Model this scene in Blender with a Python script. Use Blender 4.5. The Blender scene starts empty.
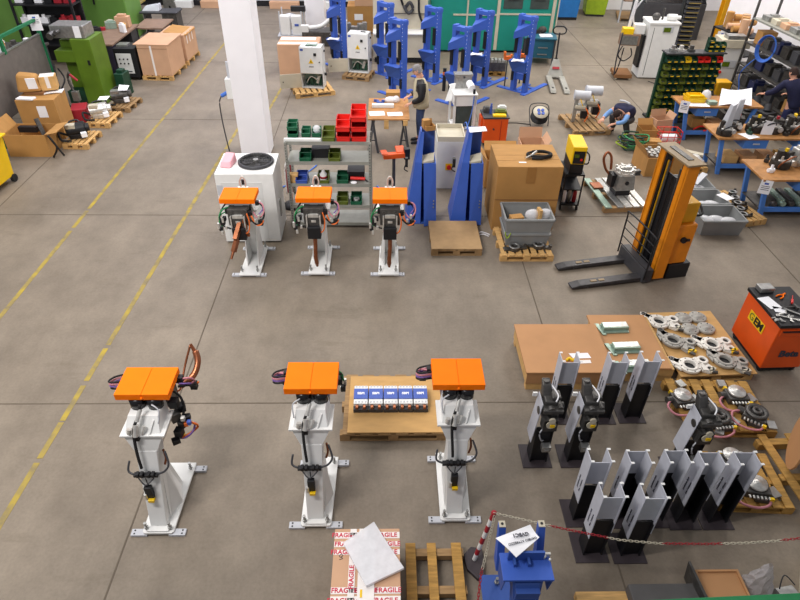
import bpy, bmesh, math, random
from mathutils import Vector, Matrix
SC = bpy.context.scene
COL = SC.collection
rnd = random.Random(7)
PI = math.pi
def R(a): return math.radians(a)
# ---------------------------------------------------------------- camera
CAMH, FPX = 5.8, 603.0
ROT = Matrix.Rotation(R(-1.6), 3, 'Z') @ Matrix.Rotation(R(90 - 37.8), 3, 'X') @ Matrix.Rotation(R(1.0), 3, 'Z')
cam = bpy.data.cameras.new('camera'); camo = bpy.data.objects.new('camera', cam); COL.objects.link(camo)
camo.location = (0, 0, CAMH); camo.rotation_euler = ROT.to_euler()
cam.sensor_width = 36; cam.lens = FPX / 800 * 36; cam.clip_end = 200; cam.clip_start = .05
SC.camera = camo
def G(px, py, z=0.0):
    """a point of the photograph on the horizontal plane at height z"""
    d = ROT @ Vector((px - 400, 300 - py, -FPX)); t = (z - CAMH) / d.z
    return Vector((d.x * t, d.y * t, z))
# ---------------------------------------------------------------- materials
def s2l(c):
    return tuple(((v / 255) / 12.92 if v / 255 <= .04045 else ((v / 255 + .055) / 1.055) ** 2.4) for v in c)
MATS = {}
def pm(name, rgb, rough=.5, metal=0.0, var=.12, scale=6, bump=0.0, stretch=(1, 1, 1), spec=.4, alpha=1.0, trans=0.0, rgb2=None):
    m = bpy.data.materials.new(name); m.use_nodes = True
    n = m.node_tree.nodes; l = m.node_tree.links; b = n['Principled BSDF']
    c = s2l(rgb); c2 = s2l(rgb2) if rgb2 else tuple(v * (1 - var) for v in c); c1 = tuple(min(1, v * (1 + var * .5)) for v in c)
    tc = n.new('ShaderNodeTexCoord'); mp = n.new('ShaderNodeMapping'); mp.inputs['Scale'].default_value = stretch
    nz = n.new('ShaderNodeTexNoise'); nz.inputs['Scale'].default_value = scale; nz.inputs['Detail'].default_value = 5
    rp = n.new('ShaderNodeValToRGB'); rp.color_ramp.elements[0].position = .3; rp.color_ramp.elements[1].position = .7
    rp.color_ramp.elements[0].color = (*c2, 1); rp.color_ramp.elements[1].color = (*c1, 1)
    l.new(tc.outputs['Object'], mp.inputs['Vector']); l.new(mp.outputs[0], nz.inputs['Vector'])
    l.new(nz.outputs['Fac'], rp.inputs['Fac']); l.new(rp.outputs['Color'], b.inputs['Base Color'])
    b.inputs['Roughness'].default_value = rough; b.inputs['Metallic'].default_value = metal
    b.inputs['Specular IOR Level'].default_value = spec
    if alpha < 1: b.inputs['Alpha'].default_value = alpha
    if trans: b.inputs['Transmission Weight'].default_value = trans
    if bump:
        bp = n.new('ShaderNodeBump'); bp.inputs['Strength'].default_value = bump; bp.inputs['Distance'].default_value = .01
        l.new(nz.outputs['Fac'], bp.inputs['Height']); l.new(bp.outputs[0], b.inputs['Normal'])
    MATS[name] = m
    return m
pm('orange', (255, 120, 0), .6, var=.04, spec=.12)
pm('orange_cart', (222, 84, 22), .4, var=.12, scale=3)
pm('orange_mach', (220, 132, 16), .45, var=.15, scale=4)
pm('red_cart', (165, 42, 26), .4, var=.12)
pm('white', (226, 226, 224), .4, var=.05)
pm('white_wall', (244, 242, 246), .7, var=.04, scale=2)
pm('lightgrey', (190, 192, 198), .45, var=.06)
pm('cab_white', (214, 214, 212), .45, var=.06)
pm('cream', (196, 188, 168), .5, var=.1, scale=4)
pm('greyplate', (184, 186, 195), .55, .0, var=.08, scale=9)
pm('crate_grey', (138, 140, 140), .5, var=.1, scale=5)
pm('rackgrey', (150, 150, 142), .5, .2, var=.12, scale=7)
pm('darkgrey', (62, 62, 66), .5, var=.2)
pm('black', (24, 24, 28), .5, var=.25)
pm('black_gloss', (18, 18, 22), .25, var=.25)
pm('rubber', (30, 29, 30), .8, var=.2)
pm('steel', (168, 168, 166), .35, .75, var=.25, scale=14)
pm('steel_bright', (215, 213, 208), .35, .55, var=.25, scale=18)
pm('steel_dark', (92, 90, 88), .45, .6, var=.35, scale=14)
pm('iron', (70, 66, 62), .6, .5, var=.4, scale=18)
pm('copper', (150, 92, 62), .35, .7, var=.25, scale=10)
pm('blue', (58, 94, 184), .45, var=.08, scale=3)
pm('blue_dark', (54, 86, 160), .45, var=.1, scale=3)
pm('blue_bench', (74, 126, 204), .45, var=.12, scale=4)
pm('blue_label', (60, 88, 172), .45, var=.05)
pm('blue_cont', (40, 116, 190), .5, var=.1)
pm('blue_hose', (60, 110, 200), .5, var=.05)
pm('blue_cloth', (120, 160, 215), .9, var=.12)
pm('navy', (30, 32, 62), .9, var=.2, bump=.2, scale=10)
pm('jeans', (52, 66, 100), .9, var=.2, scale=20)
pm('darkblue', (34, 40, 78), .5, var=.12)
pm('teal', (28, 140, 124), .45, var=.08, scale=2)
pm('teal_dark', (34, 92, 112), .5, var=.1, scale=3)
pm('green_mach', (88, 118, 26), .5, var=.16, scale=3)
pm('green_big', (98, 138, 62), .55, var=.12, scale=1.5)
pm('green_frame', (28, 112, 72), .5, var=.1)
pm('green_bin', (22, 92, 62), .45, var=.15)
pm('green_rack', (20, 62, 44), .5, var=.2)
pm('olive_bin', (92, 104, 34), .5, var=.2)
pm('lime', (150, 176, 40), .5, var=.15)
pm('green_edge', (30, 122, 72), .6, var=.1)
pm('green_pale', (150, 172, 158), .4, .4, var=.15, scale=9)
pm('yellow', (238, 194, 14), .45, var=.06)
pm('yellow_line', (160, 138, 44), .7, var=.45, scale=5, rgb2=(122, 110, 84))
pm('yellow_col', (214, 158, 20), .5, var=.1)
pm('red', (222, 38, 30), .4, var=.1)
pm('red_dark', (160, 34, 46), .5, var=.12)
pm('pink', (240, 176, 186), .8, var=.06)
pm('hose_pink', (200, 130, 140), .5, var=.15, scale=15)
pm('hose_orange', (226, 110, 40), .5, var=.08)
pm('hose_green', (34, 130, 74), .5, var=.08)
pm('paper', (240, 240, 244), .8, var=.03)
pm('ink', (60, 60, 72), .8, var=.1)
pm('ink_red', (206, 46, 74), .8, var=.1)
pm('ink_olive', (120, 122, 40), .8, var=.1)
pm('wood', (206, 164, 104), .75, var=.28, scale=5, stretch=(1, 9, 1), bump=.2)
pm('wood_old', (158, 126, 86), .8, var=.3, scale=5, stretch=(1, 8, 1), bump=.25)
pm('wood_yellow', (178, 136, 70), .8, var=.35, scale=5, stretch=(1, 8, 1), bump=.25)
pm('plywood', (196, 154, 96), .75, var=.12, scale=4, stretch=(1, 3, 1))
pm('ply_dirty', (170, 138, 98), .8, var=.2, scale=4)
pm('hardboard', (184, 136, 92), .7, var=.08, scale=3)
pm('bench_top', (176, 124, 70), .6, var=.25, scale=7)
pm('bench_brown', (136, 110, 92), .6, var=.2, scale=4)
pm('carton', (178, 132, 74), .8, var=.1, scale=3, stretch=(1, 4, 1))
pm('carton_pale', (202, 160, 128), .8, var=.08, scale=3)
pm('carton_in', (132, 92, 56), .85, var=.12)
pm('tape', (158, 112, 58), .35, var=.05)
pm('white_tape', (236, 230, 226), .5, var=.05)
pm('skin', (214, 160, 134), .6, var=.08)
pm('hair_grey', (140, 136, 136), .85, var=.3, scale=40)
pm('hair_dark', (48, 32, 28), .85, var=.3, scale=40)
pm('vest', (190, 180, 152), .9, var=.12)
pm('film', (244, 244, 248), .25, var=.1, scale=14, bump=.6, alpha=.62)
pm('film_clear', (214, 210, 214), .2, var=.2, scale=14, bump=.8, alpha=.5)
pm('glass_dark', (70, 80, 78), .15, var=.2)
pm('screen', (90, 110, 20), .3, var=.4, scale=30)
pm('grey_foam', (86, 84, 84), .7, var=.12)
pm('purple', (120, 90, 160), .5, var=.1)
# floor: concrete with mottling, smears and saw-cut joints (geometry)
def floor_mat():
    m = bpy.data.materials.new('concrete'); m.use_nodes = True
    n = m.node_tree.nodes; l = m.node_tree.links; b = n['Principled BSDF']
    tc = n.new('ShaderNodeTexCoord')
    def noise(s, d, st=(1, 1, 1)):
        mp = n.new('ShaderNodeMapping'); mp.inputs['Scale'].default_value = st
        z = n.new('ShaderNodeTexNoise'); z.inputs['Scale'].default_value = s; z.inputs['Detail'].default_value = d
        z.inputs['Roughness'].default_value = .65
        l.new(tc.outputs['Object'], mp.inputs['Vector']); l.new(mp.outputs[0], z.inputs['Vector']); return z
    def ramp(src, p0, p1, c0, c1):
        r = n.new('ShaderNodeValToRGB'); r.color_ramp.elements[0].position = p0; r.color_ramp.elements[1].position = p1
        r.color_ramp.elements[0].color = (*c0, 1); r.color_ramp.elements[1].color = (*c1, 1); l.new(src.outputs['Fac'], r.inputs['Fac']); return r
    a = ramp(noise(.55, 6), .3, .72, s2l((116, 106, 94)), s2l((147, 135, 120)))
    c = ramp(noise(3.5, 8, (1, .5, 1)), .3, .7, (.84, .83, .82), (1.04, 1.04, 1.04))
    e = ramp(noise(28, 4), .32, .6, (.9, .9, .89), (1.02, 1.02, 1.02))
    s = ramp(noise(1.7, 9, (.5, 1.6, 1)), .22, .42, (.72, .70, .66), (1, 1, 1))
    prev = a
    for o in (c, e, s):
        x = n.new('ShaderNodeMix'); x.data_type = 'RGBA'; x.blend_type = 'MULTIPLY'; x.inputs['Factor'].default_value = 1
        l.new(prev.outputs[2] if prev.bl_idname == 'ShaderNodeMix' else prev.outputs['Color'], x.inputs[6]); l.new(o.outputs['Color'], x.inputs[7]); prev = x
    l.new(prev.outputs[2], b.inputs['Base Color']); b.inputs['Roughness'].default_value = .55
    b.inputs['Specular IOR Level'].default_value = .3
    MATS['concrete'] = m
floor_mat()
pm('cast_bright', (226, 222, 214), .5, .15, var=.14, scale=20)
pm('cast_dull', (168, 165, 158), .55, .2, var=.2, scale=20)
pm('fork_black', (66, 64, 66), .45, .2, var=.4, scale=9)
pm('guard_grey', (116, 110, 106), .5, .2, var=.15)
pm('base_dark', (58, 50, 54), .6, var=.15)
pm('truck_grey', (150, 148, 140), .5, var=.15)
pm('crosshead', (140, 118, 86), .5, var=.15)
pm('joint', (98, 88, 76), .9, var=.2)
# ---------------------------------------------------------------- mesh builder
class MB:
    def __init__(s): s.v = []; s.f = []; s.sm = []; s.M = Matrix()
    def at(s, x=0, y=0, z=0, rx=0, ry=0, rz=0):
        s.M = Matrix.Translation((x, y, z)) @ Matrix.Rotation(R(rz), 4, 'Z') @ Matrix.Rotation(R(ry), 4, 'Y') @ Matrix.Rotation(R(rx), 4, 'X'); return s
    def add(s, vs, fs, smooth=False):
        o = len(s.v); s.v += [tuple(s.M @ Vector(p)) for p in vs]; s.f += [tuple(o + i for i in f) for f in fs]; s.sm += [smooth] * len(fs); return s
    def hull(s, lo, hi):
        """two loops of the same length, closed"""
        n = len(lo); vs = list(lo) + list(hi)
        fs = [tuple(range(n - 1, -1, -1)), tuple(range(n, 2 * n))] + [(i, (i + 1) % n, n + (i + 1) % n, n + i) for i in range(n)]
        return s.add(vs, fs)
    def box(s, x, y, z, sx, sy, sz, rz=0, rx=0, ry=0):
        """centre x,y; z = bottom"""
        m = Matrix.Translation((x, y, z + sz / 2)) @ Matrix.Rotation(R(rz), 4, 'Z') @ Matrix.Rotation(R(ry), 4, 'Y') @ Matrix.Rotation(R(rx), 4, 'X')
        hx, hy, hz = sx / 2, sy / 2, sz / 2
        vs = [m @ Vector(p) for p in [(-hx, -hy, -hz), (hx, -hy, -hz), (hx, hy, -hz), (-hx, hy, -hz), (-hx, -hy, hz), (hx, -hy, hz), (hx, hy, hz), (-hx, hy, hz)]]
        return s.add(vs, [(3, 2, 1, 0), (4, 5, 6, 7), (0, 1, 5, 4), (1, 2, 6, 5), (2, 3, 7, 6), (3, 0, 4, 7)])
    def bar(s, p, q, w, h=None):
        p = Vector(p); q = Vector(q); d = q - p; L = d.length; h = h or w
        qt = d.to_track_quat('Z', 'Y').to_matrix().to_4x4(); m = Matrix.Translation(p) @ qt
        vs = [m @ Vector((a * w / 2, b * h / 2, c * L)) for c in (0, 1) for a, b in ((-1, -1), (1, -1), (1, 1), (-1, 1))]
        return s.add(vs, [(3, 2, 1, 0), (4, 5, 6, 7), (0, 1, 5, 4), (1, 2, 6, 5), (2, 3, 7, 6), (3, 0, 4, 7)])
    def cyl(s, p, q, r, r2=None, n=16, cap=True):
        p = Vector(p); q = Vector(q); d = q - p; r2 = r if r2 is None else r2
        m = Matrix.Translation(p) @ d.to_track_quat('Z', 'Y').to_matrix().to_4x4(); L = d.length
        vs = [m @ Vector((r * math.cos(2 * PI * i / n), r * math.sin(2 * PI * i / n), 0)) for i in range(n)] + \
             [m @ Vector((r2 * math.cos(2 * PI * i / n), r2 * math.sin(2 * PI * i / n), L)) for i in range(n)]
        s.add(vs, [(i, (i + 1) % n, n + (i + 1) % n, n + i) for i in range(n)], True)
        if cap: s.add(vs, [tuple(range(n - 1, -1, -1)), tuple(range(n, 2 * n))])
        return s
    def lathe(s, prof, n=20, axis='Z', c=(0, 0, 0)):
        vs = []
        for r, z in prof:
            for i in range(n):
                a = 2 * PI * i / n; p = (r * math.cos(a), r * math.sin(a), z)
                if axis == 'Y': p = (p[0], p[2], p[1])
                if axis == 'X': p = (p[2], p[0], p[1])
                vs.append((p[0] + c[0], p[1] + c[1], p[2] + c[2]))
        fs = []
        for k in range(len(prof) - 1):
            for i in range(n): fs.append((k * n + i, k * n + (i + 1) % n, (k + 1) * n + (i + 1) % n, (k + 1) * n + i))
        return s.add(vs, fs, True)
    def tube(s, pts, r, n=8, sub=5, closed=False):
        P = [Vector(p) for p in pts]; out = []; N = len(P)
        rng = range(N if closed else N - 1)
        for i in rng:
            if closed: a, b, c, d = P[(i - 1) % N], P[i], P[(i + 1) % N], P[(i + 2) % N]
            else: a, b, c, d = P[max(i - 1, 0)], P[i], P[i + 1], P[min(i + 2, N - 1)]
            for k in range(sub):
                t = k / sub
                out.append(.5 * ((2 * b) + (c - a) * t + (2 * a - 5 * b + 4 * c - d) * t * t + (3 * b - a - 3 * c + d) * t ** 3))
        if not closed: out.append(P[-1])
        vs = []; M_ = len(out); up = Vector((0, 0, 1))
        for i, p in enumerate(out):
            if closed: d = out[(i + 1) % M_] - out[i - 1]
            else: d = out[min(i + 1, M_ - 1)] - out[max(i - 1, 0)]
            if d.length < 1e-7: d = Vector((0, 0, 1))
            d.normalize(); u = d.cross(up)
            if u.length < .15: u = d.cross(Vector((1, 0, 0)))
            u.normalize(); w = d.cross(u)
            for k in range(n): vs.append(p + u * r * math.cos(2 * PI * k / n) + w * r * math.sin(2 * PI * k / n))
        fs = []
        for i in range(M_ if closed else M_ - 1):
            j = (i + 1) % M_
            for k in range(n): fs.append((i * n + k, i * n + (k + 1) % n, j * n + (k + 1) % n, j * n + k))
        if not closed: fs += [tuple(range(n - 1, -1, -1)), tuple((M_ - 1) * n + k for k in range(n))]
        return s.add(vs, fs, True)
    def ball(s, c, r, sx=1, sy=1, sz=1, n=14):
        prof = [(max(r * math.sin(PI * i / 8), .0005), -r * math.cos(PI * i / 8)) for i in range(9)]
        vs = []; fs = []
        for a, z in prof:
            for i in range(n): t = 2 * PI * i / n; vs.append((c[0] + a * math.cos(t) * sx, c[1] + a * math.sin(t) * sy, c[2] + z * sz))
        for k in range(8):
            for i in range(n): fs.append((k * n + i, k * n + (i + 1) % n, (k + 1) * n + (i + 1) % n, (k + 1) * n + i))
        return s.add(vs, fs, True)
    def prism(s, poly, h, axis='Z', off=0):
        """poly of 2-D points extruded: Z -> (x,y), X -> (y,z), Y -> (x,z)"""
        def P(a, b, c): return {'Z': (a, b, c), 'X': (c, a, b), 'Y': (a, c, b)}[axis]
        return s.hull([P(a, b, off) for a, b in poly], [P(a, b, off + h) for a, b in poly])
    def ring(s, cx, cy, z, ro, ri, h, n=20):
        return s.lathe([(ri, z), (ro, z), (ro, z + h), (ri, z + h), (ri, z)], n, c=(cx, cy, 0))
    def tray(s, x, y, z, w, d, h, t=.012, flare=0.0, rim=0.0):
        """open box with walls"""
        a, b = w / 2, d / 2; A, Bq = a + flare, b + flare
        lo = [(-a, -b), (a, -b), (a, b), (-a, b)]; hi = [(-A, -Bq), (A, -Bq), (A, Bq), (-A, Bq)]
        L = lambda q, k, zz: [(x + p[0] * (1 - k / max(abs(p[0]), .01)), y + p[1] * (1 - k / max(abs(p[1]), .01)), z + zz) for p in q]
        v = L(lo, 0, 0) + L(hi, 0, h) + L(hi, t, h) + L(lo, t, t)
        fs = [(3, 2, 1, 0)]
        for k in (0, 4, 8):
            for i in range(4): fs.append((k + i, k + (i + 1) % 4, k + 4 + (i + 1) % 4, k + 4 + i))
        fs.append((12, 13, 14, 15)); s.add(v, fs)
        if rim:
            for i in range(4):
                p, q = hi[i], hi[(i + 1) % 4]
                s.bar((x + p[0], y + p[1], z + h - rim / 2), (x + q[0], y + q[1], z + h - rim / 2), rim)
        return s
    def build(s, name, mat, parent=None, bevel=0.0, loc=None, rz=None):
        me = bpy.data.meshes.new(name); me.from_pydata(s.v, [], s.f); me.validate()
        bm = bmesh.new(); bm.from_mesh(me); bmesh.ops.recalc_face_normals(bm, faces=bm.faces); bm.to_mesh(me); bm.free()
        if len(me.polygons) == len(s.sm): me.polygons.foreach_set('use_smooth', s.sm)
        me.materials.append(MATS[mat] if isinstance(mat, str) else mat)
        o = bpy.data.objects.new(name, me); COL.objects.link(o)
        if parent is not None: o.parent = parent
        if loc is not None: o.location = loc
        if rz is not None: o.rotation_euler.z = R(rz)
        if bevel:
            b = o.modifiers.new('bevel', 'BEVEL'); b.width = bevel; b.segments = 2; b.limit_method = 'ANGLE'; b.angle_limit = R(50)
        return o
def tag(o, label, cat, group=None, kind=None):
    o['label'] = label; o['category'] = cat
    if group: o['group'] = group
    if kind: o['kind'] = kind
    return o
def thing(name, label, cat, loc=(0, 0, 0), rz=0, group=None):
    o = bpy.data.objects.new(name, None); COL.objects.link(o); o.empty_display_size = .2
    o.location = loc; o.rotation_euler = (0, 0, R(rz)); return tag(o, label, cat, group)
def struct(o): o['kind'] = 'structure'; return o
def solo(mb, name, mat, label, cat, loc=(0, 0, 0), rz=0, group=None, bevel=0.0, kind=None):
    """a thing that is one mesh"""
    return tag(mb.build(name, mat, None, bevel, loc, rz), label, cat, group, kind)
def dup(root, loc, rz, label, group=None):
    r = root.copy(); COL.objects.link(r); r.location = loc; r.rotation_euler = (0, 0, R(rz)); r['label'] = label
    if group: r['group'] = group
    for ch in [o for o in bpy.data.objects if o.parent == root]:
        c = ch.copy(); COL.objects.link(c); c.parent = r
        for g in [o for o in bpy.data.objects if o.parent == ch]:
            d = g.copy(); COL.objects.link(d); d.parent = c
    return r
def text(body, size, mat, parent, loc, rot=(0, 0, 0), name='lettering', ex=.002, bold=0.0):
    cu = bpy.data.curves.new(name, 'FONT'); cu.body = body; cu.size = size; cu.align_x = 'CENTER'; cu.align_y = 'CENTER'; cu.extrude = ex; cu.offset = bold; cu.resolution_u = 2
    t = bpy.data.objects.new('tmp', cu); COL.objects.link(t)
    me = bpy.data.meshes.new_from_object(t.evaluated_get(bpy.context.evaluated_depsgraph_get()))
    bpy.data.objects.remove(t); bpy.data.curves.remove(cu); me.name = name
    me.materials.clear(); me.materials.append(MATS[mat])
    o = bpy.data.objects.new(name, me); COL.objects.link(o); o.parent = parent; o.location = loc; o.rotation_euler = [R(a) for a in rot]
    return o
def sheet(pts, n=1, t=.003, sag=0.0):
    """thin paper quad with thickness from four corner points, slight curl"""
    a, b, c, d = [Vector(p) for p in pts]; m = MB(); N = 4; vs = []
    for k in (0, 1):
        for i in range(N + 1):
            for j in range(N + 1):
                u, w = i / N, j / N
                p = a.lerp(b, u).lerp(d.lerp(c, u), w); p.z += sag * math.sin(PI * u) * math.cos(PI * w) + k * t
                vs.append(p)
    fs = []; Q = (N + 1) ** 2
    for i in range(N):
        for j in range(N):
            q = i * (N + 1) + j; fs.append((q, q + N + 1, q + N + 2, q + 1)); fs.append((Q + q, Q + q + 1, Q + q + N + 2, Q + q + N + 1))
    for i in range(N):
        q = i * (N + 1); fs.append((q, Q + q, Q + q + N + 1, q + N + 1)) 
        q = i * (N + 1) + N; fs.append((q, q + N + 1, Q + q + N + 1, Q + q))
        fs.append((i, i + 1, Q + i + 1, Q + i)); q = N * (N + 1) + i; fs.append((q, Q + q, Q + q + 1, q + 1))
    return m.add(vs, fs)
# ---------------------------------------------------------------- setting
struct(MB().box(0, 13, -.2, 30, 36, .2).build('floor', 'concrete'))
m = MB()
for x in (-7.45, -2.68, 2.33, 6.83): m.box(x, 13, -.001, .018, 36, .004)
for y in (.6, 5.32, 10.1, 14.9, 19.7, 24.4): m.box(0, y, -.001, 30, .016, .0035)
struct(m.build('trim_1', 'joint'))
m = MB()
def broken(x0, y0, x1, y1, w):
    y = y0
    while y < y1:
        L = rnd.uniform(.5, 1.6); e = min(y + L, y1); f0 = (y - y0) / (y1 - y0); f1 = (e - y0) / (y1 - y0)
        m.hull([(x0 + (x1 - x0) * f0 - w / 2, y, 0), (x0 + (x1 - x0) * f0 + w / 2, y, 0), (x0 + (x1 - x0) * f1 + w / 2, e, 0), (x0 + (x1 - x0) * f1 - w / 2, e, 0)],
               [(x0 + (x1 - x0) * f0 - w / 2, y, .003), (x0 + (x1 - x0) * f0 + w / 2, y, .003), (x0 + (x1 - x0) * f1 + w / 2, e, .003), (x0 + (x1 - x0) * f1 - w / 2, e, .003)])
        y = e + (rnd.uniform(.02, .1) if rnd.random() < .5 else 0)
broken(-4.12, 2.0, -3.6, 15.6, .07)
struct(m.build('trim_2', 'yellow_line'))
m = MB(); broken(-5.8, 5.0, -5.5, 26, .07); broken(-3.1, 15.5, -2.75, 21.5, .07)
struct(m.build('trim_3', 'yellow_line'))
struct(MB().box(0, 27.65, 0, 30, .3, 9).build('wall_back', 'white_wall'))
struct(MB().box(11.45, 9.2, 0, .3, 24.6, 9).build('wall_right', 'white_wall'))
struct(MB().box(15.2, 24.5, 0, .3, 6.3, 9).build('wall_far_right', 'white_wall'))
struct(MB().box(-5, 27.46, 0, 12, .08, .22).build('baseboard_back', 'black'))
# columns
struct(MB().box(-2.93, 13.0, 0, .62, .62, 9).build('wall_column', 'white_wall', bevel=.02))
struct(MB().box(-2.62, 24.1, 0, .72, .6, 9).build('wall_column', 'white_wall', bevel=.02))
# ---------------------------------------------------------------- light
w = bpy.data.worlds.new('world'); SC.world = w; w.use_nodes = True
w.node_tree.nodes['Background'].inputs[0].default_value = (.93, .95, 1, 1); w.node_tree.nodes['Background'].inputs[1].default_value = .3
def area(x, y, z, sx, sy, e, c=(1, .96, .9), rx=0):
    d = bpy.data.lights.new('unseen_overhead_lamp', 'AREA'); d.shape = 'RECTANGLE'; d.size = sx; d.size_y = sy; d.energy = e; d.color = c
    o = bpy.data.objects.new('unseen_overhead_lamp', d); COL.objects.link(o); o.location = (x, y, z); o.rotation_euler = (R(rx), 0, 0)
area(-8, 6, 9.5, 3, 5, 330); area(-3, 7, 9.5, 2.5, 5, 230)
area(-7, 15, 9.5, 4, 5, 400, (.95, .93, 1)); area(0, 15, 9.5, 3, 5, 430, (1, .97, .95)); area(7, 14, 9.5, 3, 4, 400, (1, .95, .88))
area(-6, 23, 9.5, 5, 4, 760, (.9, .89, 1)); area(3, 23, 9.5, 4, 4, 430); area(9, 21, 9.5, 3, 4, 720, (1, .95, .88))
area(-4.5, 2.0, 8.8, 3, 1.2, 800, (1, .96, .94), 60)  # added fill, tilted forward to brighten the white column and upright fronts
SC.view_settings.view_transform = 'Standard'; SC.view_settings.look = 'None'; SC.view_settings.gamma = 1; SC.view_settings.exposure = 0.0
SC.view_settings.use_curve_mapping = False
# ================================================================ pallets and cartons
def pallet(name, label, loc, rz, w, d, mat='wood', nb=7, h=.13, group=None, top=None, gap=.3):
    """w across, d along; boards run along d"""
    t = thing(name, label, 'pallet', loc, rz, group)
    m = MB(); bw = w / nb
    for i in range(nb):
        j = rnd.uniform(-.006, .006); m.box(-w / 2 + bw * (i + .5), j, h - .022, bw * (1 - gap), d + j, .02)
    for y in (-d / 2 + .05, 0, d / 2 - .05): m.box(0, y, h - .042, w, .09, .019)
    m.build('deck', mat, t)
    for y in (-d / 2 + .05, 0, d / 2 - .05):
        m = MB()
        for x in (-w / 2 + .06, 0, w / 2 - .06): m.box(x, y, .02, .12, .095, h - .063)
        m.box(0, y, 0, w, .09, .019); m.build('skid', mat, t)
    if top:
        MB().box(0, 0, h, w * 1.0, d * 1.0, .014).build('board_top', top, t)
    return t
def carton(name, label, loc, rz, w, d, h, mat='carton', group=None, tape=None, lab=None, cat='box', flaps=False, lid_over=0):
    t = thing(name, label, cat, loc, rz, group)
    if flaps:
        MB().tray(0, 0, 0, w, d, h, .012).build('box_body', mat, t)
        for sx, sy, a in flaps:
            m = MB()
            if sx: m.bar((sx * w / 2, 0, h), (sx * (w / 2 + .2 * w * math.cos(R(a)) * 1.4), 0, h + .28 * w * math.sin(R(a))), .008, d * .96) if False else m.hull([(sx * w / 2, -d * .48, h), (sx * w / 2, d * .48, h), (sx * w / 2, d * .48, h + .008), (sx * w / 2, -d * .48, h + .008)], [(sx * (w / 2 + .3 * w * math.cos(R(a))), -d * .48, h + .3 * w * math.sin(R(a))), (sx * (w / 2 + .3 * w * math.cos(R(a))), d * .48, h + .3 * w * math.sin(R(a))), (sx * (w / 2 + .3 * w * math.cos(R(a))), d * .48, h + .01 + .3 * w * math.sin(R(a))), (sx * (w / 2 + .3 * w * math.cos(R(a))), -d * .48, h + .01 + .3 * w * math.sin(R(a)))])
            else: m.hull([(-w * .48, sy * d / 2, h), (w * .48, sy * d / 2, h), (w * .48, sy * d / 2, h + .008), (-w * .48, sy * d / 2, h + .008)], [(-w * .48, sy * (d / 2 + .4 * d * math.cos(R(a))), h + .4 * d * math.sin(R(a))), (w * .48, sy * (d / 2 + .4 * d * math.cos(R(a))), h + .4 * d * math.sin(R(a))), (w * .48, sy * (d / 2 + .4 * d * math.cos(R(a))), h + .01 + .4 * d * math.sin(R(a))), (-w * .48, sy * (d / 2 + .4 * d * math.cos(R(a))), h + .01 + .4 * d * math.sin(R(a)))])
            m.build('flap', mat, t)
    else:
        MB().box(0, 0, 0, w, d, h).build('box_body', mat, t, bevel=.006)
        MB().box(0, 0, h - .0005, w * .998, .004, .002).build('flap_seam', 'carton_in', t)
    if tape:
        m = MB()
        if tape == 'x': m.box(0, 0, h, w + .004, .06, .003).box(-w / 2 - .001, 0, h - .16, .003, .06, .16).box(w / 2 + .001, 0, h - .16, .003, .06, .16)
        if tape == 'front': m.box(0, -d / 2 - .001, 0, .06, .003, h)
        m.build('tape', 'white_tape', t)
    if lab:
        x, z, lw, lh = lab; MB().box(x, -d / 2 - .002, z, lw, .003, lh).build('paper_label', 'paper', t)
    return t
# ================================================================ welding gun stands
def stand_frame(t, mat, post_h=1.4, head=True, gusset=True):
    m = MB(); m.prism([(-.15, -.06), (-.13, -.08), (.15, -.08), (.17, -.06), (.19, .8), (-.15, .8)], .028, off=.03)
    m.prism([(-.10, -.07), (.12, -.07), (.12, -.02), (-.10, -.02)], .02, off=.058)
    m.build('base_plate', mat, t, bevel=.004)
    for x, y in ((-.19, -.05), (.2, -.05), (-.16, .74), (.23, .74)):
        f = MB().box(x, y, .0, .17, .075, .03); f.build('foot_bracket', 'lightgrey' if mat == 'white' else mat, t, bevel=.003)
        MB().cyl((x + (.05 if x > 0 else -.05), y + .018, .03), (x + (.05 if x > 0 else -.05), y + .018, .034), .009, n=8).cyl((x + (.05 if x > 0 else -.05), y - .018, .03), (x + (.05 if x > 0 else -.05), y - .018, .034), .009, n=8).build('bolt_hole', 'black', t)
    for x, y in ((-.11, -.035), (.13, -.035), (-.1, .71), (.15, .71)):
        MB().cyl((x, y, .058), (x, y, .15), .012, n=10).cyl((x, y, .085), (x, y, .105), .024, n=6).cyl((x, y, .15), (x, y, .17), .016, n=8).build('levelling_bolt', 'steel', t)
    def rect(w, y0, y1, z): return [(-w, y0, z), (w, y0, z), (w, y1, z), (-w, y1, z)]
    m = MB(); m.hull(rect(.085, .0, .16, .058), rect(.105, .26, .46, .95)); m.build('post', mat, t, bevel=.006)
    if gusset:
        m = MB(); m.hull([(.085, .1, .058), (.085, .55, .058), (.085, .38, .75), (.085, .25, .75)], [(.097, .1, .058), (.097, .55, .058), (.1, .38, .75), (.1, .25, .75)])
        m.hull([(-.097, .1, .058), (-.097, .55, .058), (-.1, .38, .75), (-.1, .25, .75)], [(-.085, .1, .058), (-.085, .55, .058), (-.085, .38, .75), (-.085, .25, .75)])
        m.hull([(.1, .14, .058), (.17, .3, .058), (.1, .5, .058)], [(.098, .3, .6), (.102, .31, .6), (.098, .36, .6)])
        m.build('gusset', mat, t)
    return rect
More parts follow.
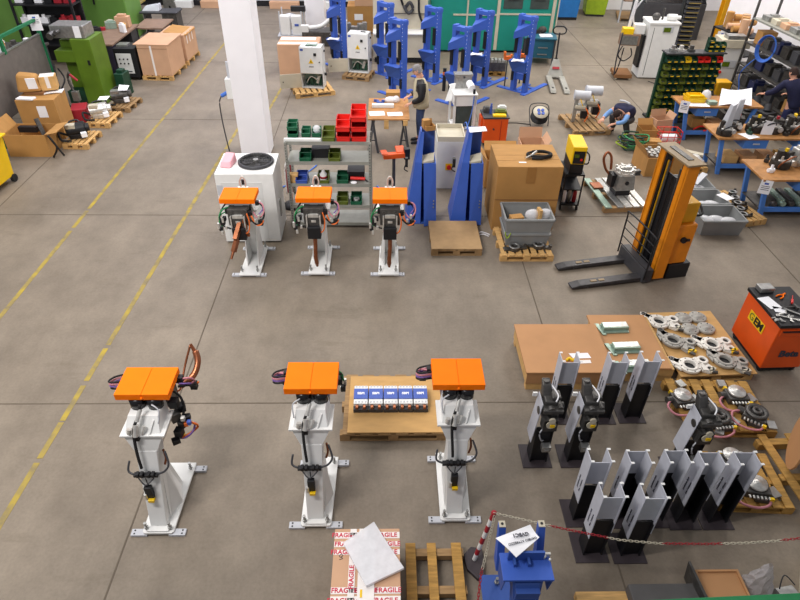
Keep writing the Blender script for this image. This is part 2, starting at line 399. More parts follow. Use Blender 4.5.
def gun_stand(label, loc, rz, flip, arm, group):
    t = thing('welding_gun_stand', label, 'welding gun', loc, rz, group)
    rect = stand_frame(t, 'white')
    m = MB(); m.hull(rect(.105, .26, .5, .93), rect(.19, .3, .62, 1.13)); m.hull(rect(.17, .31, .62, 1.15), rect(.145, .42, .66, 1.29)); m.build('head_box', 'white', t, bevel=.004)
    m = MB(); m.box(0, .45, 1.13, .43, .34, .022).hull([(-.012, .3, 1.15), (.012, .3, 1.15), (.012, .45, 1.15), (-.012, .45, 1.15)], [(-.012, .4, 1.27), (.012, .4, 1.27), (.012, .45, 1.27), (-.012, .45, 1.27)])
    m.hull([(.06, .29, 1.15), (.075, .29, 1.15), (.075, .42, 1.15), (.06, .42, 1.15)], [(.1, .38, 1.26), (.115, .38, 1.26), (.115, .45, 1.26), (.1, .45, 1.26)])
    m.build('flange', 'white', t, bevel=.003)
    MB().box(0, .74, 1.38, .34, .26, .03).box(0, .74, 1.3, .12, .2, .07).build('tray_bracket', 'lightgrey', t)
    tr = MB().box(-.131, .7, 1.41, .258, .38, .075).box(.131, .7, 1.41, .258, .38, .075).box(0, .7, 1.41, .3, .37, .068).build('orange_tray', 'orange', t, bevel=.003)
    MB().ball((0, .505, 1.44), .014).build('tray_catch', 'orange', tr)
    for dx in (-.08, .09): MB().lathe([(.0, 1.28), (.075, 1.28), (.075, 1.4), (0, 1.4)], 16, c=(dx, .56, 0)).build('damper', 'black_gloss', t)
    # transformer, force actuator and gun body hang from the head on the far side
    m = MB(); m.box(0, .84, 1.08, .3, .24, .27).box(0, .94, 1.0, .2, .12, .22).box(-.12, .74, 1.16, .06, .2, .16).box(.13, .76, 1.14, .06, .2, .18)
    m.cyl((-.09, .7, 1.3), (-.09, .98, 1.3), .03).cyl((.09, .7, 1.3), (.09, .98, 1.3), .03); m.build('gun_body', 'steel_dark', t, bevel=.006)
    m = MB(); m.box(0, .98, .88, .2, .16, .2).box(0, .97, 1.08, .16, .03, .12); m.build('transformer', 'black', t, bevel=.01)
    m = MB(); m.box(-.1, .99, 1.0, .02, .06, .26).box(.1, .99, 1.0, .02, .06, .26).box(0, .975, 1.22, .16, .04, .05).box(0, 1.0, 1.14, .07, .012, .04).cyl((-.05, 1.0, 1.06), (-.05, 1.04, 1.06), .012).cyl((.05, 1.0, 1.06), (.05, 1.04, 1.06), .012)
    for a in range(6): m.box(-.05 + a * .02, .985, 1.095, .008, .03, .02)
    m.build('cooling_manifold', 'steel_bright', t, bevel=.002)
    m = MB()
    if arm == 'down':
        m.tube([(0, .97, .9), (.0, 1.03, .72), (.01, 1.02, .52), (.01, .95, .36)], .032); m.cyl((.01, .96, .39), (.01, .93, .3), .036, .02, n=12)
    elif arm == 'side':
        m.bar((.02, .98, .98), (.1, 1.16, .74), .06, .07).bar((-.02, .98, 1.14), (.03, 1.2, .98), .06, .07).cyl((.1, 1.15, .76), (.13, 1.24, .66), .026, .016)
        m.box(-.1, 1.0, 1.04, .05, .03, .08).box(-.12, 1.0, .92, .05, .03, .05).box(-.09, 1.0, 1.15, .05, .03, .05)
    elif arm == 'up':
        m.tube([(.22, .9, 1.2), (.34, 1.0, 1.26), (.37, 1.12, 1.34), (.34, 1.2, 1.42)], .034); m.cyl((.34, 1.19, 1.41), (.3, 1.22, 1.5), .022, .014)
        m.tube([(.22, .95, 1.2), (.24, 1.1, 1.32), (.29, 1.24, 1.48)], .012)
    else:
        m.tube([(.02, 1.0, .95), (.04, 1.06, .75), (.03, 1.1, .6)], .026)
    m.build('electrode_arm', 'copper', t)
    s = flip
    if arm == 'up':
        for k, (x_, y_, z_, q) in enumerate(((.24, .62, 1.2, .09), (.27, .68, 1.08, .08), (.22, .6, 1.02, .1), (.28, .58, .95, .07), (.24, .54, .86, .08), (.32, .62, 1.0, .06), (.2, .5, .78, .06))): MB().box(x_, y_, z_, q, .08, q * 1.1, 20 * k).build('valve_block', 'black' if k != 2 else 'steel_dark', t, bevel=.006)
        for k, (x_, z_, mt) in enumerate(((.33, .98, 'hose_orange'), (.36, 1.0, 'blue_label'), (.31, 1.06, 'steel_bright'), (.26, .8, 'yellow'))): MB().box(x_, .56, z_, .04, .04, .05).build('plug', mt, t, bevel=.004)
        MB().tube([(.26, .6, 1.02), (.38, .58, 1.0), (.42, .6, .92), (.34, .56, .86), (.26, .52, .84)], .012, 6).build('hose', 'hose_orange', t)
        MB().tube([(.2, .55, .8), (.3, .52, .84), (.38, .56, .9), (.4, .6, .98)], .011, 6).build('hose', 'purple', t)
        MB().tube([(.2, .7, 1.36), (.3, .66, 1.3), (.32, .62, 1.16), (.28, .58, 1.04)], .013, 6).build('hose', 'rubber', t)
    if arm == 'none' or arm == 'up':
        for k, (dz, mt) in enumerate(((0, 'purple'), (.03, 'hose_pink'), (.06, 'rubber'), (-.03, 'black'))):
            MB().tube([(-.25, .74, 1.38 + dz), (-.36, .72, 1.38 + dz), (-.41, .76, 1.36 + dz), (-.38, .84, 1.34 + dz), (-.26, .86, 1.36 + dz)], .01, 6).build('hose', mt, t)
    def hose(pts, r, mat): MB().tube([(x * s, y, z) for x, y, z in pts], r, 7).build('hose', mat, t)
    hose([(.1, .62, 1.36), (.2, .8, 1.36), (.27, .95, 1.25), (.24, .98, 1.1), (.12, 1.0, 1.05)], .012, 'rubber')
    hose([(-.27, .8, 1.4), (-.36, .84, 1.38), (-.38, .9, 1.28), (-.3, .94, 1.2), (-.22, .9, 1.28)], .011, 'hose_pink')
    hose([(-.27, .76, 1.38), (-.34, .78, 1.36), (-.36, .84, 1.3), (-.3, .9, 1.24)], .009, 'purple')
    hose([(-.27, .74, 1.36), (-.35, .8, 1.32), (-.37, .9, 1.2), (-.28, .99, 1.12), (-.18, .98, 1.2)], .014, 'rubber')
    hose([(-.14, .98, 1.3), (-.17, 1.01, 1.16), (-.13, 1.03, 1.0), (.02, 1.03, .98), (.1, 1.02, 1.02)], .010, 'hose_orange')
    hose([(.12, .85, 1.34), (.22, .92, 1.33), (.28, .96, 1.22), (.25, .98, 1.08)], .012, 'hose_green')
    hose([(.14, .9, 1.3), (.26, .94, 1.25), (.29, .98, 1.12)], .009, 'hose_green')
    hose([(-.2, .96, 1.25), (-.26, .99, 1.12), (-.33, 1.0, 1.12), (-.38, .98, 1.18)], .012, 'hose_orange')
    hose([(-.1, .46, 1.4), (-.17, .42, 1.36), (-.16, .36, 1.24)], .007, 'lightgrey')
    for cx_, cy_, cz_, q in ((-.28, .82, 1.36, .05), (.24, .96, 1.1, .07), (.28, .96, 1.0, .05), (.2, .98, 1.18, .05), (-.33, .97, 1.1, .07), (.16, .9, 1.26, .06), (-.18, .93, 1.24, .06)): MB().box(cx_ * s, cy_, cz_, q, .06, q * 1.3).build('connector_block', 'black', t, bevel=.004)
    for cx_, cy_, cz_, q in ((.22, 1.0, 1.16, .08), (.3, .99, 1.05, .09), (.26, 1.0, .95, .06), (-.31, .97, 1.2, .07), (-.26, .99, 1.16, .05), (.19, 1.0, 1.04, .05)): MB().box(cx_ * s, cy_, cz_, .032, .032, q).build('valve', 'steel_bright', t, bevel=.003)
    if rz == 0:
        # pneumatics on the face turned to the camera
        m = MB().tube([(0, .44, 1.42), (-.02, .38, 1.33), (-.06, .3, 1.24), (-.07, .26, 1.12), (-.06, .2, .95), (-.05, .17, .8)], .015, 7); m.build('hose', 'rubber', t)
        for a_, b_, q in (((.0, .42, 1.38), (-.03, .34, 1.29), .02), ((-.04, .32, 1.27), (-.05, .27, 1.16), .028), ((.03, .33, 1.24), (.0, .29, 1.17), .016), ((-.11, .31, 1.22), (-.12, .3, 1.17), .024)): MB().cyl(a_, b_, q).build('regulator', 'steel_bright', t)
        MB().box(-.05, .28, 1.1, .05, .04, .05).build('regulator_cap', 'black', t)
        m = MB(); m.box(-.03, .17, .68, .24, .05, .03)
        for a in (-.1, -.06, .01, .05): m.box(a, .15, .7, .03, .05, .05)
        m.build('manifold', 'black', t, bevel=.003)
        MB().tube([(.09, .17, .71), (.16, .18, .74), (.2, .22, .8), (.16, .3, .9)], .011, 7).tube([(-.15, .17, .7), (-.21, .2, .72), (-.2, .26, .8)], .011, 7).tube([(-.1, .14, .68), (-.03, .1, .62), (.05, .14, .68)], .007, 6).build('hose', 'darkgrey', t)
        m = MB(); m.box(-.02, .1, .42, .07, .05, .18).cyl((-.02, .12, .7), (-.02, .12, .56), .006, n=6); m.build('quick_coupling', 'black', t, bevel=.004)
        MB().box(-.01, .07, .4, .06, .05, .035).build('coupling_cap', 'yellow', t, bevel=.004)
        MB().cyl((-.06, .08, .42), (-.06, .08, .5), .018, n=10).build('coupling_sleeve', 'steel_bright', t)
        MB().tube([(.14, .32, .9), (.15, .3, .8), (.13, .28, .72)], .012, 6).build('earth_cable', 'copper', t)
    else:
        m = MB(); m.box(0, .42, 1.3, .34, .08, .08).box(0, .4, 1.38, .16, .05, .06); m.build('hanger_plate', 'white', t, bevel=.003)
        MB().tube([(-.03, .4, 1.42), (-.045, .38, 1.52), (0, .37, 1.6), (.045, .38, 1.52), (.03, .4, 1.42)], .014, 6).build('shackle', 'steel_bright', t); MB().box(0, .36, 1.46, .04, .03, .08).build('hook_block', 'black', t)
    return t
gr = 'white welding gun stands with orange trays'
gun_stand('white gun stand at the lower left with copper arm showing behind its orange tray', (-2.37, 3.56, 0), 0, -1, 'up', gr)
gun_stand('white gun stand with orange tray, just left of the pallet with five blue units', (-.75, 3.63, 0), 0, 1, 'none', gr)
gun_stand('white gun stand with orange tray, just right of the pallet with five blue units', (.72, 3.68, 0), 0, 1, 'none', gr)
gun_stand('white gun stand in front of the condenser unit, two copper arms pointing down left', (-2.22, 8.87, 0), 180, 1, 'side', gr)
gun_stand('white gun stand in front of the grey shelving, single copper arm hanging down', (-1.1, 8.91, 0), 180, 1, 'down', gr)
gun_stand('white gun stand nearest the blue housings, copper arm hanging down and pink hose loop', (.05, 8.89, 0), 180, 1, 'down', gr)
# ================================================================ centre pallet with five units
pallet('pallet', 'low pallet with a pale board on top, between two white gun stands', (.08, 5.2, 0), 0, 1.28, 1.0, 'wood_old', 6)
tag(MB().box(0, 0, 0, 1.2, .94, .016).build('chipboard_panel', 'plywood', None, .002, (.13, 5.18, .131)), 'pale tan chipboard panel lying on the low pallet under the five blue units', 'panel')
def unit(i):
    t = thing('power_module', UL[i], 'power module', (-.32 + i * .185, 5.2, .148), 0, 'row of five blue and white modules')
    MB().box(0, 0, 0, .178, .36, .06).build('housing', 'darkgrey', t, bevel=.004)
    MB().box(0, .02, .06, .172, .3, .05).build('cover', 'white', t, bevel=.006)
    b = MB().box(0, .03, .108, .174, .17, .012).build('label_panel', 'blue_label', t, bevel=.002)
    text('SBPI', .05, 'paper', b, (0, .03, .121), bold=.002)
    for x in (-.045, .045): MB().box(x, -.14, .06, .034, .08, .035).build('terminal', 'copper', t, bevel=.003)
    m = MB()
    for x in (-.06, -.02, .02, .06): m.box(x, .155, .11, .02, .025, .006).box(x, -.1, .11, .02, .02, .006)
    m.build('vent_slot', 'lightgrey', t)
UL = ['blue and white module with copper terminals, leftmost in the row of five', 'blue and white module with copper terminals, second from the left in the row',
      'blue and white module with copper terminals, middle one of the row of five', 'blue and white module, fourth in the row, below the crumpled white tissue', 'blue and white module with copper terminals, rightmost in the row, nearest the right gun stand']
for i in range(5): unit(i)
m = MB().ball((0, 0, .025), .035, 1, 1, .8, 9).ball((.025, .01, .035), .02, n=7); solo(m, 'tissue', 'paper', 'crumpled white tissue lying behind the fourth blue module', 'tissue', (.24, 5.4, .147))
# ================================================================ bottom left: fragile box, empty pallet
t = thing('carton_box', 'brown carton with red FRAGILE tape at the bottom edge of the photo', 'box', (-.185, 2.81, .0))
bb = MB().box(0, 0, 0, .62, .86, .5).build('box_body', 'carton_pale', t, bevel=.006)
tp = [(0, .36, .62, .065, 0), (0, .27, .62, .055, 0), (0, .19, .62, .05, 0), (0, -.17, .62, .06, 0), (0, -.26, .62, .08, 0), (0, -.37, .62, .075, 0)]
for k, (x, y, w_, h_, r_) in enumerate(tp):
    s_ = MB().box(x, y, .5, w_ - .004, h_, .003).build('tape', 'white_tape', t)
    for q, xx in enumerate((-.2, -.02, .19)): text('FRAGILE', .062, 'ink_red', s_, (xx + (k % 2) * .03 - .02, y, .504), name='lettering', bold=.001)
s_ = MB().box(-.13, .0, .503, .06, .85, .003).build('tape', 'white_tape', t); text('FRAGILE', .06, 'ink_red', s_, (-.13, -.05, .507), (0, 0, 90), bold=.001); text('FRAGILE', .06, 'ink_red', s_, (-.13, .25, .507), (0, 0, 90), bold=.001)
s_ = MB().box(.0, .0, .505, .15, .85, .003).build('tape', 'white_tape', t)
for yy in (-.3, -.2, .37): MB().box(-.01 if yy < -.25 else -.04, yy, .509, .02, .07, .002).build('tape_print', 'yellow', s_)
MB().tube([(-.24, .14, .5), (-.22, .16, .502), (-.24, .17, .502), (-.25, .15, .502), (-.22, .13, .502), (-.25, .12, .502)], .003, 5).build('pen_mark', 'ink', t)
gc = G(372, 553, .54); m = sheet([G(343, 543, .54) - gc, G(366, 586, .54) - gc, G(404, 568, .54) - gc, G(374, 522, .54) - gc], sag=.01, t=.03)
solo(m, 'wrapped_packet', 'film', 'flat packet in milky plastic film lying on the fragile carton', 'packet', (gc.x, gc.y, .516), 0)
t = thing('pallet', 'open slatted pallet at the bottom edge, right of the fragile carton', 'pallet', (.48, 2.84, 0))
for x, w_ in ((-.24, .1), (-.03, .09), (.22, .1)): MB().box(x, 0, .1, w_, .94, .022).build('board', 'wood_yellow', t, bevel=.003)
for y in (-.4, 0, .38): MB().box(0, y, .02, .58, .08, .08).build('crossbeam', 'wood_old', t, bevel=.003)
# ================================================================ blue stand with two arms
t = thing('blue_stand', 'blue steel stand with two upright arms at the bottom edge of the photo', 'machine stand', (1.16, 2.2, 0))
rect = stand_frame(t, 'blue_dark', gusset=False)
MB().box(-.02, .3, .058, .46, 1.0, .01).build('floor_plate', 'blue_dark', t, bevel=.003)
m = MB(); m.hull(rect(.1, .22, .36, .72), rect(.1, .2, .42, .9)); m.hull([(-.1, .2, .7), (.1, .2, .7), (.1, .4, .7), (-.1, .4, .7)], [(-.13, .28, .98), (.13, .28, .98), (.13, .5, .98), (-.13, .5, .98)])
for s_ in (-.2, .19): m.hull([(s_, .3, .76), (s_ + .01, .3, .76), (s_ + .01, .44, .76), (s_, .44, .76)], [(s_, .26, .98), (s_ + .01, .26, .98), (s_ + .01, .5, .98), (s_, .5, .98)])
m.hull([(-.2, .44, .76), (.2, .44, .76), (.2, .46, .76), (-.2, .46, .76)], [(-.2, .49, .98), (.2, .49, .98), (.2, .5, .98), (-.2, .5, .98)]); m.build('head_box', 'blue_dark', t, bevel=.004)
MB().box(0, .38, .98, .42, .24, .024).build('flange', 'blue', t, bevel=.003)
for s in (-1, 1):
    a = MB().hull([(s * .17 - .035, .5, .7), (s * .17 + .035, .5, .7), (s * .17 + .035, .62, .7), (s * .17 - .035, .62, .7)], [(s * .17 - .03, .66, 1.12), (s * .17 + .03, .66, 1.12), (s * .17 + .03, .72, 1.12), (s * .17 - .03, .72, 1.12)]).build('arm', 'blue', t, bevel=.003)
    MB().box(s * .17, .69, 1.12, .055, .06, .012).build('pad', 'cream', a); MB().cyl((s * .17, .69, 1.131), (s * .17, .69, 1.137), .012, n=10).build('pad_hole', 'black', a)
m = MB(); m.box(0, .44, 1.0, .3, .02, .12).box(-.1, .42, 1.0, .02, .1, .05).box(.02, .42, 1.0, .02, .1, .05); m.build('back_plate', 'blue_dark', t)
m = MB(); m.ring(.15, .46, 1.02, .03, .018, .02).box(.19, .46, 1.02, .04, .02, .04).ball((.2, .42, 1.03), .014); m.build('clamp', 'steel_bright', t)
p = thing('paper_sheet', 'white paper with printed writing lying on top of the blue stand', 'paper', (1.08, 2.72, 1.13), 8)
sheet([(-.16, .06, 0), (-.04, -.13, 0), (.2, .0, .02), (.16, .12, .03)], sag=.01).build('page', 'paper', p)
text('GVBC1', .045, 'ink', p, (.05, .045, .03), (0, 0, 180), bold=.001); text('CAMBIO ATTREZZO', .028, 'ink', p, (.05, -.01, .024), (0, 0, 186))
# ================================================================ barrier post and chain
t = thing('barrier_post', 'red and white barrier pole on a dark base at the bottom of the photo', 'barrier post', (.94, 3.17, 0))
MB().prism([(-.17, .05), (-.14, -.1), (-.05, -.2), (.02, -.2), (.04, -.02), (.03, .12), (-.08, .14)], .05).build('base', 'base_dark', t, bevel=.01)
px0 = Vector((-.06, .0, .05)); px1 = G(494, 513, .8) - Vector((.94, 3.17, 0)); cp = G(494, 513, .82)
for k in range(8):
    a, b = px0.lerp(px1, k / 8), px0.lerp(px1, (k + 1) / 8); MB().cyl(a, b, .022, n=14).build('band', 'red_dark' if k % 2 else 'white', t)
MB().ball(px1, .028).build('cap', 'red_dark', t)
def chain(pts, label, n):
    """links of plastic chain along a polyline, coloured in runs"""
    P = [Vector(p) for p in pts]; seg = []; 
    for i in range(len(P) - 1):
        L = (P[i + 1] - P[i]).length; k = max(1, int(L / .028))
        for j in range(k): seg.append((P[i].lerp(P[i + 1], j / k), P[i].lerp(P[i + 1], (j + 1) / k)))
    t = thing('chain', label, 'chain', tuple(P[0]))
    run = 18; i = 0; c = 0
    while i < len(seg):
        m = MB()
        for k, (a, b) in enumerate(seg[i:i + run]):
            a = a - P[0]; b = b - P[0]; d = (b - a).normalized(); u = d.cross(Vector((0, 0, 1))).normalized() if k % 2 else d.cross(Vector((0, 1, .3))).normalized(); a = a - d * .006; b = b + d * .006
            m.tube([a, a + d * .006 + u * .009, b - d * .006 + u * .009, b, b - d * .006 - u * .009, a + d * .006 - u * .009], .0032, 4, 2, True)
        m.build('chain_run', 'red_dark' if c % 2 else 'cream', t); i += run; c += 1
    return t

ends = [G(560, 528, .8), G(620, 540, .72), G(660, 543.5, .68), G(705, 544, .68), G(745, 543, .7), G(775, 541, .73), G(830, 535, .8)]
chain([cp] + ends, 'red and white plastic chain sagging from the barrier pole to the right edge', 1)
chain([cp + Vector((0, -.03, 0)), G(487, 550, .5), G(481, 575, .35), G(478, 600, .3), G(476, 625, .35)], 'short chain hanging from the barrier pole down toward the bottom edge', 1)
# ================================================================ grey and black U stands
def ustand(px, py, label, back=False, gear=False, loc=None):
    g = G(px, py, 1.0); t = thing('upright_stand', label, 'steel stand', (g.x + (.05 if gear else 0), g.y, 0), 0, 'grey and black upright stands')
    MB().box(.085, .09, 0, .34, .34, .012).build('base_plate', 'base_dark', t, bevel=.003)
    m = MB(); yb = .165 if back else .03
    m.box(.008, .085, .012, .012, .17, .55).box(.192, .085, .012, .012, .17, .55).box(.1, yb, .012, .18, .012, .58 if not back else .62); m.build('post', 'black', t)
    if not gear:
        for x in (0, .2): 
            pl = MB().box(x, .085, .42 - (.1 if x == 0 else 0), .008, .175, .58 + (.1 if x == 0 else 0)).build('side_plate', 'greyplate', t)
            if x == 0: 
                l1 = text('lato 1 attacco', .034, 'ink', pl, (-.006, .06, .55), (90, 0, -90)); l1.rotation_euler = (Matrix.Rotation(R(-90), 3, 'Z') @ Matrix.Rotation(R(90), 3, 'X') @ Matrix.Rotation(R(90), 3, 'Z')).to_euler()
                l2 = text('posizione base', .034, 'ink', pl, (-.006, .12, .55)); l2.rotation_euler = l1.rotation_euler
        MB().box(.1, yb, .62, .19, .008, .34 if not back else .36).build('web_plate', 'greyplate', t)
        for x, y in ((.016, .012), (.216, .012), (.016, .16), (.216, .16)): MB().box(x, y, .998, .032, .022, .006).build('tab', 'white', t)
    else:
        pl = MB().box(-.02, .085, .38, .008, .2, .62, ry=4).build('side_plate', 'greyplate', t)
        MB().box(-.045, .17, .95, .05, .02, .05).build('tab', 'white', t)
    return t
trio = [(563, 362, 'grey and black upright stand in front of the brown board with the yellow tag'), (612.5, 362, 'grey and black upright stand, middle of the three beside the brown boards'), (645, 361, 'grey and black upright stand nearest the pallet of cast flanges')]
for a in trio: ustand(*a)
ustand(591.7, 462.5, 'grey upright stand at the left end of the back row of five')
for (x, y), n in zip([(631.7, 464), (671, 463.5), (705.5, 465.4)], ['second from the left in the back row of five', 'third from the left in the back row of five', 'fourth from the left in the back row of five']):
    ustand(x, y, 'grey upright stand, ' + n, True)
ustand(741.5, 465.4, 'grey upright stand at the right end of the back row, by the small pallet', True)
ustand(604, 498, 'grey upright stand in the front row, left of the two nearest the chain')
ustand(646, 499, 'grey upright stand in the front row, right of the two nearest the chain')
def gearhead(t, s=1.0):
    """cast gearbox mounted on a stand, built as parts of it"""
    m = MB(); m.hull([(.02, .0, .8), (.2, .0, .8), (.22, .2, .8), (.02, .2, .8)], [(.04, .03, 1.0), (.18, .02, 1.0), (.2, .2, 1.02), (.04, .22, 1.02)])
    m.hull([(.03, .1, .98), (.14, .1, .98), (.14, .22, .98), (.03, .22, .98)], [(.02, .16, 1.12), (.11, .16, 1.12), (.11, .26, 1.14), (.02, .26, 1.14)]); m.cyl((.065, .21, 1.12), (.065, .215, 1.14), .035); m.box(.12, .05, .9, .22, .22, .05).cyl((.2, .02, .95), (.2, -.03, .95), .03).cyl((.1, .0, .93), (.1, -.05, .93), .045)
    m.cyl((.22, .08, .88), (.26, .08, .88), .05).cyl((.02, .04, .86), (-.02, .04, .86), .045).box(.16, .1, 1.0, .1, .12, .05)
    m.build('cast_housing', 'steel_dark', t, bevel=.01)
    m = MB(); m.box(.12, .0, .62, .16, .12, .18).cyl((.12, -.06, .74), (.12, .02, .74), .07, .08).box(.2, .1, .7, .05, .12, .14).cyl((.05, -.01, .9), (.05, -.04, .9), .03); m.build('motor', 'steel_dark', t, bevel=.006)
    MB().cyl((.12, -.065, .74), (.12, -.075, .74), .055).cyl((.12, -.07, .82), (.12, -.09, .82), .035).build('seal_plate', 'cream', t)
    MB().box(.13, -.085, .72, .05, .012, .035).build('cap', 'yellow', t)
    MB().tube([(.1, -.02, .7), (.02, -.06, .6), (.06, -.04, .45), (.1, .0, .4)], .008, 6).build('cable', 'lightgrey', t)
    MB().tube([(.14, .0, 1.03), (.17, .06, 1.07), (.12, .18, 1.1)], .008, 6).build('wire', 'paper', t)
    m = MB(); m.box(.13, -.05, .3, .1, .08, .08).box(.13, -.095, .32, .05, .01, .03); m.build('junction_box', 'steel', t, bevel=.004)
for x, y, l in ((538, 404, 'upright stand carrying a cast gearbox, left one of the pair before the brown board'), (579, 404, 'upright stand carrying a cast gearbox, right one of the pair before the brown board'), (696, 417, 'upright stand carrying a cast gearbox, beside the pallet with pink hoses')):
    gearhead(ustand(x, y, l, gear=True))
# ================================================================ brown boards / crates
t = thing('board_crate', 'large flat brown-topped crate, nearer left of the two', 'crate', (2.38, 6.01, 0))
MB().box(0, 0, .1, 1.12, .94, .2).build('crate_side', 'wood', t); MB().box(0, -.473, .12, 1.13, .006, .18).build('front_panel', 'hardboard', t); MB().box(0, 0, .3, 1.16, .97, .03).build('lid', 'hardboard', t, bevel=.003)
for y in (-.42, .42): MB().box(0, y, 0, 1.1, .09, .1).build('skid', 'wood', t)
t = thing('board_crate', 'large flat brown-topped crate behind, with three green profiles on it', 'crate', (3.4, 6.24, 0))
MB().box(0, 0, .1, .84, 1.1, .12).build('crate_side', 'wood', t); MB().box(-.05, 0, .22, .84, 1.12, .03).build('lid', 'hardboard', t, bevel=.003)
for y in (-.5, .5): MB().box(0, y, 0, .84, .09, .1).build('skid', 'wood', t)
for k, (x, y, z_) in enumerate([(2.66, 5.63, 0)]):
    solo(sheet([(-.14, .05, 0), (-.1, -.05, 0), (.14, -.04, 0), (.12, .06, 0)], t=.002), 'paper_sheet', 'paper', 'white paper sheet on the brown crate beside the yellow tag', 'paper', (G(580, 356, .332).x, G(580, 356, .332).y, .332))
    solo(sheet([(-.08, .03, 0), (-.08, -.03, 0), (.08, -.02, 0), (.08, .04, 0)], t=.002), 'receipt', 'white_tape', 'small pinkish slip of paper right of the yellow tag', 'paper slip', (G(585, 362, .332).x, G(585, 362, .332).y, .332))
    solo(MB().tube([(-.06, 0, .01), (-.02, .03, .02), (.03, .0, .012), (.06, .03, .02)], .02, 6), 'yellow_tag', 'yellow', 'crumpled yellow tag lying on the brown crate', 'tag', (G(571, 361, .332).x, G(571, 361, .332).y, .332))
GL = ['green metal profile with a folded channel, farthest of the three', 'green metal profile with a folded channel, middle of the three', 'green metal profile partly hidden by the grey stand, nearest of the three']
for k, (px_, py_) in enumerate([(612, 326), (623, 346), (633, 364)]):
    g = G(px_, py_, .3); t = thing('metal_profile', GL[k], 'metal profile', (g.x, g.y, .251), 3, 'green channel profiles')
    MB().hull([(-.17, -.14, 0), (-.12, -.14, 0), (-.16, .1, 0), (-.22, .1, 0)], [(-.17, -.14, .02), (-.12, -.14, .02), (-.16, .1, .02), (-.22, .1, .02)]).build('flange', 'green_pale', t)
    MB().prism([(-.11, 0), (.09, 0), (.09, .02), (.06, .02), (.06, .075), (-.07, .075), (-.07, .02), (-.11, .02)], .36, 'X', -.14).build('channel', 'green_pale', t, bevel=.003)
    MB().box(.04, .0, .075, .34, .1, .004).build('cover_strip', 'steel_bright', t)
# ================================================================ pallet of castings
t = pallet('pallet', 'pallet covered with cardboard carrying cast flanges and four discs', (4.4, 6.33, 0), 3, 1.0, 1.3, 'wood', 6)
MB().box(0, 0, .131, 1.06, 1.34, .012).build('cardboard_sheet', 'plywood', t)
def casting(px, py, rz, label, i):
    g = G(px, py, .2); t = thing('cast_flange', label, 'casting', (g.x, g.y, .145), rz, 'cast flanges on the cardboard')
    mt = 'cast_bright' if i in (0, 2, 3) else 'cast_dull'
    m = MB(); m.ring(0, 0, .02, .125, .062, .032, 24).ring(0, 0, .0, .085, .06, .02, 20).ring(0, 0, .05, .092, .066, .012, 24)
    m.prism([(-.12, .0), (-.19, .06), (-.19, .165), (-.14, .165), (-.1, .12), (-.02, .118), (-.0, .1), (-.09, .07)], .028, off=.022).prism([(.06, .1), (.13, .13), (.25, .125), (.26, .04), (.235, .01), (.25, -.03), (.25, -.12), (.17, -.135), (.1, -.09), (.118, .03)], .026, off=.008)
    m.ring(-.15, .13, .02, .04, .018, .03, 14).ring(.19, .06, .02, .062, .034, .035, 18).ring(.2, -.08, .02, .05, .028, .03, 18)
    m.prism([(-.16, .095), (-.115, .14), (-.06, .115), (-.115, .04)], .028, off=.022).prism([(.1, .09), (.17, .12), (.16, .11), (.135, .04), (.12, .0)], .03, off=.022).prism([(.11, -.1), (.13, .0), (.16, .01), (.165, -.06), (.17, -.12)], .03, off=.022)
    m.prism([(-.13, -.06), (-.19, .04), (-.19, .12), (-.12, .05)], .02, off=.02)
    m.build('casting_body', mt, t, bevel=.003); t.scale = (1.18, 1.18, 1.18); [MB().cyl((x_, y_, z0_), (x_, y_, z1_), r_).build('bore_shade', 'black', t) for x_, y_, z0_, z1_, r_ in ((0, 0, .002, .022, .062), (.19, .06, .03, .037, .034), (.2, -.08, .03, .037, .028), (-.15, .13, .03, .052, .017))]  # black discs paint the shade seen down the casting holes
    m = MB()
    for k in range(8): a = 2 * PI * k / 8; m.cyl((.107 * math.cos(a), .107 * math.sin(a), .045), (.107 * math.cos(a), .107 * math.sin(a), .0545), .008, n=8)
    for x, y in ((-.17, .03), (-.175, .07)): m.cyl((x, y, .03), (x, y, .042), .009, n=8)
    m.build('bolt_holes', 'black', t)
    m = MB(); m.box(.22, -.1, .02, .1, .04, .03, 30).build('nameplate', 'yellow' if i % 2 else 'cream', t); MB().cyl((.2, -.12, .03), (.26, -.14, .03), .02, n=10).build('fitting', 'steel_dark', t)
    return t
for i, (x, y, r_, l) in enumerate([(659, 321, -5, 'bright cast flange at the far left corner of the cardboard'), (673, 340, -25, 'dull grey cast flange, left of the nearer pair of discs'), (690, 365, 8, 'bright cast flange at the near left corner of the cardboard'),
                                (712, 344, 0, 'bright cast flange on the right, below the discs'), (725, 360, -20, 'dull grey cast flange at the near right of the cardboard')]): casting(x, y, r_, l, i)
DL = ['round steel disc, far left of the four', 'round steel disc, far right of the four', 'round steel disc, near left of the four', 'round steel disc, near right of the four']
for i, (x, y) in enumerate([(684, 317), (698, 316), (690.5, 328), (706.5, 327)]):
    g = G(x, y, .2); t = thing('steel_disc', DL[i], 'disc', (g.x, g.y, .145), 0, 'steel discs')
    MB().lathe([(.0, .0), (.115, 0), (.125, .02), (.125, .045), (.11, .055), (.055, .05), (.05, .062), (0, .062)], 28).build('disc_body', 'cast_dull', t)
    m = MB()
    for k in range(6): a = PI * k / 3; m.cyl((.09 * math.cos(a), .09 * math.sin(a), .053), (.09 * math.cos(a), .09 * math.sin(a), .058), .008, n=8)
    m.build('bolt_pattern', 'darkgrey', t)
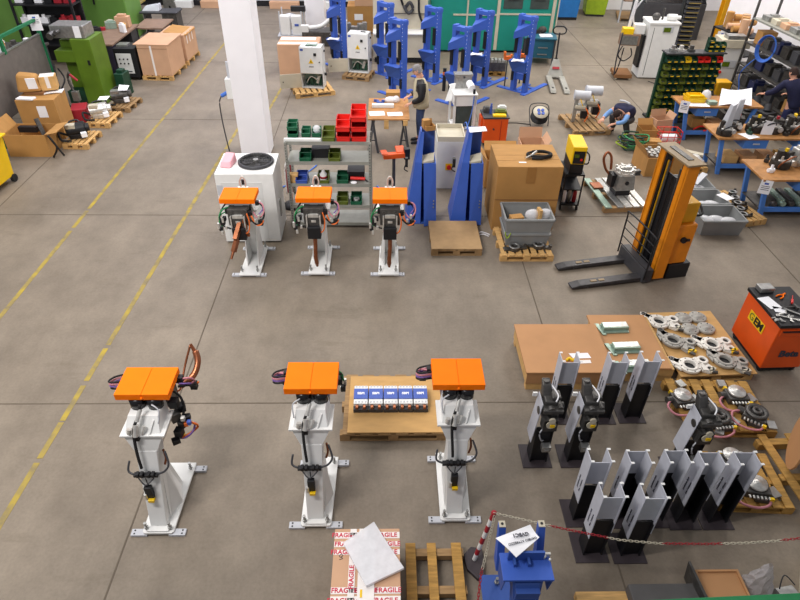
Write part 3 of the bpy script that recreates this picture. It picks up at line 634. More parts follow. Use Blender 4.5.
# ================================================================ pallet with hosed gear units
def hosed(px, py, rz, label, z0=.15, disc=True, mirror=1):
    g = G(px, py, .22); t = thing('gear_unit', label, 'gear unit', (g.x, g.y, z0), rz, 'gear units with hoses')
    m = MB(); m.box(0, 0, 0, .26, .2, .1).box(.05, -.12, 0, .18, .06, .06).cyl((-.13, .02, .05), (-.2, .02, .05), .045); m.build('housing', 'steel_dark', t, bevel=.01)
    if disc: MB().lathe([(0, .1), (.1, .1), (.11, .115), (.1, .135), (.04, .13), (.035, .15), (0, .15)], 22, c=(0, .02, 0)).build('flange_disc', 'steel_bright', t)
    else: MB().ring(0, .02, .1, .13, .08, .03).ring(0, .02, .1, .06, .03, .05).build('flange_disc', 'steel_dark', t)
    m = MB()
    for k in range(6): m.cyl((-.1 + k * .04, -.115, .07), (-.1 + k * .04, -.15, .07), .012, n=8)
    m.build('bolt_row', 'steel_bright', t)
    MB().tube([(-.16, -.0, .06), (-.24 * mirror, -.08, .05), (-.2 * mirror, -.2, .03), (-.05, -.24, .03), (.08, -.2, .04), (.12, -.13, .05)], .014, 8).build('hose', 'hose_pink', t)
    MB().box(.2, .0, .0, .1, .13, .03, 25).build('bracket', 'steel', t, bevel=.003)
    MB().box(.12, -.14, .05, .04, .03, .04).build('connector', 'yellow', t); MB().box(-.1, .11, .05, .03, .05, .05).build('connector', 'yellow', t)
    return t
pallet('pallet', 'pallet with gear units and pink hoses in front of the castings', (4.2, 5.16, 0), -2, 1.12, .86, 'wood_yellow', 7)
hosed(683, 397, 10, 'gear unit with pink hose at the far left of its pallet', .13)
hosed(737, 394, 0, 'gear unit with bright disc, far right of the pallet', .13)
hosed(756, 414, -35, 'gear unit with open dark flange at the near right corner of the pallet', .13, False)
hosed(720, 418, 5, 'gear unit behind the stand with the cast gearbox', .13, False)
BL = ['small grey block behind the far left gear unit', 'small grey block behind the far right gear unit', 'small grey block at the near edge of the hose pallet']
for i, (x, y) in enumerate([(681, 383), (722, 383), (720, 430)]):
    g = G(x, y, .17); solo(MB().box(0, 0, 0, .1, .12, .04), 'metal_block', 'steel', BL[i], 'block', (g.x, g.y, .131), 20 - 25 * i, bevel=.004)
pallet('pallet', 'small pallet right of the back row of grey stands', (4.02, 4.05, 0), -3, .8, .72, 'wood_yellow', 6)
hosed(757, 486, -10, 'gear unit with bright disc on the small pallet by the grey stands', .13)
hosed(733, 458, 20, 'gear unit with disc half hidden behind the rightmost grey stand', .13)
# far right open pallet and spool
t = thing('pallet', 'tilted open pallet at the right edge under the green cable spool', 'pallet', (5.0, 4.1, 0), 2)
for x in (-.46, -.12, .2): MB().box(x, 0, .1, .1, 1.2, .022).build('board', 'wood_yellow', t, bevel=.003)
for y in (-.5, 0, .5): MB().box(-.05, y, 0, 1.0, .09, .098).build('crossbeam', 'wood_yellow', t, bevel=.003)
t = thing('cable_spool', 'wooden spool of green cable cut by the right edge of the photo', 'cable spool', (4.76, 4.22, .46), -28)
for x in (-.17, .15): MB().cyl((x, 0, 0), (x + .02, 0, 0), .33, n=28).build('spool_flange', 'hardboard', t)
m = MB()
for k in range(9): m.lathe([(.15, -.15 + k * .033), (.2, -.14 + k * .033), (.15, -.12 + k * .033)], 22, 'X')
m.build('cable', 'green_rack', t)
# ================================================================ tool cart at right
t = thing('tool_cart', 'orange-red wheeled tool cart with a yellow EM plate and black top', 'tool cart', (5.34, 6.24, 0), 2)
MB().box(0, 0, .1, .56, .8, .72).build('body', 'orange_cart', t, bevel=.012)
MB().box(0, 0, .82, .6, .84, .05).build('top_tray', 'black', t, bevel=.008)
m = MB().box(0, 0, .04, .5, .74, .05); m.build('chassis', 'black', t)
for x in (-.22, .22):
    for y in (-.33, .33): MB().cyl((x - .02, y, .05), (x + .02, y, .05), .05).build('caster', 'rubber', t)
for z_ in (.68,):
    d_ = MB().box(0, -.405, z_, .5, .014, .15 if z_ < .6 else .1).build('drawer', 'orange_cart', t, bevel=.004); MB().box(0, -.418, z_ + (.12 if z_ < .6 else .075), .46, .018, .016).build('drawer_handle', 'black', d_)
text('Beta', .15, 'ink', t, (.02, -.406, .36), (90, 0, 0), bold=.006)
pl = MB().box(-.284, .02, .5, .006, .36, .15).build('nameplate', 'yellow', t, bevel=.002); text('G', .15, 'ink_olive', pl, (-.289, .13, .575), (90, 0, -90), bold=.002); text('EM', .16, 'black', pl, (-.289, -.04, .575), (90, 0, -90), bold=.006)
def putg(mb, name, mat, label, cat, px, py, z, rz=0, group=None, bevel=0.0):
    g = G(px, py, z); return solo(mb, name, mat, label, cat, (g.x, g.y, z), rz, group, bevel)
putg(MB().box(0, 0, 0, .2, .14, .07), 'tin_box', 'steel', 'small grey metal box on the far corner of the orange tool cart', 'metal box', 764, 290, .872, 5, bevel=.008)
putg(sheet([(-.1, .13, 0), (-.08, -.12, 0), (.09, -.13, 0), (.08, .13, 0)]), 'paper_sheet', 'paper', 'white sheet of paper on the orange tool cart', 'paper', 770, 303, .872, 12)
putg(sheet([(-.08, .06, 0), (-.05, -.06, 0), (.09, -.05, 0), (.06, .06, 0)]), 'paper_sheet', 'paper', 'smaller white paper below the first on the tool cart', 'paper', 779, 310, .872, -20)
TL = [('pliers', 'orange', 'orange-handled pliers on the tool cart'), ('screwdriver', 'red', 'red screwdriver on the tool cart'), ('spanner', 'steel_bright', 'bright spanner near the front edge of the tool cart'), ('hammer', 'steel_dark', 'dark hammer among the tools on the cart'), ('file', 'steel', 'steel file on the tool cart')]
for i, (n_, mt, l) in enumerate(TL):
    x, y, r_ = [(782, 296, 30), (792, 300, 60), (788, 318, -25), (790, 308, 10), (797, 314, -40)][i]
    m = MB()
    if n_ == 'pliers': m.tube([(-.09, .03, .012), (-.03, .03, .012), (.02, 0, .012)], .01).tube([(-.09, -.03, .012), (-.03, -.03, .012), (.02, 0, .012)], .01).bar((.02, .004, .012), (.07, .004, .012), .02)
    elif n_ == 'screwdriver': m.cyl((-.1, 0, .015), (-.01, 0, .015), .015).cyl((-.01, 0, .015), (.09, 0, .015), .005)
    elif n_ == 'hammer': m.cyl((-.13, 0, .015), (.08, 0, .015), .01).box(.08, 0, 0, .03, .1, .03)
    elif n_ == 'spanner': m.bar((-.1, 0, .008), (.1, 0, .008), .018, .01).ring(-.12, 0, .002, .025, .013, .012).ring(.12, 0, .002, .022, .011, .012)
    else: m.bar((-.12, 0, .01), (.12, 0, .01), .024, .01).cyl((-.12, 0, .012), (-.19, 0, .012), .012)
    putg(m, n_, mt, l, 'tool', x, y, .874, r_)
m = MB()
for k in range(14): a = rnd.uniform(0, 6.3); x, y = rnd.uniform(-.12, .16), rnd.uniform(-.09, .09); m.cyl((x, y, .01), (x + .05 * math.cos(a), y + .05 * math.sin(a), rnd.uniform(.01, .03)), rnd.uniform(.005, .012), n=6)
g = G(780, 318, .88); solo(m, 'drill_bits', 'steel_bright', 'loose heap of small steel bits at the front of the tool cart', 'tools', (g.x + .02, g.y, .872), kind='stuff')
# ================================================================ bottom right clutter
t = thing('foam_tray', 'long dark grey foam block at the bottom edge right of the blue stand', 'foam block', (2.6, 2.66, 0))
MB().box(0, 0, 0, .64, .32, .22).build('block', 'grey_foam', t, bevel=.01); MB().box(.06, -.03, .22, .5, .03, .006).build('slot', 'black', t)
t = thing('wooden_box', 'brown wooden box at the bottom edge beside plastic wrap', 'wooden box', (3.17, 2.76, 0))
MB().tray(0, 0, 0, .42, .36, .24, .02).build('box_body', 'hardboard', t); MB().box(0, .0, .2, .38, .32, .02).build('inner_board', 'hardboard', t); MB().hull([(-.25, .2, .05), (-.22, .2, .05), (-.22, -.2, .05), (-.25, -.2, .05)], [(-.3, .2, .36), (-.28, .2, .36), (-.22, -.2, .3), (-.25, -.2, .3)]).build('side_board', 'steel_dark', t)
m = MB(); rr = random.Random(3)
prof = []
vs = []
for i in range(9):
    for j in range(14):
        a = 2 * PI * j / 14; zz = i / 8; r_ = (.17 - .15 * zz ** 1.2) * (1 + rr.uniform(-.18, .18)); vs.append((r_ * math.cos(a), r_ * .8 * math.sin(a), zz * .5 + rr.uniform(-.01, .01)))
fs = [(i * 14 + j, i * 14 + (j + 1) % 14, (i + 1) * 14 + (j + 1) % 14, (i + 1) * 14 + j) for i in range(8) for j in range(14)]
m.add(vs, fs, False); solo(m, 'plastic_wrap', 'film_clear', 'crumpled clear plastic wrap standing beside the brown wooden box', 'plastic wrap', (3.55, 2.84, 0))
t = thing('metal_case', 'pale grey flat case with a clip in the lower right corner', 'case', (4.22, 2.88, 0), -32)
MB().box(0, 0, .0, .3, .4, .2).build('case_body', 'cream', t, bevel=.008); MB().tube([(-.05, -.06, .2), (-.01, -.02, .215), (.05, -.05, .2)], .01).build('clip', 'black', t)
t = thing('grey_bag', 'grey folded sheet with a wire loop, between the plastic wrap and the pale case', 'sheet', (3.86, 2.72, 0), 10)
MB().hull([(-.12, -.2, 0), (.14, -.2, 0), (.14, .14, 0), (-.12, .14, 0)], [(-.1, -.18, .16), (.1, -.18, .14), (.08, .12, .1), (-.1, .12, .1)]).build('fold', 'steel', t); MB().tube([(-.08, .1, .12), (.0, .18, .2), (.08, .1, .14)], .006).build('wire_loop', 'darkgrey', t)
solo(MB().box(0, 0, 0, .5, .3, .1), 'wooden_plank', 'wood', 'pale plank end at the bottom edge left of the foam block', 'plank', (2.05, 2.66, 0), bevel=.004)
t = thing('green_tarp_bench', 'green topped low bench filling the bottom right edge', 'bench', (3.3, 2.31, 0), 2)
MB().box(0, 0, .52, 2.3, .46, .04).build('top', 'green_edge', t, bevel=.006)
for x in (-1.0, 1.0):
    for y in (-.18, .18): MB().box(x, y, 0, .05, .05, .52).build('leg', 'darkgrey', t)
# ================================================================ people
def skin(name, joints, mat, parent, sub=2):
    """joints: list of chains [(point, radius), ...]; chains sharing a first point are welded"""
    V = []; Rr = []; E = []
    def vid(p, r):
        p = Vector(p)
        for i, q in enumerate(V):
            if (q - p).length < 1e-4: return i
        V.append(p); Rr.append(r); return len(V) - 1
    for ch in joints:
        pv = None
        for p, r in ch:
            i = vid(p, r)
            if pv is not None and pv != i: E.append((pv, i))
            pv = i
    me = bpy.data.meshes.new(name); me.from_pydata(V, E, []); me.materials.append(MATS[mat])
    o = bpy.data.objects.new(name, me); COL.objects.link(o); o.parent = parent
    o.modifiers.new('skin', 'SKIN'); sv = me.skin_vertices[0].data
    for i, r in enumerate(Rr):
        sv[i].radius = (r if isinstance(r, tuple) else (r, r)); sv[i].use_root = (i == 0)
    o.modifiers['skin'].use_smooth_shade = True
    s = o.modifiers.new('subd', 'SUBSURF'); s.levels = sub; s.render_levels = sub
    ev = o.evaluated_get(bpy.context.evaluated_depsgraph_get()); m2 = bpy.data.meshes.new_from_object(ev)
    o.modifiers.clear(); o.data = m2; bpy.data.meshes.remove(me); m2.name = name
    m2.materials.clear(); m2.materials.append(MATS[mat]); return o
def fingers(m, wrist, dirv, palmn, s=1):
    """palm and five bent fingers at a wrist"""
    w = Vector(wrist); d = Vector(dirv).normalized(); n = Vector(palmn).normalized(); u = d.cross(n).normalized()
    m.hull([w + u * .028 + n * .012, w - u * .028 + n * .012, w - u * .028 - n * .012, w + u * .028 - n * .012], [w + d * .09 + u * .042 + n * .012, w + d * .09 - u * .042 + n * .012, w + d * .09 - u * .042 - n * .012, w + d * .09 + u * .042 - n * .012])
    for k, L in enumerate((.07, .08, .075, .06)):
        b = w + d * .085 + u * (.033 - k * .022); m.tube([b, b + d * L * .5 - n * .004, b + d * L * .8 - n * .025, b + d * L - n * .045], .0095, 6, 3)
    b = w + d * .03 + u * s * .03; m.tube([b, b + d * .035 + u * s * .03 - n * .01, b + d * .065 + u * s * .034 - n * .03], .011, 6, 3)
def head(t, c, face, tilt, hair, back_only=False, hair_r=1.06):
    """c head centre, face = unit direction looked at"""
    f = Vector(face).normalized(); up = Vector((0, 0, 1)) - f * f.z; up.normalize(); s = f.cross(up)
    Q = Matrix((s, f, up)).transposed().to_4x4(); Q.translation = Vector(c)
    m = MB(); m.M = Q; m.ball((0, 0, 0), .1, .78, .98, 1.18, 18); m.ball((0, .035, -.065), .062, .8, .8, .9)
    m.hull([(-.014, .085, -.02), (.014, .085, -.02), (.01, .085, .03), (-.01, .085, .03)], [(-.009, .118, -.018), (.009, .118, -.018), (.004, .1, .02), (-.004, .1, .02)])
    for x in (-.08, .08): m.ball((x, -.005, -.005), .024, .4, .8, 1.2, 8)
    m.cyl((0, -.02, -.18), (0, -.005, -.06), .055, .052); m.build('head', 'skin', t)
    m = MB(); m.M = Q
    for x in (-.032, .032): m.ball((x, .087, .015), .011, n=8)
    m.box(0, .094, -.055, .045, .01, .006); m.build('eyes_and_mouth', 'hair_dark', t)
    m = MB(); m.M = Q; 
    vs = []; N = 18
    for i in range(8):
        ph = PI * .5 * i / 7
        for j in range(N):
            a = 2 * PI * j / N; r = .108 * math.sin(PI * .5 * (1 - i / 7) + .0001); z = .03 + .1 * math.sin(ph); y = r * math.sin(a)
            zz = z - (.085 if math.sin(a) < .2 and i == 0 else (.05 if math.sin(a) < .2 and i == 1 else 0))
            vs.append((r * math.cos(a) * .82, y * .98 - .006, zz))
    fs = [(i * N + j, i * N + (j + 1) % N, (i + 1) * N + (j + 1) % N, (i + 1) * N + j) for i in range(7) for j in range(N)]
    m.add(vs, fs, True); m.build('hair', hair, t)
# standing man, faces -X, forearms over the bench
mx, my = .78, 13.6
t = thing('person', 'grey-haired person in a beige vest over black sleeves, working at the folding bench', 'person', (mx, my, 0), 0)
skin('body', [[((0, 0, .95), .1), ((-.01, 0, 1.2), .12), ((-.03, 0, 1.4), .11), ((-.06, 0, 1.5), .055), ((-.09, 0, 1.58), .05)],
              [((0, 0, .95), .1), ((0, .09, .88), .09), ((-.03, .1, .48), .06), ((0, .1, .1), .045), ((-.09, .1, .05), .04)],
              [((0, 0, .95), .1), ((0, -.09, .88), .09), ((-.03, -.1, .48), .06), ((.02, -.1, .1), .045), ((-.07, -.1, .05), .04)],
              [((-.03, 0, 1.4), .11), ((-.03, .2, 1.4), .055), ((-.02, .26, 1.14), .045), ((-.26, .2, 1.03), .033)],
              [((-.03, 0, 1.4), .11), ((-.03, -.2, 1.4), .055), ((.0, -.27, 1.12), .045), ((-.24, -.2, 1.0), .033)]], 'skin', t)
skin('sweater', [[((0, 0, 1.0), (.15, .13)), ((-.01, 0, 1.2), (.15, .135)), ((-.03, 0, 1.38), (.135, .12)), ((-.055, 0, 1.5), .07)],
              [((-.03, 0, 1.38), (.135, .12)), ((-.03, .22, 1.38), .105), ((-.02, .29, 1.14), .085), ((-.24, .21, 1.035), .055)],
              [((-.03, 0, 1.38), (.135, .12)), ((-.03, -.22, 1.38), .105), ((.0, -.3, 1.12), .085), ((-.22, -.21, 1.005), .055)]], 'black', t)
skin('trousers', [[((0, 0, .98), (.15, .13)), ((0, 0, .92), (.15, .14))], [((0, 0, .92), (.15, .14)), ((0, .095, .84), .105), ((-.03, .105, .48), .078), ((0, .105, .08), .065)],
              [((0, 0, .92), (.15, .14)), ((0, -.095, .84), .105), ((-.03, -.105, .48), .078), ((.02, -.105, .08), .065)]], 'jeans', t)
m = MB()
def ringpts(z, a, b, cx, open_=.0, n=22): return [(cx + a * math.cos(2 * PI * i / n), b * math.sin(2 * PI * i / n), z) for i in range(n)]
L = [ringpts(.86, .185, .225, .0), ringpts(1.0, .185, .22, 0), ringpts(1.2, .18, .225, -.01), ringpts(1.36, .16, .215, -.025), ringpts(1.46, .12, .15, -.04), ringpts(1.51, .08, .085, -.05)]
vs = sum(L, []); n_ = 22; fs = [(i * n_ + j, i * n_ + (j + 1) % n_, (i + 1) * n_ + (j + 1) % n_, (i + 1) * n_ + j) for i in range(5) for j in range(n_) if j not in (10, 11)]
m.add(vs, fs, True); v_ = m.build('vest', 'vest', t); sd = v_.modifiers.new('thick', 'SOLIDIFY'); sd.thickness = .015
head(t, (-.11, 0, 1.66), (-1, 0, -.55), 0, 'hair_grey')
m = MB(); fingers(m, (-.25, .2, 1.02), (-1, -.2, -.35), (0, 0, 1), 1); fingers(m, (-.23, -.2, .99), (-1, .2, -.3), (0, 0, 1), -1); m.build('hands', 'skin', t)
m = MB()
for y in (-.1, .1): m.hull([(.06, y - .045, 0), (-.22, y - .05, 0), (-.22, y + .05, 0), (.06, y + .045, 0)], [(.05, y - .04, .1), (-.19, y - .035, .05), (-.19, y + .035, .05), (.05, y + .04, .1)])
m.build('shoes', 'black', t, bevel=.012)
# crouching person in dark vest
cx, cy = 5.72, 14.15
t = thing('person', 'crouching dark-haired person in a navy vest with light blue sleeves beside the gear pallet', 'person', (cx, cy, 0), 0)
sk = [[((.12, .1, .42), .12), ((.02, .02, .56), .13), ((-.12, -.1, .62), .11), ((-.2, -.2, .62), .055)],
      [((.12, .1, .42), .12), ((.2, -.02, .36), .09), ((-.02, -.26, .42), .07), ((.12, -.2, .08), .05), ((.0, -.26, .04), .04)],
      [((.12, .1, .42), .12), ((.06, .2, .34), .09), ((-.24, .12, .42), .07), ((-.1, .2, .08), .05), ((-.22, .14, .04), .04)]]
skin('body', sk + [[((-.12, -.1, .62), .11), ((.0, -.28, .6), .06), ((-.12, -.42, .46), .045), ((-.32, -.36, .4), .035)], [((-.12, -.1, .62), .11), ((-.26, .06, .6), .06), ((-.4, .04, .46), .045), ((-.52, -.08, .42), .035)]], 'skin', t)
skin('trousers', [[((.14, .12, .44), .15), ((.12, .1, .4), .15)], [((.12, .1, .4), .15), ((.22, -.02, .36), .11), ((-.02, -.26, .42), .09), ((.12, -.2, .08), .07)], [((.12, .1, .4), .15), ((.06, .22, .34), .11), ((-.24, .12, .42), .09), ((-.1, .2, .08), .07)]], 'darkgrey', t)
skin('vest', [[((.2, .18, .44), (.24, .18)), ((.04, .04, .6), (.26, .18)), ((-.1, -.08, .64), (.24, .15)), ((-.17, -.16, .63), .09)], [((-.1, -.08, .64), (.24, .15)), ((-.01, -.25, .6), .09)], [((-.1, -.08, .64), (.24, .15)), ((-.25, .04, .6), .09)]], 'navy', t)
skin('sleeves', [[((.0, -.27, .6), .072), ((-.12, -.42, .46), .062), ((-.3, -.37, .41), .045)]], 'blue_cloth', t); skin('sleeves', [[((-.26, .05, .6), .072), ((-.41, .04, .46), .062), ((-.5, -.06, .42), .045)]], 'blue_cloth', t)
m = MB(); m.tube([(-.14, .08, .8), (-.06, -.02, .82), (.04, -.12, .79)], .022); m.build('reflective_stripe', 'lightgrey', t);
head(t, (-.26, -.28, .6), (-.5, -.3, -.95), 0, 'hair_dark')
m = MB(); fingers(m, (-.3, -.36, .4), (-1, .1, -.3), (0, 0, 1), 1); fingers(m, (-.5, -.08, .42), (-.8, -.6, -.3), (0, 0, 1), -1); m.build('hands', 'skin', t)
m = MB()
for x, y in ((.06, -.23), (-.16, .17)): m.hull([(x + .1, y + .02, 0), (x + .06, y + .1, 0), (x - .18, y - .02, 0), (x - .14, y - .1, 0)], [(x + .08, y + .03, .09), (x + .05, y + .08, .09), (x - .15, y - .02, .05), (x - .12, y - .08, .05)])
m.build('shoes', 'black', t, bevel=.012)
# man at the right benches, seen from behind, leaning left
g = G(792, 104, .9); t = thing('person', 'person in a navy sweater leaning over the right workbench', 'person', (g.x, g.y, 0), 0)
skin('body', [[((.05, 0, .92), .11), ((-.0, .05, 1.15), .13), ((-.08, .1, 1.35), .11), ((-.12, .14, 1.45), .055)], [((.05, 0, .92), .11), ((.14, 0, .85), .09), ((.14, .0, .46), .06), ((.14, .04, .08), .045), ((.14, .12, .04), .04)],
              [((.05, 0, .92), .11), ((-.04, 0, .85), .09), ((-.04, .0, .46), .06), ((-.04, .04, .08), .045), ((-.04, .12, .04), .04)], [((-.08, .1, 1.35), .11), ((-.27, .12, 1.33), .06), ((-.42, .2, 1.1), .045), ((-.56, .34, 1.02), .035)], [((-.08, .1, 1.35), .11), ((.13, .1, 1.33), .06), ((.2, .22, 1.08), .045), ((.08, .4, 1.0), .035)]], 'skin', t)
skin('sweater', [[((.07, -.01, .78), (.2, .16)), ((.05, 0, .92), (.2, .17)), ((-.0, .05, 1.15), (.21, .16)), ((-.08, .1, 1.35), (.19, .13)), ((-.11, .13, 1.43), .08)], [((-.08, .1, 1.35), (.19, .13)), ((-.28, .12, 1.33), .09), ((-.43, .2, 1.1), .075), ((-.54, .32, 1.03), .055)], [((-.08, .1, 1.35), (.19, .13)), ((.14, .1, 1.33), .09), ((.21, .22, 1.08), .075), ((.09, .38, 1.0), .055)]], 'navy', t)
skin('trousers', [[((.05, 0, .95), (.17, .14)), ((.05, 0, .9), (.17, .15))], [((.05, 0, .9), (.17, .15)), ((.14, 0, .82), .11), ((.14, .0, .46), .08), ((.14, .04, .08), .065)], [((.05, 0, .9), (.17, .15)), ((-.04, 0, .82), .11), ((-.04, .0, .46), .08), ((-.04, .04, .08), .065)]], 'darkblue', t)
head(t, (-.14, .18, 1.56), (-.3, 1, -.4), 0, 'hair_dark')
m = MB(); fingers(m, (-.55, .33, 1.02), (-.5, 1, -.2), (0, 0, 1), 1); fingers(m, (.08, .4, 1.0), (-.3, 1, -.2), (0, 0, 1), -1); m.build('hands', 'skin', t)
m = MB()
for x in (-.04, .14): m.hull([(x - .045, -.02, 0), (x + .045, -.02, 0), (x + .05, .24, 0), (x - .05, .24, 0)], [(x - .04, -.02, .1), (x + .04, -.02, .1), (x + .035, .21, .05), (x - .035, .21, .05)])
m.build('shoes', 'black', t, bevel=.012)
# ================================================================ condenser unit
t = thing('condenser_unit', 'white outdoor condenser unit with a round fan grille on top beside the column', 'air conditioner', (-2.36, 9.54, 0), 1)
MB().box(0, 0, .03, .96, .82, 1.3).build('casing', 'white', t, bevel=.01)
for x in (-.38, .38): MB().box(x, 0, 0, .1, .7, .03).build('foot', 'darkgrey', t)
MB().box(-.25, -.412, .08, .3, .006, 1.1).build('side_panel', 'cab_white', t); MB().box(.1, -.412, .08, .36, .006, 1.1).build('front_panel', 'cab_white', t)
MB().box(-.42, -.414, .95, .1, .004, .18).build('rating_label', 'lightgrey', t); MB().box(.49, -.1, .4, .02, .12, .3).build('pipe_cover', 'steel', t)
f_ = MB().lathe([(.3, 1.330), (.3, 1.370), (.28, 1.385), (.26, 1.370), (.26, 1.330)], 28, c=(.14, .03, 0)).build('fan_ring', 'darkgrey', t)
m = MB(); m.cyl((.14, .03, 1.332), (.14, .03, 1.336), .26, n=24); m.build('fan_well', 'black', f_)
m = MB()
for k in range(5): m.lathe([(.05 + k * .045, 1.380), (.056 + k * .045, 1.384), (.05 + k * .045, 1.388)], 24, c=(.14, .03, 0))
for k in range(10): a = PI * k / 5; m.cyl((.14, .03, 1.385), (.14 + .27 * math.cos(a), .03 + .27 * math.sin(a), 1.380), .004, n=5)
m.build('fan_guard', 'steel_dark', f_); MB().cyl((.14, .03, 1.350), (.14, .03, 1.392), .045).build('fan_hub', 'steel', f_)
m = MB()
for k in range(4): m.hull([(.14, .03, 1.340), (.16, .05, 1.340), (.14, .06, 1.345)], [(.14 + .23 * math.cos(k * PI / 2), .03 + .23 * math.sin(k * PI / 2), 1.340), (.14 + .2 * math.cos(k * PI / 2 + .5), .03 + .2 * math.sin(k * PI / 2 + .5), 1.350), (.14 + .15 * math.cos(k * PI / 2 + .7), .03 + .15 * math.sin(k * PI / 2 + .7), 1.355)])
m.build('fan_blade', 'darkgrey', f_)
m = MB().hull([(-.1, -.16, 0), (.1, -.16, 0), (.12, .14, 0), (-.08, .14, 0)], [(-.09, -.1, .07), (.09, -.12, .1), (.12, .1, .17), (-.05, .12, .17)]); solo(m, 'folded_cloth', 'pink', 'pink folded cloth lying on the white condenser unit', 'cloth', (-2.68, 9.5, 1.334), -6, bevel=.02)
t = thing('socket_box', 'white socket box with a blue plug on the side of the white column', 'socket box', (-3.32, 12.95, 1.25))
MB().box(0, 0, 0, .16, .2, .42).build('box_body', 'white', t, bevel=.01); MB().cyl((-.08, -.05, .12), (-.2, -.08, .06), .04).build('plug', 'blue_hose', t)
MB().tube([(-.2, -.08, .06), (-.26, -.1, -.1), (-.26, -.1, -.6), (-.22, -.1, -1.18)], .014).build('cable', 'darkgrey', t); MB().cyl((0, 0, .42), (0, 0, .75), .03).build('conduit', 'lightgrey', t)
# red white chain bundle hanging on a post
t = thing('barrier_post', 'barrier pole draped with bundled red and white chain between condenser and shelving', 'barrier post', (-1.84, 10.45, 0))
MB().lathe([(0, 0), (.17, 0), (.16, .06), (.04, .08), (0, .08)], 20).build('base', 'black', t); MB().cyl((0, 0, .08), (0, 0, .95), .025).build('pole', 'red_dark', t)
for k in range(14):
    a = k * 2.4; x, y = .06 * math.cos(a), .06 * math.sin(a) - .02; z0 = .3 + .05 * (k % 3); m = MB()
    m.tube([(x * .4, y * .4, .95), (x, y, z0 + .45), (x * 1.2, y * 1.2, z0)], .014, 6); m.build('chain_strand', 'red_dark' if k % 2 else 'white', t)
# floor hoses
solo(MB().tube([(0, 0, .015), (.35, -.15, .015), (.7, -.8, .015), (.8, -1.8, .015), (.4, -2.6, .015), (.15, -3.0, .015)], .014), 'air_hose', 'blue_hose', 'blue hose curving on the floor between the column and shelving', 'hose', (-2.3, 14.2, 0))
solo(MB().tube([(0, 0, .015), (.15, -.3, .015), (.35, -.5, .02), (.5, -.55, .015)], .016), 'air_hose', 'blue_hose', 'blue hose on the floor right of the grey shelving', 'hose', (-.2, 11.3, 0))
# ================================================================ grey shelving
shx, shy = -1.0, 9.9
t = thing('shelf_rack', 'grey perforated steel shelving with bins behind the middle gun stand', 'shelving', (shx, shy, 0))
W_, D_ = 1.42, .5; ZS = (.1, .46, .88, 1.3, 1.66)
for z in ZS:
    m = MB(); m.box(0, 0, z - .03, W_, D_, .03); m.box(0, -D_ / 2 + .005, z - .045, W_, .012, .06); m.build('shelf', 'rackgrey', t)
for x in (-1, 1):
    for y in (-1, 1):
        u = MB().box(x * (W_ / 2 - .0), y * D_ / 2, 0, .045, .045, 1.66).build('upright', 'rackgrey', t)
        m = MB()
        for k in range(31): m.box(x * W_ / 2, y * D_ / 2 - .024, .05 + k * .052, .014, .003, .02)
        m.build('slot', 'darkgrey', u)
def bin_(name, mat, label, x, y, z, w, d, h, group=None, rz=0, loc0=(shx, shy), cat='storage bin'):
    m = MB(); th = .01
    pr = [(-d / 2, 0), (d / 2, 0), (d / 2, h), (-d / 2 + d * .32, h), (-d / 2 + d * .1, h * .62), (-d / 2, h * .5)]
    for s in (-1, 1): m.prism(pr, th, 'X', s * (w / 2) - (th if s > 0 else 0))
    m.box(0, 0, 0, w, d, th).box(0, d / 2 - th / 2, 0, w, th, h).box(0, -d / 2 + th / 2, 0, w, th, h * .5).box(0, -d / 2, h * .45, w + .012, .02, .014).box(0, -d / 2 + d * .34, h - .012, w + .012, .014, .012)
    return solo(m, name, mat, label, cat, (loc0[0] + x, loc0[1] + y, z), rz, group, bevel=.002)
for k, l in enumerate(['red storage bin, bottom of the left red stack on the shelving', 'red storage bin, top of the left red stack on the shelving']): bin_('storage_bin', 'red', l, .27, -.03, 1.661 + k * .171, .23, .38, .17, 'red bins on top of the shelving')
for k, l in enumerate(['red storage bin, bottom of the right red stack of three', 'red storage bin, middle of the right red stack of three', 'red storage bin, topmost of the right red stack']): bin_('storage_bin', 'red', l, .53, -.02, 1.661 + k * .171, .25, .4, .17, 'red bins on top of the shelving')
bin_('storage_bin', 'olive_bin', 'olive green bin on top of the shelving, left of the red stacks', .02, -.06, 1.661, .21, .34, .16)
bin_('storage_bin', 'green_bin', 'dark green bin, lower of the left pair on top of the shelving', -.6, .06, 1.661, .17, .24, .12); bin_('storage_bin', 'green_bin', 'dark green bin, upper of the left pair on top of the shelving', -.6, .06, 1.782, .17, .24, .12)
bin_('storage_bin', 'green_bin', 'single dark green bin on top of the shelving, second from left', -.38, .08, 1.661, .15, .22, .12); bin_('storage_bin', 'green_bin', 'dark green bin with a clear bag on it, top of the shelving', -.2, .08, 1.661, .15, .22, .12)
solo(MB().ball((0, 0, .06), .07, 1, 1, 1), 'plastic_bag', 'film', 'clear bag sticking up from a green bin on the shelving', 'bag', (shx - .2, shy + .08, 1.70))
solo(MB().box(0, 0, 0, .62, .06, .05), 'white_bar', 'white', 'white bar along the front edge of the top shelf', 'bar', (shx - .42, shy - .2, 1.661), bevel=.004)
solo(MB().box(0, 0, 0, .2, .04, .02), 'cream_strip', 'cream', 'short cream strip lying behind the white bar on the top shelf', 'strip', (shx - .42, shy - .12, 1.661))
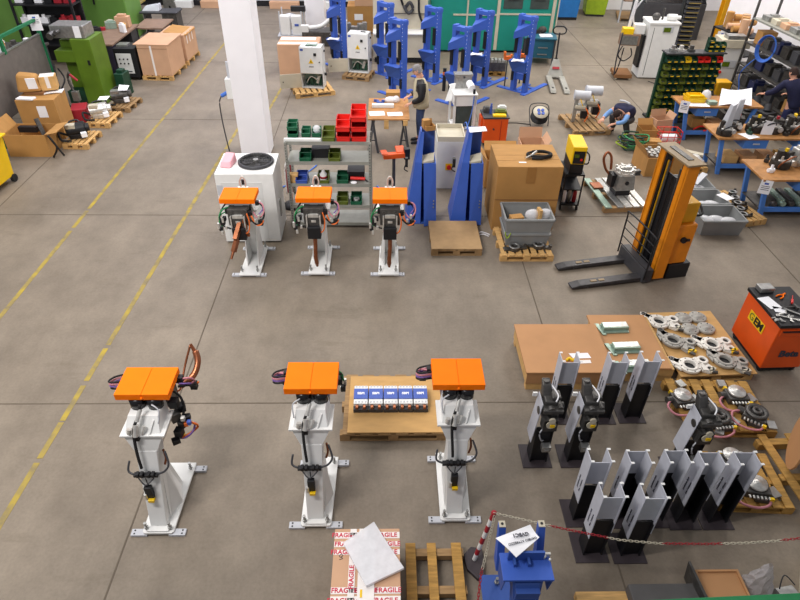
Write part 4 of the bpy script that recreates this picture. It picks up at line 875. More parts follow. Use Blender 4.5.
for k, (x, z, mt, l) in enumerate([(-.4, 1.301, 'green_bin', 'green bin on the second shelf, left side'), (.1, 1.301, 'olive_bin', 'olive bin on the second shelf, near its middle'), (-.5, .881, 'blue_label', 'blue bin at the left of the middle shelf'), (-.12, .881, 'olive_bin', 'olive bin holding a white jug on the middle shelf'), (.22, .881, 'green_bin', 'dark green bin right of the jug on the middle shelf'),
                                   (-.36, .461, 'black', 'black bin on the lower shelf behind the gun stand'), (.2, .461, 'olive_bin', 'olive bin on the lower shelf, left of the pair'), (.45, .461, 'green_bin', 'green bin with a round part on the lower shelf')]):
    bin_('storage_bin', mt, l, x, -.08, z, .2, .3, .13)
for x, z, l in [(-.15, 1.301, 'second'), (.45, .881, 'middle')]:
    solo(MB().box(0, 0, 0, .3, .3, .16), 'black_box', 'black', 'black box standing at the back of the %s shelf' % l, 'box', (shx + x, shy + .08, z))
t2 = thing('plastic_jug', 'white plastic jug with a red band in the olive bin', 'jug', (shx - .12, shy - .1, .895)); MB().lathe([(0, 0), (.06, 0), (.065, .02), (.065, .12), (.03, .16), (.025, .19), (0, .19)], 16).build('jug_body', 'white', t2); MB().lathe([(.066, .05), (.067, .05), (.067, .09), (.066, .09)], 16).build('band', 'red_dark', t2)
t2 = thing('grease_gun', 'red cylinder with black handle lying on the middle shelf', 'tool', (shx + .5, shy - .14, .92), -6); MB().cyl((-.14, 0, .03), (.12, 0, .03), .028).build('barrel', 'red', t2); MB().bar((.1, 0, .03), (.18, -.06, .0), .02).build('handle', 'black', t2)
solo(MB().ball((0, 0, .02), .05, 1.2, 1, .4), 'rag', 'paper', 'small white rag on the front of the middle shelf', 'rag', (shx + .42, shy - .2, .881))
solo(MB().box(0, 0, 0, .12, .1, .12).box(.02, 0, .12, .16, .12, .04), 'wooden_block', 'wood', 'stacked pale wooden blocks at the left of the middle shelf', 'block', (shx - .66, shy - .14, .881), bevel=.005)
solo(MB().ring(0, 0, 0, .06, .025, .05), 'round_part', 'steel', 'round steel part in the green bin on the lower shelf', 'part', (shx + .45, shy - .08, .475))
# ================================================================ folding bench of the man
g1 = G(369, 98, .82); g2 = G(408, 98, .82); g3 = G(370, 119, .82)
bx, by = (g1.x + g2.x) / 2, (g1.y + g3.y) / 2; bw, bd = (g2.x - g1.x), (g1.y - g3.y)
t = thing('folding_bench', 'wooden-topped folding bench with crossed metal legs beside the man', 'workbench', (bx, by, 0))
MB().box(0, 0, .79, bw, bd, .03).build('bench_top', 'bench_top', t, bevel=.004)
for x in (-bw * .38, bw * .38):
    m = MB()
    m.bar((x - .1, -bd / 2 + .05, .0), (x + .1, bd / 2 - .08, .79), .03).bar((x + .1, -bd / 2 + .05, 0), (x - .1, bd / 2 - .3, .79), .03).bar((x - .12, -bd / 2 + .06, .0), (x, -bd / 2 + .1, .79), .03).bar((x + .12, -bd / 2 + .06, .0), (x, -bd / 2 + .1, .79), .03).bar((x - .07, -bd / 2 + .07, .3), (x + .07, -bd / 2 + .07, .3), .02)
    m.build('trestle', 'darkgrey', t)
MB().box(-.05, -bd / 2 - .01, .6, .1, .02, .2).build('clamp_plate', 'wood', t); MB().box(bw * .4, -bd / 2 - .01, .68, .1, .03, .12).build('clamp_plate', 'wood', t)
zb = .822
for i, (px, py, w_, h_, l) in enumerate([(377, 113.5, .34, .26, 'white paper sheet on the folding bench, nearer left'), (395, 114, .34, .22, 'white paper sheet on the folding bench, nearer right')]):
    g = G(px, py, zb); solo(sheet([(-w_ / 2, -h_ / 2, 0), (w_ / 2, -h_ / 2, 0), (w_ / 2, h_ / 2, 0), (-w_ / 2, h_ / 2, 0)]), 'paper_sheet', 'paper', l, 'paper', (g.x, g.y, zb), 6)
g = G(383, 107, zb); solo(MB().box(0, 0, 0, .5, .12, .07), 'white_carton', 'white', 'long white carton across the folding bench', 'box', (g.x, g.y, zb), 0, bevel=.005)
g = G(391, 102, zb); solo(MB().ball((0, 0, .05), .13, 1.2, .8, .6).ball((.12, .02, .05), .09), 'plastic_bags', 'film', 'heap of clear plastic bags on the folding bench', 'bags', (g.x, g.y, zb), kind='stuff')
g = G(374, 101, zb); m = MB()
for k in range(8): m.box(rnd.uniform(-.12, .12), rnd.uniform(-.1, .1), .0, .05, .07, .04, rnd.uniform(0, 90))
solo(m, 'small_parts', 'blue_label', 'scatter of small blue parts on the folding bench', 'parts', (g.x + .12, g.y - .1, zb), kind='stuff')
g = G(385, 95, .7); carton('carton_box', 'small brown carton behind the folding bench', (g.x + .2, g.y + .3, 0), 0, .35, .25, .7, 'carton')
# ================================================================ white frame machine with gadget
t = thing('machine_stand', 'white frame stand with open glazed front and a small press on top', 'machine', (1.82, 14.35, 0), 4)
for x in (-.24, .24):
    for y in (-.33, .33): MB().box(x, y, 0, .05, .06, .95).build('leg', 'white', t)
MB().box(0, 0, .72, .54, .72, .25).build('housing', 'white', t, bevel=.01); MB().box(0, 0, .97, .57, .78, .03).build('top_plate', 'white', t, bevel=.006)
MB().box(0, 0, .1, .5, .7, .04).build('shelf', 'white', t); MB().box(0, -.3, .2, .4, .01, .5).build('glass_front', 'glass_dark', t); MB().box(0, -.33, 0, .52, .04, .14).build('lower_panel', 'white', t)
MB().cyl((0, -.2, .14), (0, -.2, .22), .05).build('lamp_dome', 'yellow', t)
m = MB(); m.box(-.1, .16, 1.0, .18, .2, .3).box(.12, .16, 1.0, .16, .2, .3).box(.0, .16, 1.28, .44, .24, .05).cyl((.02, .1, 1.0), (.02, .1, 1.24), .05); m.build('press_head', 'steel', t, bevel=.008)
MB().cyl((.12, -.02, 1.15), (.16, -.24, 1.1), .08).build('roll', 'paper', t)
MB().hull([(-.3, .05, 1.1), (-.18, .05, 1.12), (-.3, -.15, .78), (-.44, -.12, .76)], [(-.3, .07, 1.11), (-.18, .07, 1.13), (-.3, -.13, .79), (-.44, -.1, .77)]).build('guard_flap', 'white', t)
MB().box(.2, -.32, 1.0, .05, .05, .1).build('switch', 'black', t)
MB().tube([(.2, -.36, 1.0), (.15, -.45, .6), (.0, -.7, .3), (-.2, -1.4, .7), (-.32, -2.2, 1.05), (-.42, -2.9, 1.15)], .012, 6).build('air_hose', 'blue_hose', t)
# cream cabinet with red switch
t = thing('control_cabinet', 'cream cabinet with a yellow and red rotary switch between the blue housings', 'cabinet', (1.27, 11.5, 0), 0)
MB().box(0, 0, 0, .56, .56, 1.02).build('cabinet_body', 'cab_white', t, bevel=.01); MB().tray(0, .06, 1.02, .54, .68, .1, .02).build('top_trough', 'cream', t)
p_ = MB().box(-.02, -.285, .42, .14, .012, .14).build('switch_plate', 'yellow', t); MB().cyl((-.02, -.29, .49), (-.02, -.33, .49), .045).build('knob', 'red', p_)
# orange bracket
t = thing('orange_bracket', 'orange forked bracket on a grey pole behind the third rear gun stand', 'bracket', (.13, 10.3, 0), 12)
MB().cyl((0, 0, .02), (0, 0, 1.12), .03).build('pole', 'darkgrey', t); MB().lathe([(0, 0), (.16, 0), (.16, .02), (0, .02)], 18).build('base', 'darkgrey', t)
MB().box(.0, 0, 1.1, .4, .12, .09).box(-.17, .06, 1.18, .12, .2, .02).box(.13, .08, 1.19, .16, .18, .04, 0, 20).build('bracket_arm', 'orange_cart', t, bevel=.01); MB().box(.24, 0, 1.06, .1, .1, .2).build('connector', 'black', t)
# ================================================================ blue housings A, B
def blue_housing(loc, rz, label, extra):
    t = thing('blue_housing', label, 'machine housing', loc, rz, 'blue upright housings')
    m = MB(); m.hull([(-.3, -.05, .02), (-.275, -.05, .02), (-.275, .5, .02), (-.3, .5, .02)], [(-.06, .12, 1.7), (-.035, .12, 1.7), (-.035, .38, 1.7), (-.06, .38, 1.7)])
    m.hull([(-.3, -.05, .02), (-.02, -.1, .02), (-.02, -.08, .02), (-.3, -.03, .02)], [(-.15, .0, 1.2), (-.03, -.02, 1.2), (-.03, .0, 1.2), (-.15, .02, 1.2)])
    m.hull([(-.15, .0, 1.2), (-.03, -.02, 1.2), (-.03, .0, 1.2), (-.15, .02, 1.2)], [(-.06, .12, 1.7), (-.0, .12, 1.7), (-.0, .14, 1.7), (-.06, .14, 1.7)]); m.build('left_plate', 'blue', t)
    m = MB(); m.hull([(.04, -.22, .02), (.27, -.16, .02), (.27, -.14, .02), (.04, -.2, .02)], [(.0, -.06, 1.2), (.22, -.04, 1.2), (.22, -.02, 1.2), (.0, -.04, 1.2)]); m.hull([(.25, -.14, .02), (.27, -.14, .02), (.27, .45, .02), (.25, .45, .02)], [(.2, -.02, 1.2), (.22, -.02, 1.2), (.22, .4, 1.2), (.2, .4, 1.2)]); m.build('right_plate', 'blue', t)
    m = MB(); m.hull([(-.2, .42, .02), (.25, .42, .02), (.25, .45, .02), (-.2, .45, .02)], [(-.04, .36, 1.7), (.2, .36, 1.7), (.2, .39, 1.7), (-.04, .39, 1.7)]); m.build('back_plate', 'blue_dark', t)
    MB().box(.02, .2, .0, .5, .6, .02).build('base_plate', 'blue_dark', t)
    m = MB(); m.hull([(-.1, .0, 1.16), (.18, .0, 1.2), (.2, .2, 1.26), (-.1, .2, 1.2)], [(-.1, .0, 1.18), (.18, .0, 1.24), (.2, .2, 1.3), (-.1, .2, 1.22)]).ball((-.06, .1, 1.3), .06, .8, .8, 1.3); m.build('paper_wad', 'cream', t)
    MB().box(.06, .02, 1.05, .2, .06, .1).build('terminal', 'black', t); m = MB()
    for k in range(3): m.cyl((.2, -.165 + .008 * k, .4 + k * .06), (.2, -.19 + .008 * k, .4 + k * .06), .012, n=8)
    m.build('bolt', 'steel', t)
    MB().box(-.3, .0, 1.12, .05, .08, .16).tube([(-.3, -.03, 1.2), (-.34, -.06, 1.1), (-.28, -.06, 1.05)], .01).build('cable_gland', 'black', t)
    return t
blue_housing((.65, 9.9, 0), 0, 'blue upright housing, left of the two, small carton on top', 0); blue_housing((1.49, 9.9, 0), 0, 'blue upright housing, right of the two, papers on top', 1)
t = carton('carton_box', 'small open cardboard box on top of the left blue housing', (.74, 10.16, 1.702), 20, .18, .16, .08, 'carton', flaps=[(0, 1, 70)])
MB().box(-.05, .03, .03, .12, .1, .14).build('insert', 'carton', t)
solo(sheet([(-.16, -.1, 0), (.16, -.08, 0), (.18, .1, .01), (-.12, .12, 0)]), 'paper_sheet', 'paper', 'white printed sheet on top of the right blue housing', 'paper', (1.58, 10.14, 1.703), 10)
# ================================================================ flat pallet and crate pallet
pallet('pallet', 'empty pallet with a worn plywood top below the blue housings', (1.21, 9.2, 0), 0, .88, .95, 'wood_old', 6, top='ply_dirty')
pallet('pallet', 'small pallet under two stacked grey crates', (2.4, 9.02, 0), 0, .92, .94, 'wood', 7)
def crate(label, x, y, z, w=.8, d=.58, h=.3, rz=0, group='grey plastic crates', mat='crate_grey', fill=0):
    t = thing('plastic_crate', label, 'crate', (x, y, z), rz, group); MB().tray(0, 0, 0, w * .9, d * .88, h, .012, w * .05, .03).build('crate_body', mat, t)
    MB().tray(0, 0, h - .03, w, d, .03, .014, .0, .0).build('rim', mat, t) if False else None
    m = MB()
    for s in (-1, 1): m.bar((-w / 2, s * (d / 2 - .005), h - .01), (w / 2, s * (d / 2 - .005), h - .01), .022, .03).bar((s * (w / 2), -d / 2, h - .01), (s * (w / 2), d / 2, h - .01), .022, .03)
    m.build('rim', mat, t); return t
c1 = crate('grey crate on the small pallet, lower of the stacked two', 2.42, 9.1, .131, .78, .56, .26)
MB().tube([(-.4, -.29, .3), (-.36, -.33, .2), (-.3, -.3, .29)], .008).build('wire', 'lime', c1)
crate('grey crate full of paper and plastic bags, upper of the stacked two', 2.42, 9.1, .38, .82, .6, .3)
for i, (x, y, mt, l) in enumerate([(-.2, -.12, 'carton', 'torn brown cardboard inside the upper grey crate'), (.1, .0, 'film', 'clear bag in the middle of the upper grey crate'), (.32, .02, 'film', 'clear bag at the right end of the upper grey crate'), (.2, -.05, 'wood', 'tan cardboard tube piece in the upper grey crate')]):
    m = MB().ball((0, 0, .08), .11, 1.2, .8, .9) if mt == 'film' else MB().box(0, 0, 0, .22 if mt == 'carton' else .05, .14, .12 if mt == 'carton' else .22, 12)
    solo(m, 'plastic_bag' if mt == 'film' else 'cardboard_piece', mt, l, 'bag' if mt == 'film' else 'cardboard', (2.42 + x, 9.1 + y, .53))
def small_cast(px, py, z, rz, label, s=1.0, mat='steel_dark', group=None, zz=None):
    g = G(px, py, z); t = thing('cast_part', label, 'casting', (g.x, g.y, z if zz is None else zz), rz, group); m = MB()
    m.ring(0, 0, 0, .09 * s, .05 * s, .07 * s).box(.15 * s, 0, 0, .14 * s, .08 * s, .04 * s).box(-.13 * s, .02 * s, 0, .1 * s, .1 * s, .03 * s).cyl((.2 * s, 0, .03 * s), (.2 * s, 0, .08 * s), .03 * s); m.build('casting_body', mat, t, bevel=.003); MB().ring(0, 0, .07 * s, .1 * s, .06 * s, .012).build('ring', 'steel', t); return t
small_cast(514, 249, .14, 10, 'dark cast part with a ring on the small pallet, left one', 1, zz=.131); small_cast(538, 247, .14, -12, 'dark cast part with a ring on the small pallet, right one', 1, zz=.131); 
solo(MB().tube([(0, 0, .01), (-.1, .06, .02), (-.2, .04, .01), (-.14, .12, .03), (-.05, .1, .02), (.02, .04, .02)], .012, 6), 'plastic_strap', 'film', 'loose pale strap on the floor left of the small pallet', 'strap', (1.86, 9.35, 0))
# ================================================================ big carton with clamp
t = carton('carton_box', 'very large brown carton on a pallet with a black welding clamp on top', (2.5, 10.08, 0), 0, 1.14, .96, 1.26, 'carton')
MB().box(0, -.484, .62, 1.14, .005, .012).build('seam', 'carton_in', t); MB().box(.02, -.485, .95, .16, .004, .31).build('tape', 'tape', t); MB().box(-.12, -.3, 1.262, .13, .04, .002).build('paper_label', 'paper', t); MB().box(0, -.2, 1.2605, 1.1, .003, .002, 3).build('flap_edge', 'carton_in', t)
t = thing('welding_clamp', 'coiled black welding cable with a steel earth clamp on the large carton', 'welding clamp', (2.68, 10.0, 1.263))
MB().tube([(-.12, -.1, .02), (.05, -.12, .03), (.22, -.04, .03), (.24, .08, .04), (.08, .14, .04), (-.12, .1, .04), (-.18, .0, .04), (-.06, -.08, .05), (.12, -.1, .06), (.24, .0, .06), (.12, .12, .06), (-.08, .1, .06)], .024, 8).build('cable', 'rubber', t)
MB().hull([(-.08, -.04, .02), (-.04, .04, .02), (-.22, -.08, .02), (-.24, -.13, .02)], [(-.08, -.04, .08), (-.04, .04, .08), (-.22, -.08, .04), (-.24, -.13, .04)]).cyl((-.1, -.02, .06), (-.02, .02, .1), .02).build('clamp_jaw', 'steel_bright', t, bevel=.004)
carton('carton_box', 'open brown carton behind the large carton, with raised flap', (3.0, 11.75, 0), 0, .5, .5, .8, 'carton_pale', flaps=[(0, 1, 75), (1, 0, 60)])
carton('carton_box', 'open low carton behind the large carton, near the orange trolley', (2.36, 11.5, 0), 0, .7, .5, .62, 'carton', flaps=[(-1, 0, 50), (0, 1, 40)])
# orange trolley
t = thing('tool_trolley', 'orange two-panel trolley crowded with parts beyond the large carton', 'tool trolley', (2.5, 13.62, 0), 2)
MB().box(0, 0, .08, .56, .5, .58).build('body', 'orange_cart', t, bevel=.008); MB().box(0, 0, .66, .6, .54, .03).build('top_tray', 'darkgrey', t); MB().box(.12, -.255, .12, .012, .01, .5).build('door_edge', 'red_cart', t); MB().cyl((-.05, -.25, .42), (-.05, -.28, .42), .02).build('knob', 'darkgrey', t)
for x in (-.22, .22):
    for y in (-.18, .18): MB().cyl((x - .015, y, .04), (x + .015, y, .04), .04).build('caster', 'rubber', t)
MB().box(-.3, .1, .2, .03, .3, .4).build('side_handle', 'orange_cart', t)
for n_, mt, l, x, y, sx, sy, sz in [('yellow_tray', 'yellow', 'yellow tray at the front of the orange trolley top', .08, -.17, .3, .13, .05), ('green_case', 'olive_bin', 'olive case on the orange trolley', .13, .0, .26, .16, .1), ('white_case', 'white', 'white case behind the olive one on the orange trolley', .18, .16, .2, .1, .14), ('metal_part', 'steel_dark', 'dark metal part at the back left of the orange trolley', -.18, .12, .16, .18, .12), ('spray_bottle', 'blue_label', 'small blue and white bottle standing on the orange trolley', -.1, -.02, .05, .05, .24)]:
    solo(MB().box(0, 0, 0, sx, sy, sz * .8).box(0, 0, sz * .8, sx * .7, sy * .7, sz * .2), n_, mt, l, n_.replace('_', ' '), (2.5 + x, 13.62 + y, .691), bevel=.004)
# cable reel
t = thing('cable_reel', 'black cable reel with a cream face and blue sockets on the floor', 'cable reel', (3.83, 14.7, 0))
Q = dict(rx=30)
MB().at(0, 0, .26, **Q).lathe([(0, -.1), (.22, -.1), (.22, -.09), (.12, -.09), (.12, .09), (.22, .09), (.22, .1), (0, .1)], 26).build('drum', 'black', t)
MB().at(0, 0, .26, **Q).lathe([(0, .101), (.19, .101), (.19, .106), (0, .106)], 26).build('face', 'cream', t)
MB().at(0, 0, .26, **Q).cyl((.05, .05, .106), (.05, .05, .13), .04).cyl((-.05, .05, .106), (-.05, .05, .13), .04).cyl((.05, -.05, .106), (.05, -.05, .13), .04).cyl((-.05, -.05, .106), (-.05, -.05, .13), .04).build('socket', 'blue_label', t)
MB().tube([(-.22, -.1, .01), (-.24, .05, .2), (-.2, .2, .45), (.2, .2, .45), (.24, .05, .2), (.22, -.1, .01)], .012).build('stand', 'darkgrey', t)
solo(MB().tube([(0, 0, .012), (-.4, .1, .012), (-.8, .0, .012), (-1.0, -.15, .012)], .009, 6), 'power_cable', 'black', 'thin black cable from the reel toward the orange trolley', 'cable', (3.62, 14.7, 0))
# ================================================================ welding machine on cart
t = thing('welding_cart', 'black wheeled cart carrying bottles beneath a yellow welding machine', 'welding cart', (3.56, 10.62, 0), -4)
m = MB(); m.box(0, 0, .12, .36, .62, .03).box(0, 0, .74, .36, .6, .03).box(0, 0, .44, .36, .6, .02); m.build('deck', 'black', t)
for x in (-.17, .17):
    for y in (-.29, .27): MB().box(x, y, .12, .025, .025, .64).build('post', 'black', t)
MB().box(0, .25, .15, .34, .02, .59).build('back_panel', 'darkgrey', t)
for x in (-.2, .2): MB().cyl((x - .02, .2, .1), (x + .02, .2, .1), .1, n=20).build('wheel', 'rubber', t); MB().cyl((x * .8 - .015, -.26, .05), (x * .8 + .015, -.26, .05), .05).build('caster', 'rubber', t)
for i, (x, mt, l) in enumerate([(-.1, 'paper', 'white spray bottle on the welding cart, left'), (0, 'steel', 'grey bottle in the middle of the welding cart'), (.1, 'red_dark', 'red bottle on the welding cart, right')]):
    solo(MB().lathe([(0, 0), (.04, 0), (.04, .2), (.015, .26), (.015, .3), (0, .3)], 14), 'bottle', mt, l, 'bottle', (3.54 + x, 10.42, .152))
t = thing('welding_machine', 'yellow and black welding machine on top of the black cart', 'welding machine', (3.56, 10.62, .772), -4)
MB().box(0, 0, 0, .25, .56, .2).build('base_unit', 'black', t, bevel=.01); b_ = MB().box(0, 0, .2, .26, .6, .34).build('casing', 'yellow', t, bevel=.015); MB().box(0, -.305, .22, .2, .012, .24).build('front_panel', 'black', b_); MB().box(-.04, -.313, .34, .08, .006, .06).build('display', 'screen', b_)
MB().box(.05, -.313, .28, .04, .01, .04).build('knob', 'red', b_); MB().tube([(.12, -.3, .46), (.17, -.36, .4), (.17, -.36, .26), (.12, -.3, .22)], .014).build('bumper', 'black', t)
# ================================================================ stacker
t = thing('pallet_stacker', 'orange electric pallet stacker with tall mast, forks pointing left', 'stacker', (4.38, 8.34, 0), 11)
for y in (-.27, .27):
    m = MB(); m.prism([(-.28, .03), (-.28, .1), (-1.35, .09), (-1.5, .06), (-1.5, .03)], .16, 'Y', y - .08); m.build('fork', 'fork_black', t, bevel=.008)
    MB().box(-1.1, y, .09, .1, .05, .012).box(-.96, y, .09, .1, .05, .012).build('fork_slot', 'crosshead', t); MB().cyl((-1.2, y - .05, .04), (-1.2, y + .05, .04), .04).build('load_roller', 'steel', t)
MB().box(-.22, 0, .03, .16, .8, .24).build('carriage', 'darkgrey', t, bevel=.01)
for s in (-1, 1):
    m = MB(); m.box(.0, s * .35, .06, .19, .05, 2.0).box(-.08, s * .3, .06, .03, .12, 2.0).box(.08, s * .3, .06, .03, .12, 2.0); m.build('mast_channel', 'orange_mach', t, bevel=.004)
    MB().box(-.02, s * .22, .1, .1, .05, 1.9).build('inner_channel', 'black', t); MB().cyl((-.03, s * .14, .12), (-.03, s * .14, 1.9), .018).build('chain', 'steel_dark', t)
MB().cyl((.02, 0, .1), (.02, 0, 1.7), .045).build('lift_cylinder', 'black_gloss', t); MB().box(.0, .0, .12, .02, .42, 1.6).build('mast_guard', 'black', t); MB().box(-.03, .2, .1, .02, .05, 1.8).build('yellow_strip', 'yellow_col', t)
MB().box(0, 0, 2.06, .3, .84, .03).build('top_crosshead', 'crosshead', t, bevel=.006); MB().box(0, 0, 2.09, .09, .5, .012).build('crosshead_slot', 'steel_dark', t)
m = MB(); q_ = [(-.3, -.43), (-.3, .43)]
m.tube([(-.3, -.43, .12), (-.3, -.43, .8), (-.3, -.38, .9), (-.3, .38, .9), (-.3, .43, .8), (-.3, .43, .12)], .014, 7, 4)
for z in (.3, .45, .6, .75): m.cyl((-.3, -.43, z), (-.3, .43, z), .009, n=7)
m.build('load_guard', 'black', t)
MB().box(.3, 0, .28, .34, .62, .72).build('power_unit', 'orange_mach', t, bevel=.02); MB().box(.36, -.04, .0, .4, .6, .28).build('battery_base', 'black', t, bevel=.012)
y_ = MB().box(.3, .02, 1.0, .3, .5, .34).build('control_box', 'yellow_col', t, bevel=.015); MB().box(.15, .02, 1.04, .02, .44, .28).build('side_panel', 'black', y_); MB().tube([(.44, -.2, 1.1), (.56, -.2, 1.12), (.6, 0, 1.2), (.56, .2, 1.12), (.44, .2, 1.1)], .02).build('steering_handle', 'black', t)
MB().cyl((.28, -.31, .74), (.28, -.35, .74), .05).box(.33, -.34, .72, .1, .02, .04).build('latch', 'black', t)
# ================================================================ blue frames with two posts
def blue_frame():
    t = thing('upright_machine', 'x', 'machine frame', (0, 0, 0), -42, 'tall blue two-post frames')
    # base feet, local +Y runs back to the right
    MB().box(-.02, .0, 0, .95, .14, .025).build('front_bar', 'blue', t); MB().box(.45, .45, 0, .14, 1.3, .025).build('side_foot', 'blue', t); MB().box(.1, .35, 0, .12, .8, .025).build('middle_foot', 'blue', t); MB().box(.28, .5, .0, .34, .12, .024).build('cross_foot', 'blue', t)
    for x in (0, .38):
        m = MB().box(x, .03, .025, .11, .18, 2.0); p_ = m.build('post', 'blue', t, bevel=.004)
        m = MB()
        for k in range(16):
            if k not in (6, 7, 8): m.cyl((x + .03, -.062, .5 + k * .095), (x + .03, -.068, .5 + k * .095), .008, n=6)
        if x > 0: m.build('bolt_row', 'paper', p_)
    MB().box(.2, .03, 1.9, .51, .19, .1).build('top_bar', 'blue', t, bevel=.004)
    MB().box(.2, .03, 1.74, .3, .1, .05).build('second_bar', 'blue_dark', t)
    m = MB(); m.hull([(-.06, -.2, 1.42), (.36, -.06, 1.56), (.36, .0, 1.56), (-.06, .0, 1.42)], [(-.04, -.22, 1.6), (.38, -.08, 1.84), (.38, .0, 1.84), (-.04, .0, 1.78)]); m.build('wedge_bracket', 'blue', t, bevel=.003)
    for x in (-.02, .33): MB().box(x, -.075, 1.05, .09, .03, .45).build('slide_strip', 'black', t)
    MB().hull([(-.03, -.1, .55), (.38, -.08, .55), (.38, .0, .55), (-.03, .0, .55)], [(-.1, -.26, .86), (.36, -.12, .86), (.38, .0, .86), (-.08, .0, .86)]).build('shelf_bracket', 'blue_dark', t, bevel=.003)
    MB().box(.14, -.09, .86, .48, .24, .012).build('shelf_top', 'blue', t); MB().box(.2, .03, .34, .34, .1, .16).build('lower_bar', 'blue', t)
    for x in (-.02, .38): MB().box(x, -.075, .3, .07, .03, .26).build('slide_strip', 'black', t)
    return t
bf = blue_frame()
BF = [((3.6, 17.3), 'tall blue two-post frame with orange clamps behind it, nearest the pallet truck'), ((2.52, 17.85), 'tall blue two-post frame with paper on its shelf, left of the small gear pallet'), ((1.73, 16.12), 'tall blue two-post frame directly behind the white machine stand'),
      ((1.13, 18.15), 'tall blue two-post frame in front of the cream machine, right of the standing man'), ((.14, 16.75), 'tall blue two-post frame directly behind the standing man'), ((-.2, 18.65), 'tall blue two-post frame partly hidden behind the one at the standing man'), ((-1.6, 19.3), 'tall blue two-post frame between the two open electrical cabinets')]
fr = []
for i, (p, l) in enumerate(BF):
    if i == 0: bf.location = (*p, 0); bf['label'] = l; fr.append(bf)
    else: fr.append(dup(bf, (*p, 0), -42, l))
for i, l in ((0, 'white folded paper on the shelf of the frame nearest the pallet truck'), (1, 'white folded paper on the blue frame before the teal machine'), (6, 'white paper on the shelf of the blue frame between the electrical cabinets')):
    p = BF[i][0]; solo(sheet([(-.2, -.1, .0), (.16, -.14, 0), (.18, .1, .02), (-.1, .1, .03)], sag=.02), 'paper_sheet', 'paper', l, 'paper', (p[0] + .0, p[1] - .2, .876), 0)
t = thing('warning_tape_pole', 'red and white striped pole seen through the middle blue frame', 'barrier post', (2.15, 17.4, 0)); MB().cyl((0, 0, 0), (0, 0, .04), .14, n=18).build('base', 'black', t)
for k in range(8): MB().cyl((0, 0, .04 + k * .2), (0, 0, .24 + k * .2), .03, n=12).build('band', 'red_dark' if k % 2 else 'white', t)
t = thing('signal_post', 'black post with an orange band between the blue frames', 'post', (1.62, 17.2, 0)); MB().cyl((0, 0, 0), (0, 0, .62), .05).build('post', 'black', t); MB().cyl((0, 0, .45), (0, 0, .53), .053).build('band', 'hose_orange', t)
for x, y, l in ((3.42, 17.62, 'orange clamp hooked left of the blue frame by the pallet truck'), (3.9, 17.9, 'orange clamp right behind the blue frame by the pallet truck')):
    t = thing('clamp', l, 'clamp', (x, y, .75 if x < 3.5 else .74)); MB().box(0, 0, 0, .22, .1, .1).box(-.09, 0, .1, .06, .1, .12).box(.1, 0, .1, .05, .1, .05).build('jaw', 'hose_orange', t, bevel=.008); MB().cyl((0, 0, -.75), (0, 0, 0), .02).build('stem', 'darkgrey', t)
t = pallet('pallet', 'small pallet with a metal rack of parts between two blue frames', (3.3, 18.8, 0), -5, .62, .5, 'wood_yellow', 5)
t = thing('parts_rack', 'low metal rack of machined parts on the small pallet between the frames', 'parts rack', (3.3, 18.8, .131), -5); MB().tray(0, 0, 0, .58, .45, .25, .02).build('rack_body', 'steel_dark', t)
m = MB()
for k in range(10): m.cyl((-.22 + (k % 5) * .11, -.08 + (k // 5) * .16, .1), (-.22 + (k % 5) * .11, -.08 + (k // 5) * .16, .3), .04)
m.build('machined_parts', 'steel_bright', t)
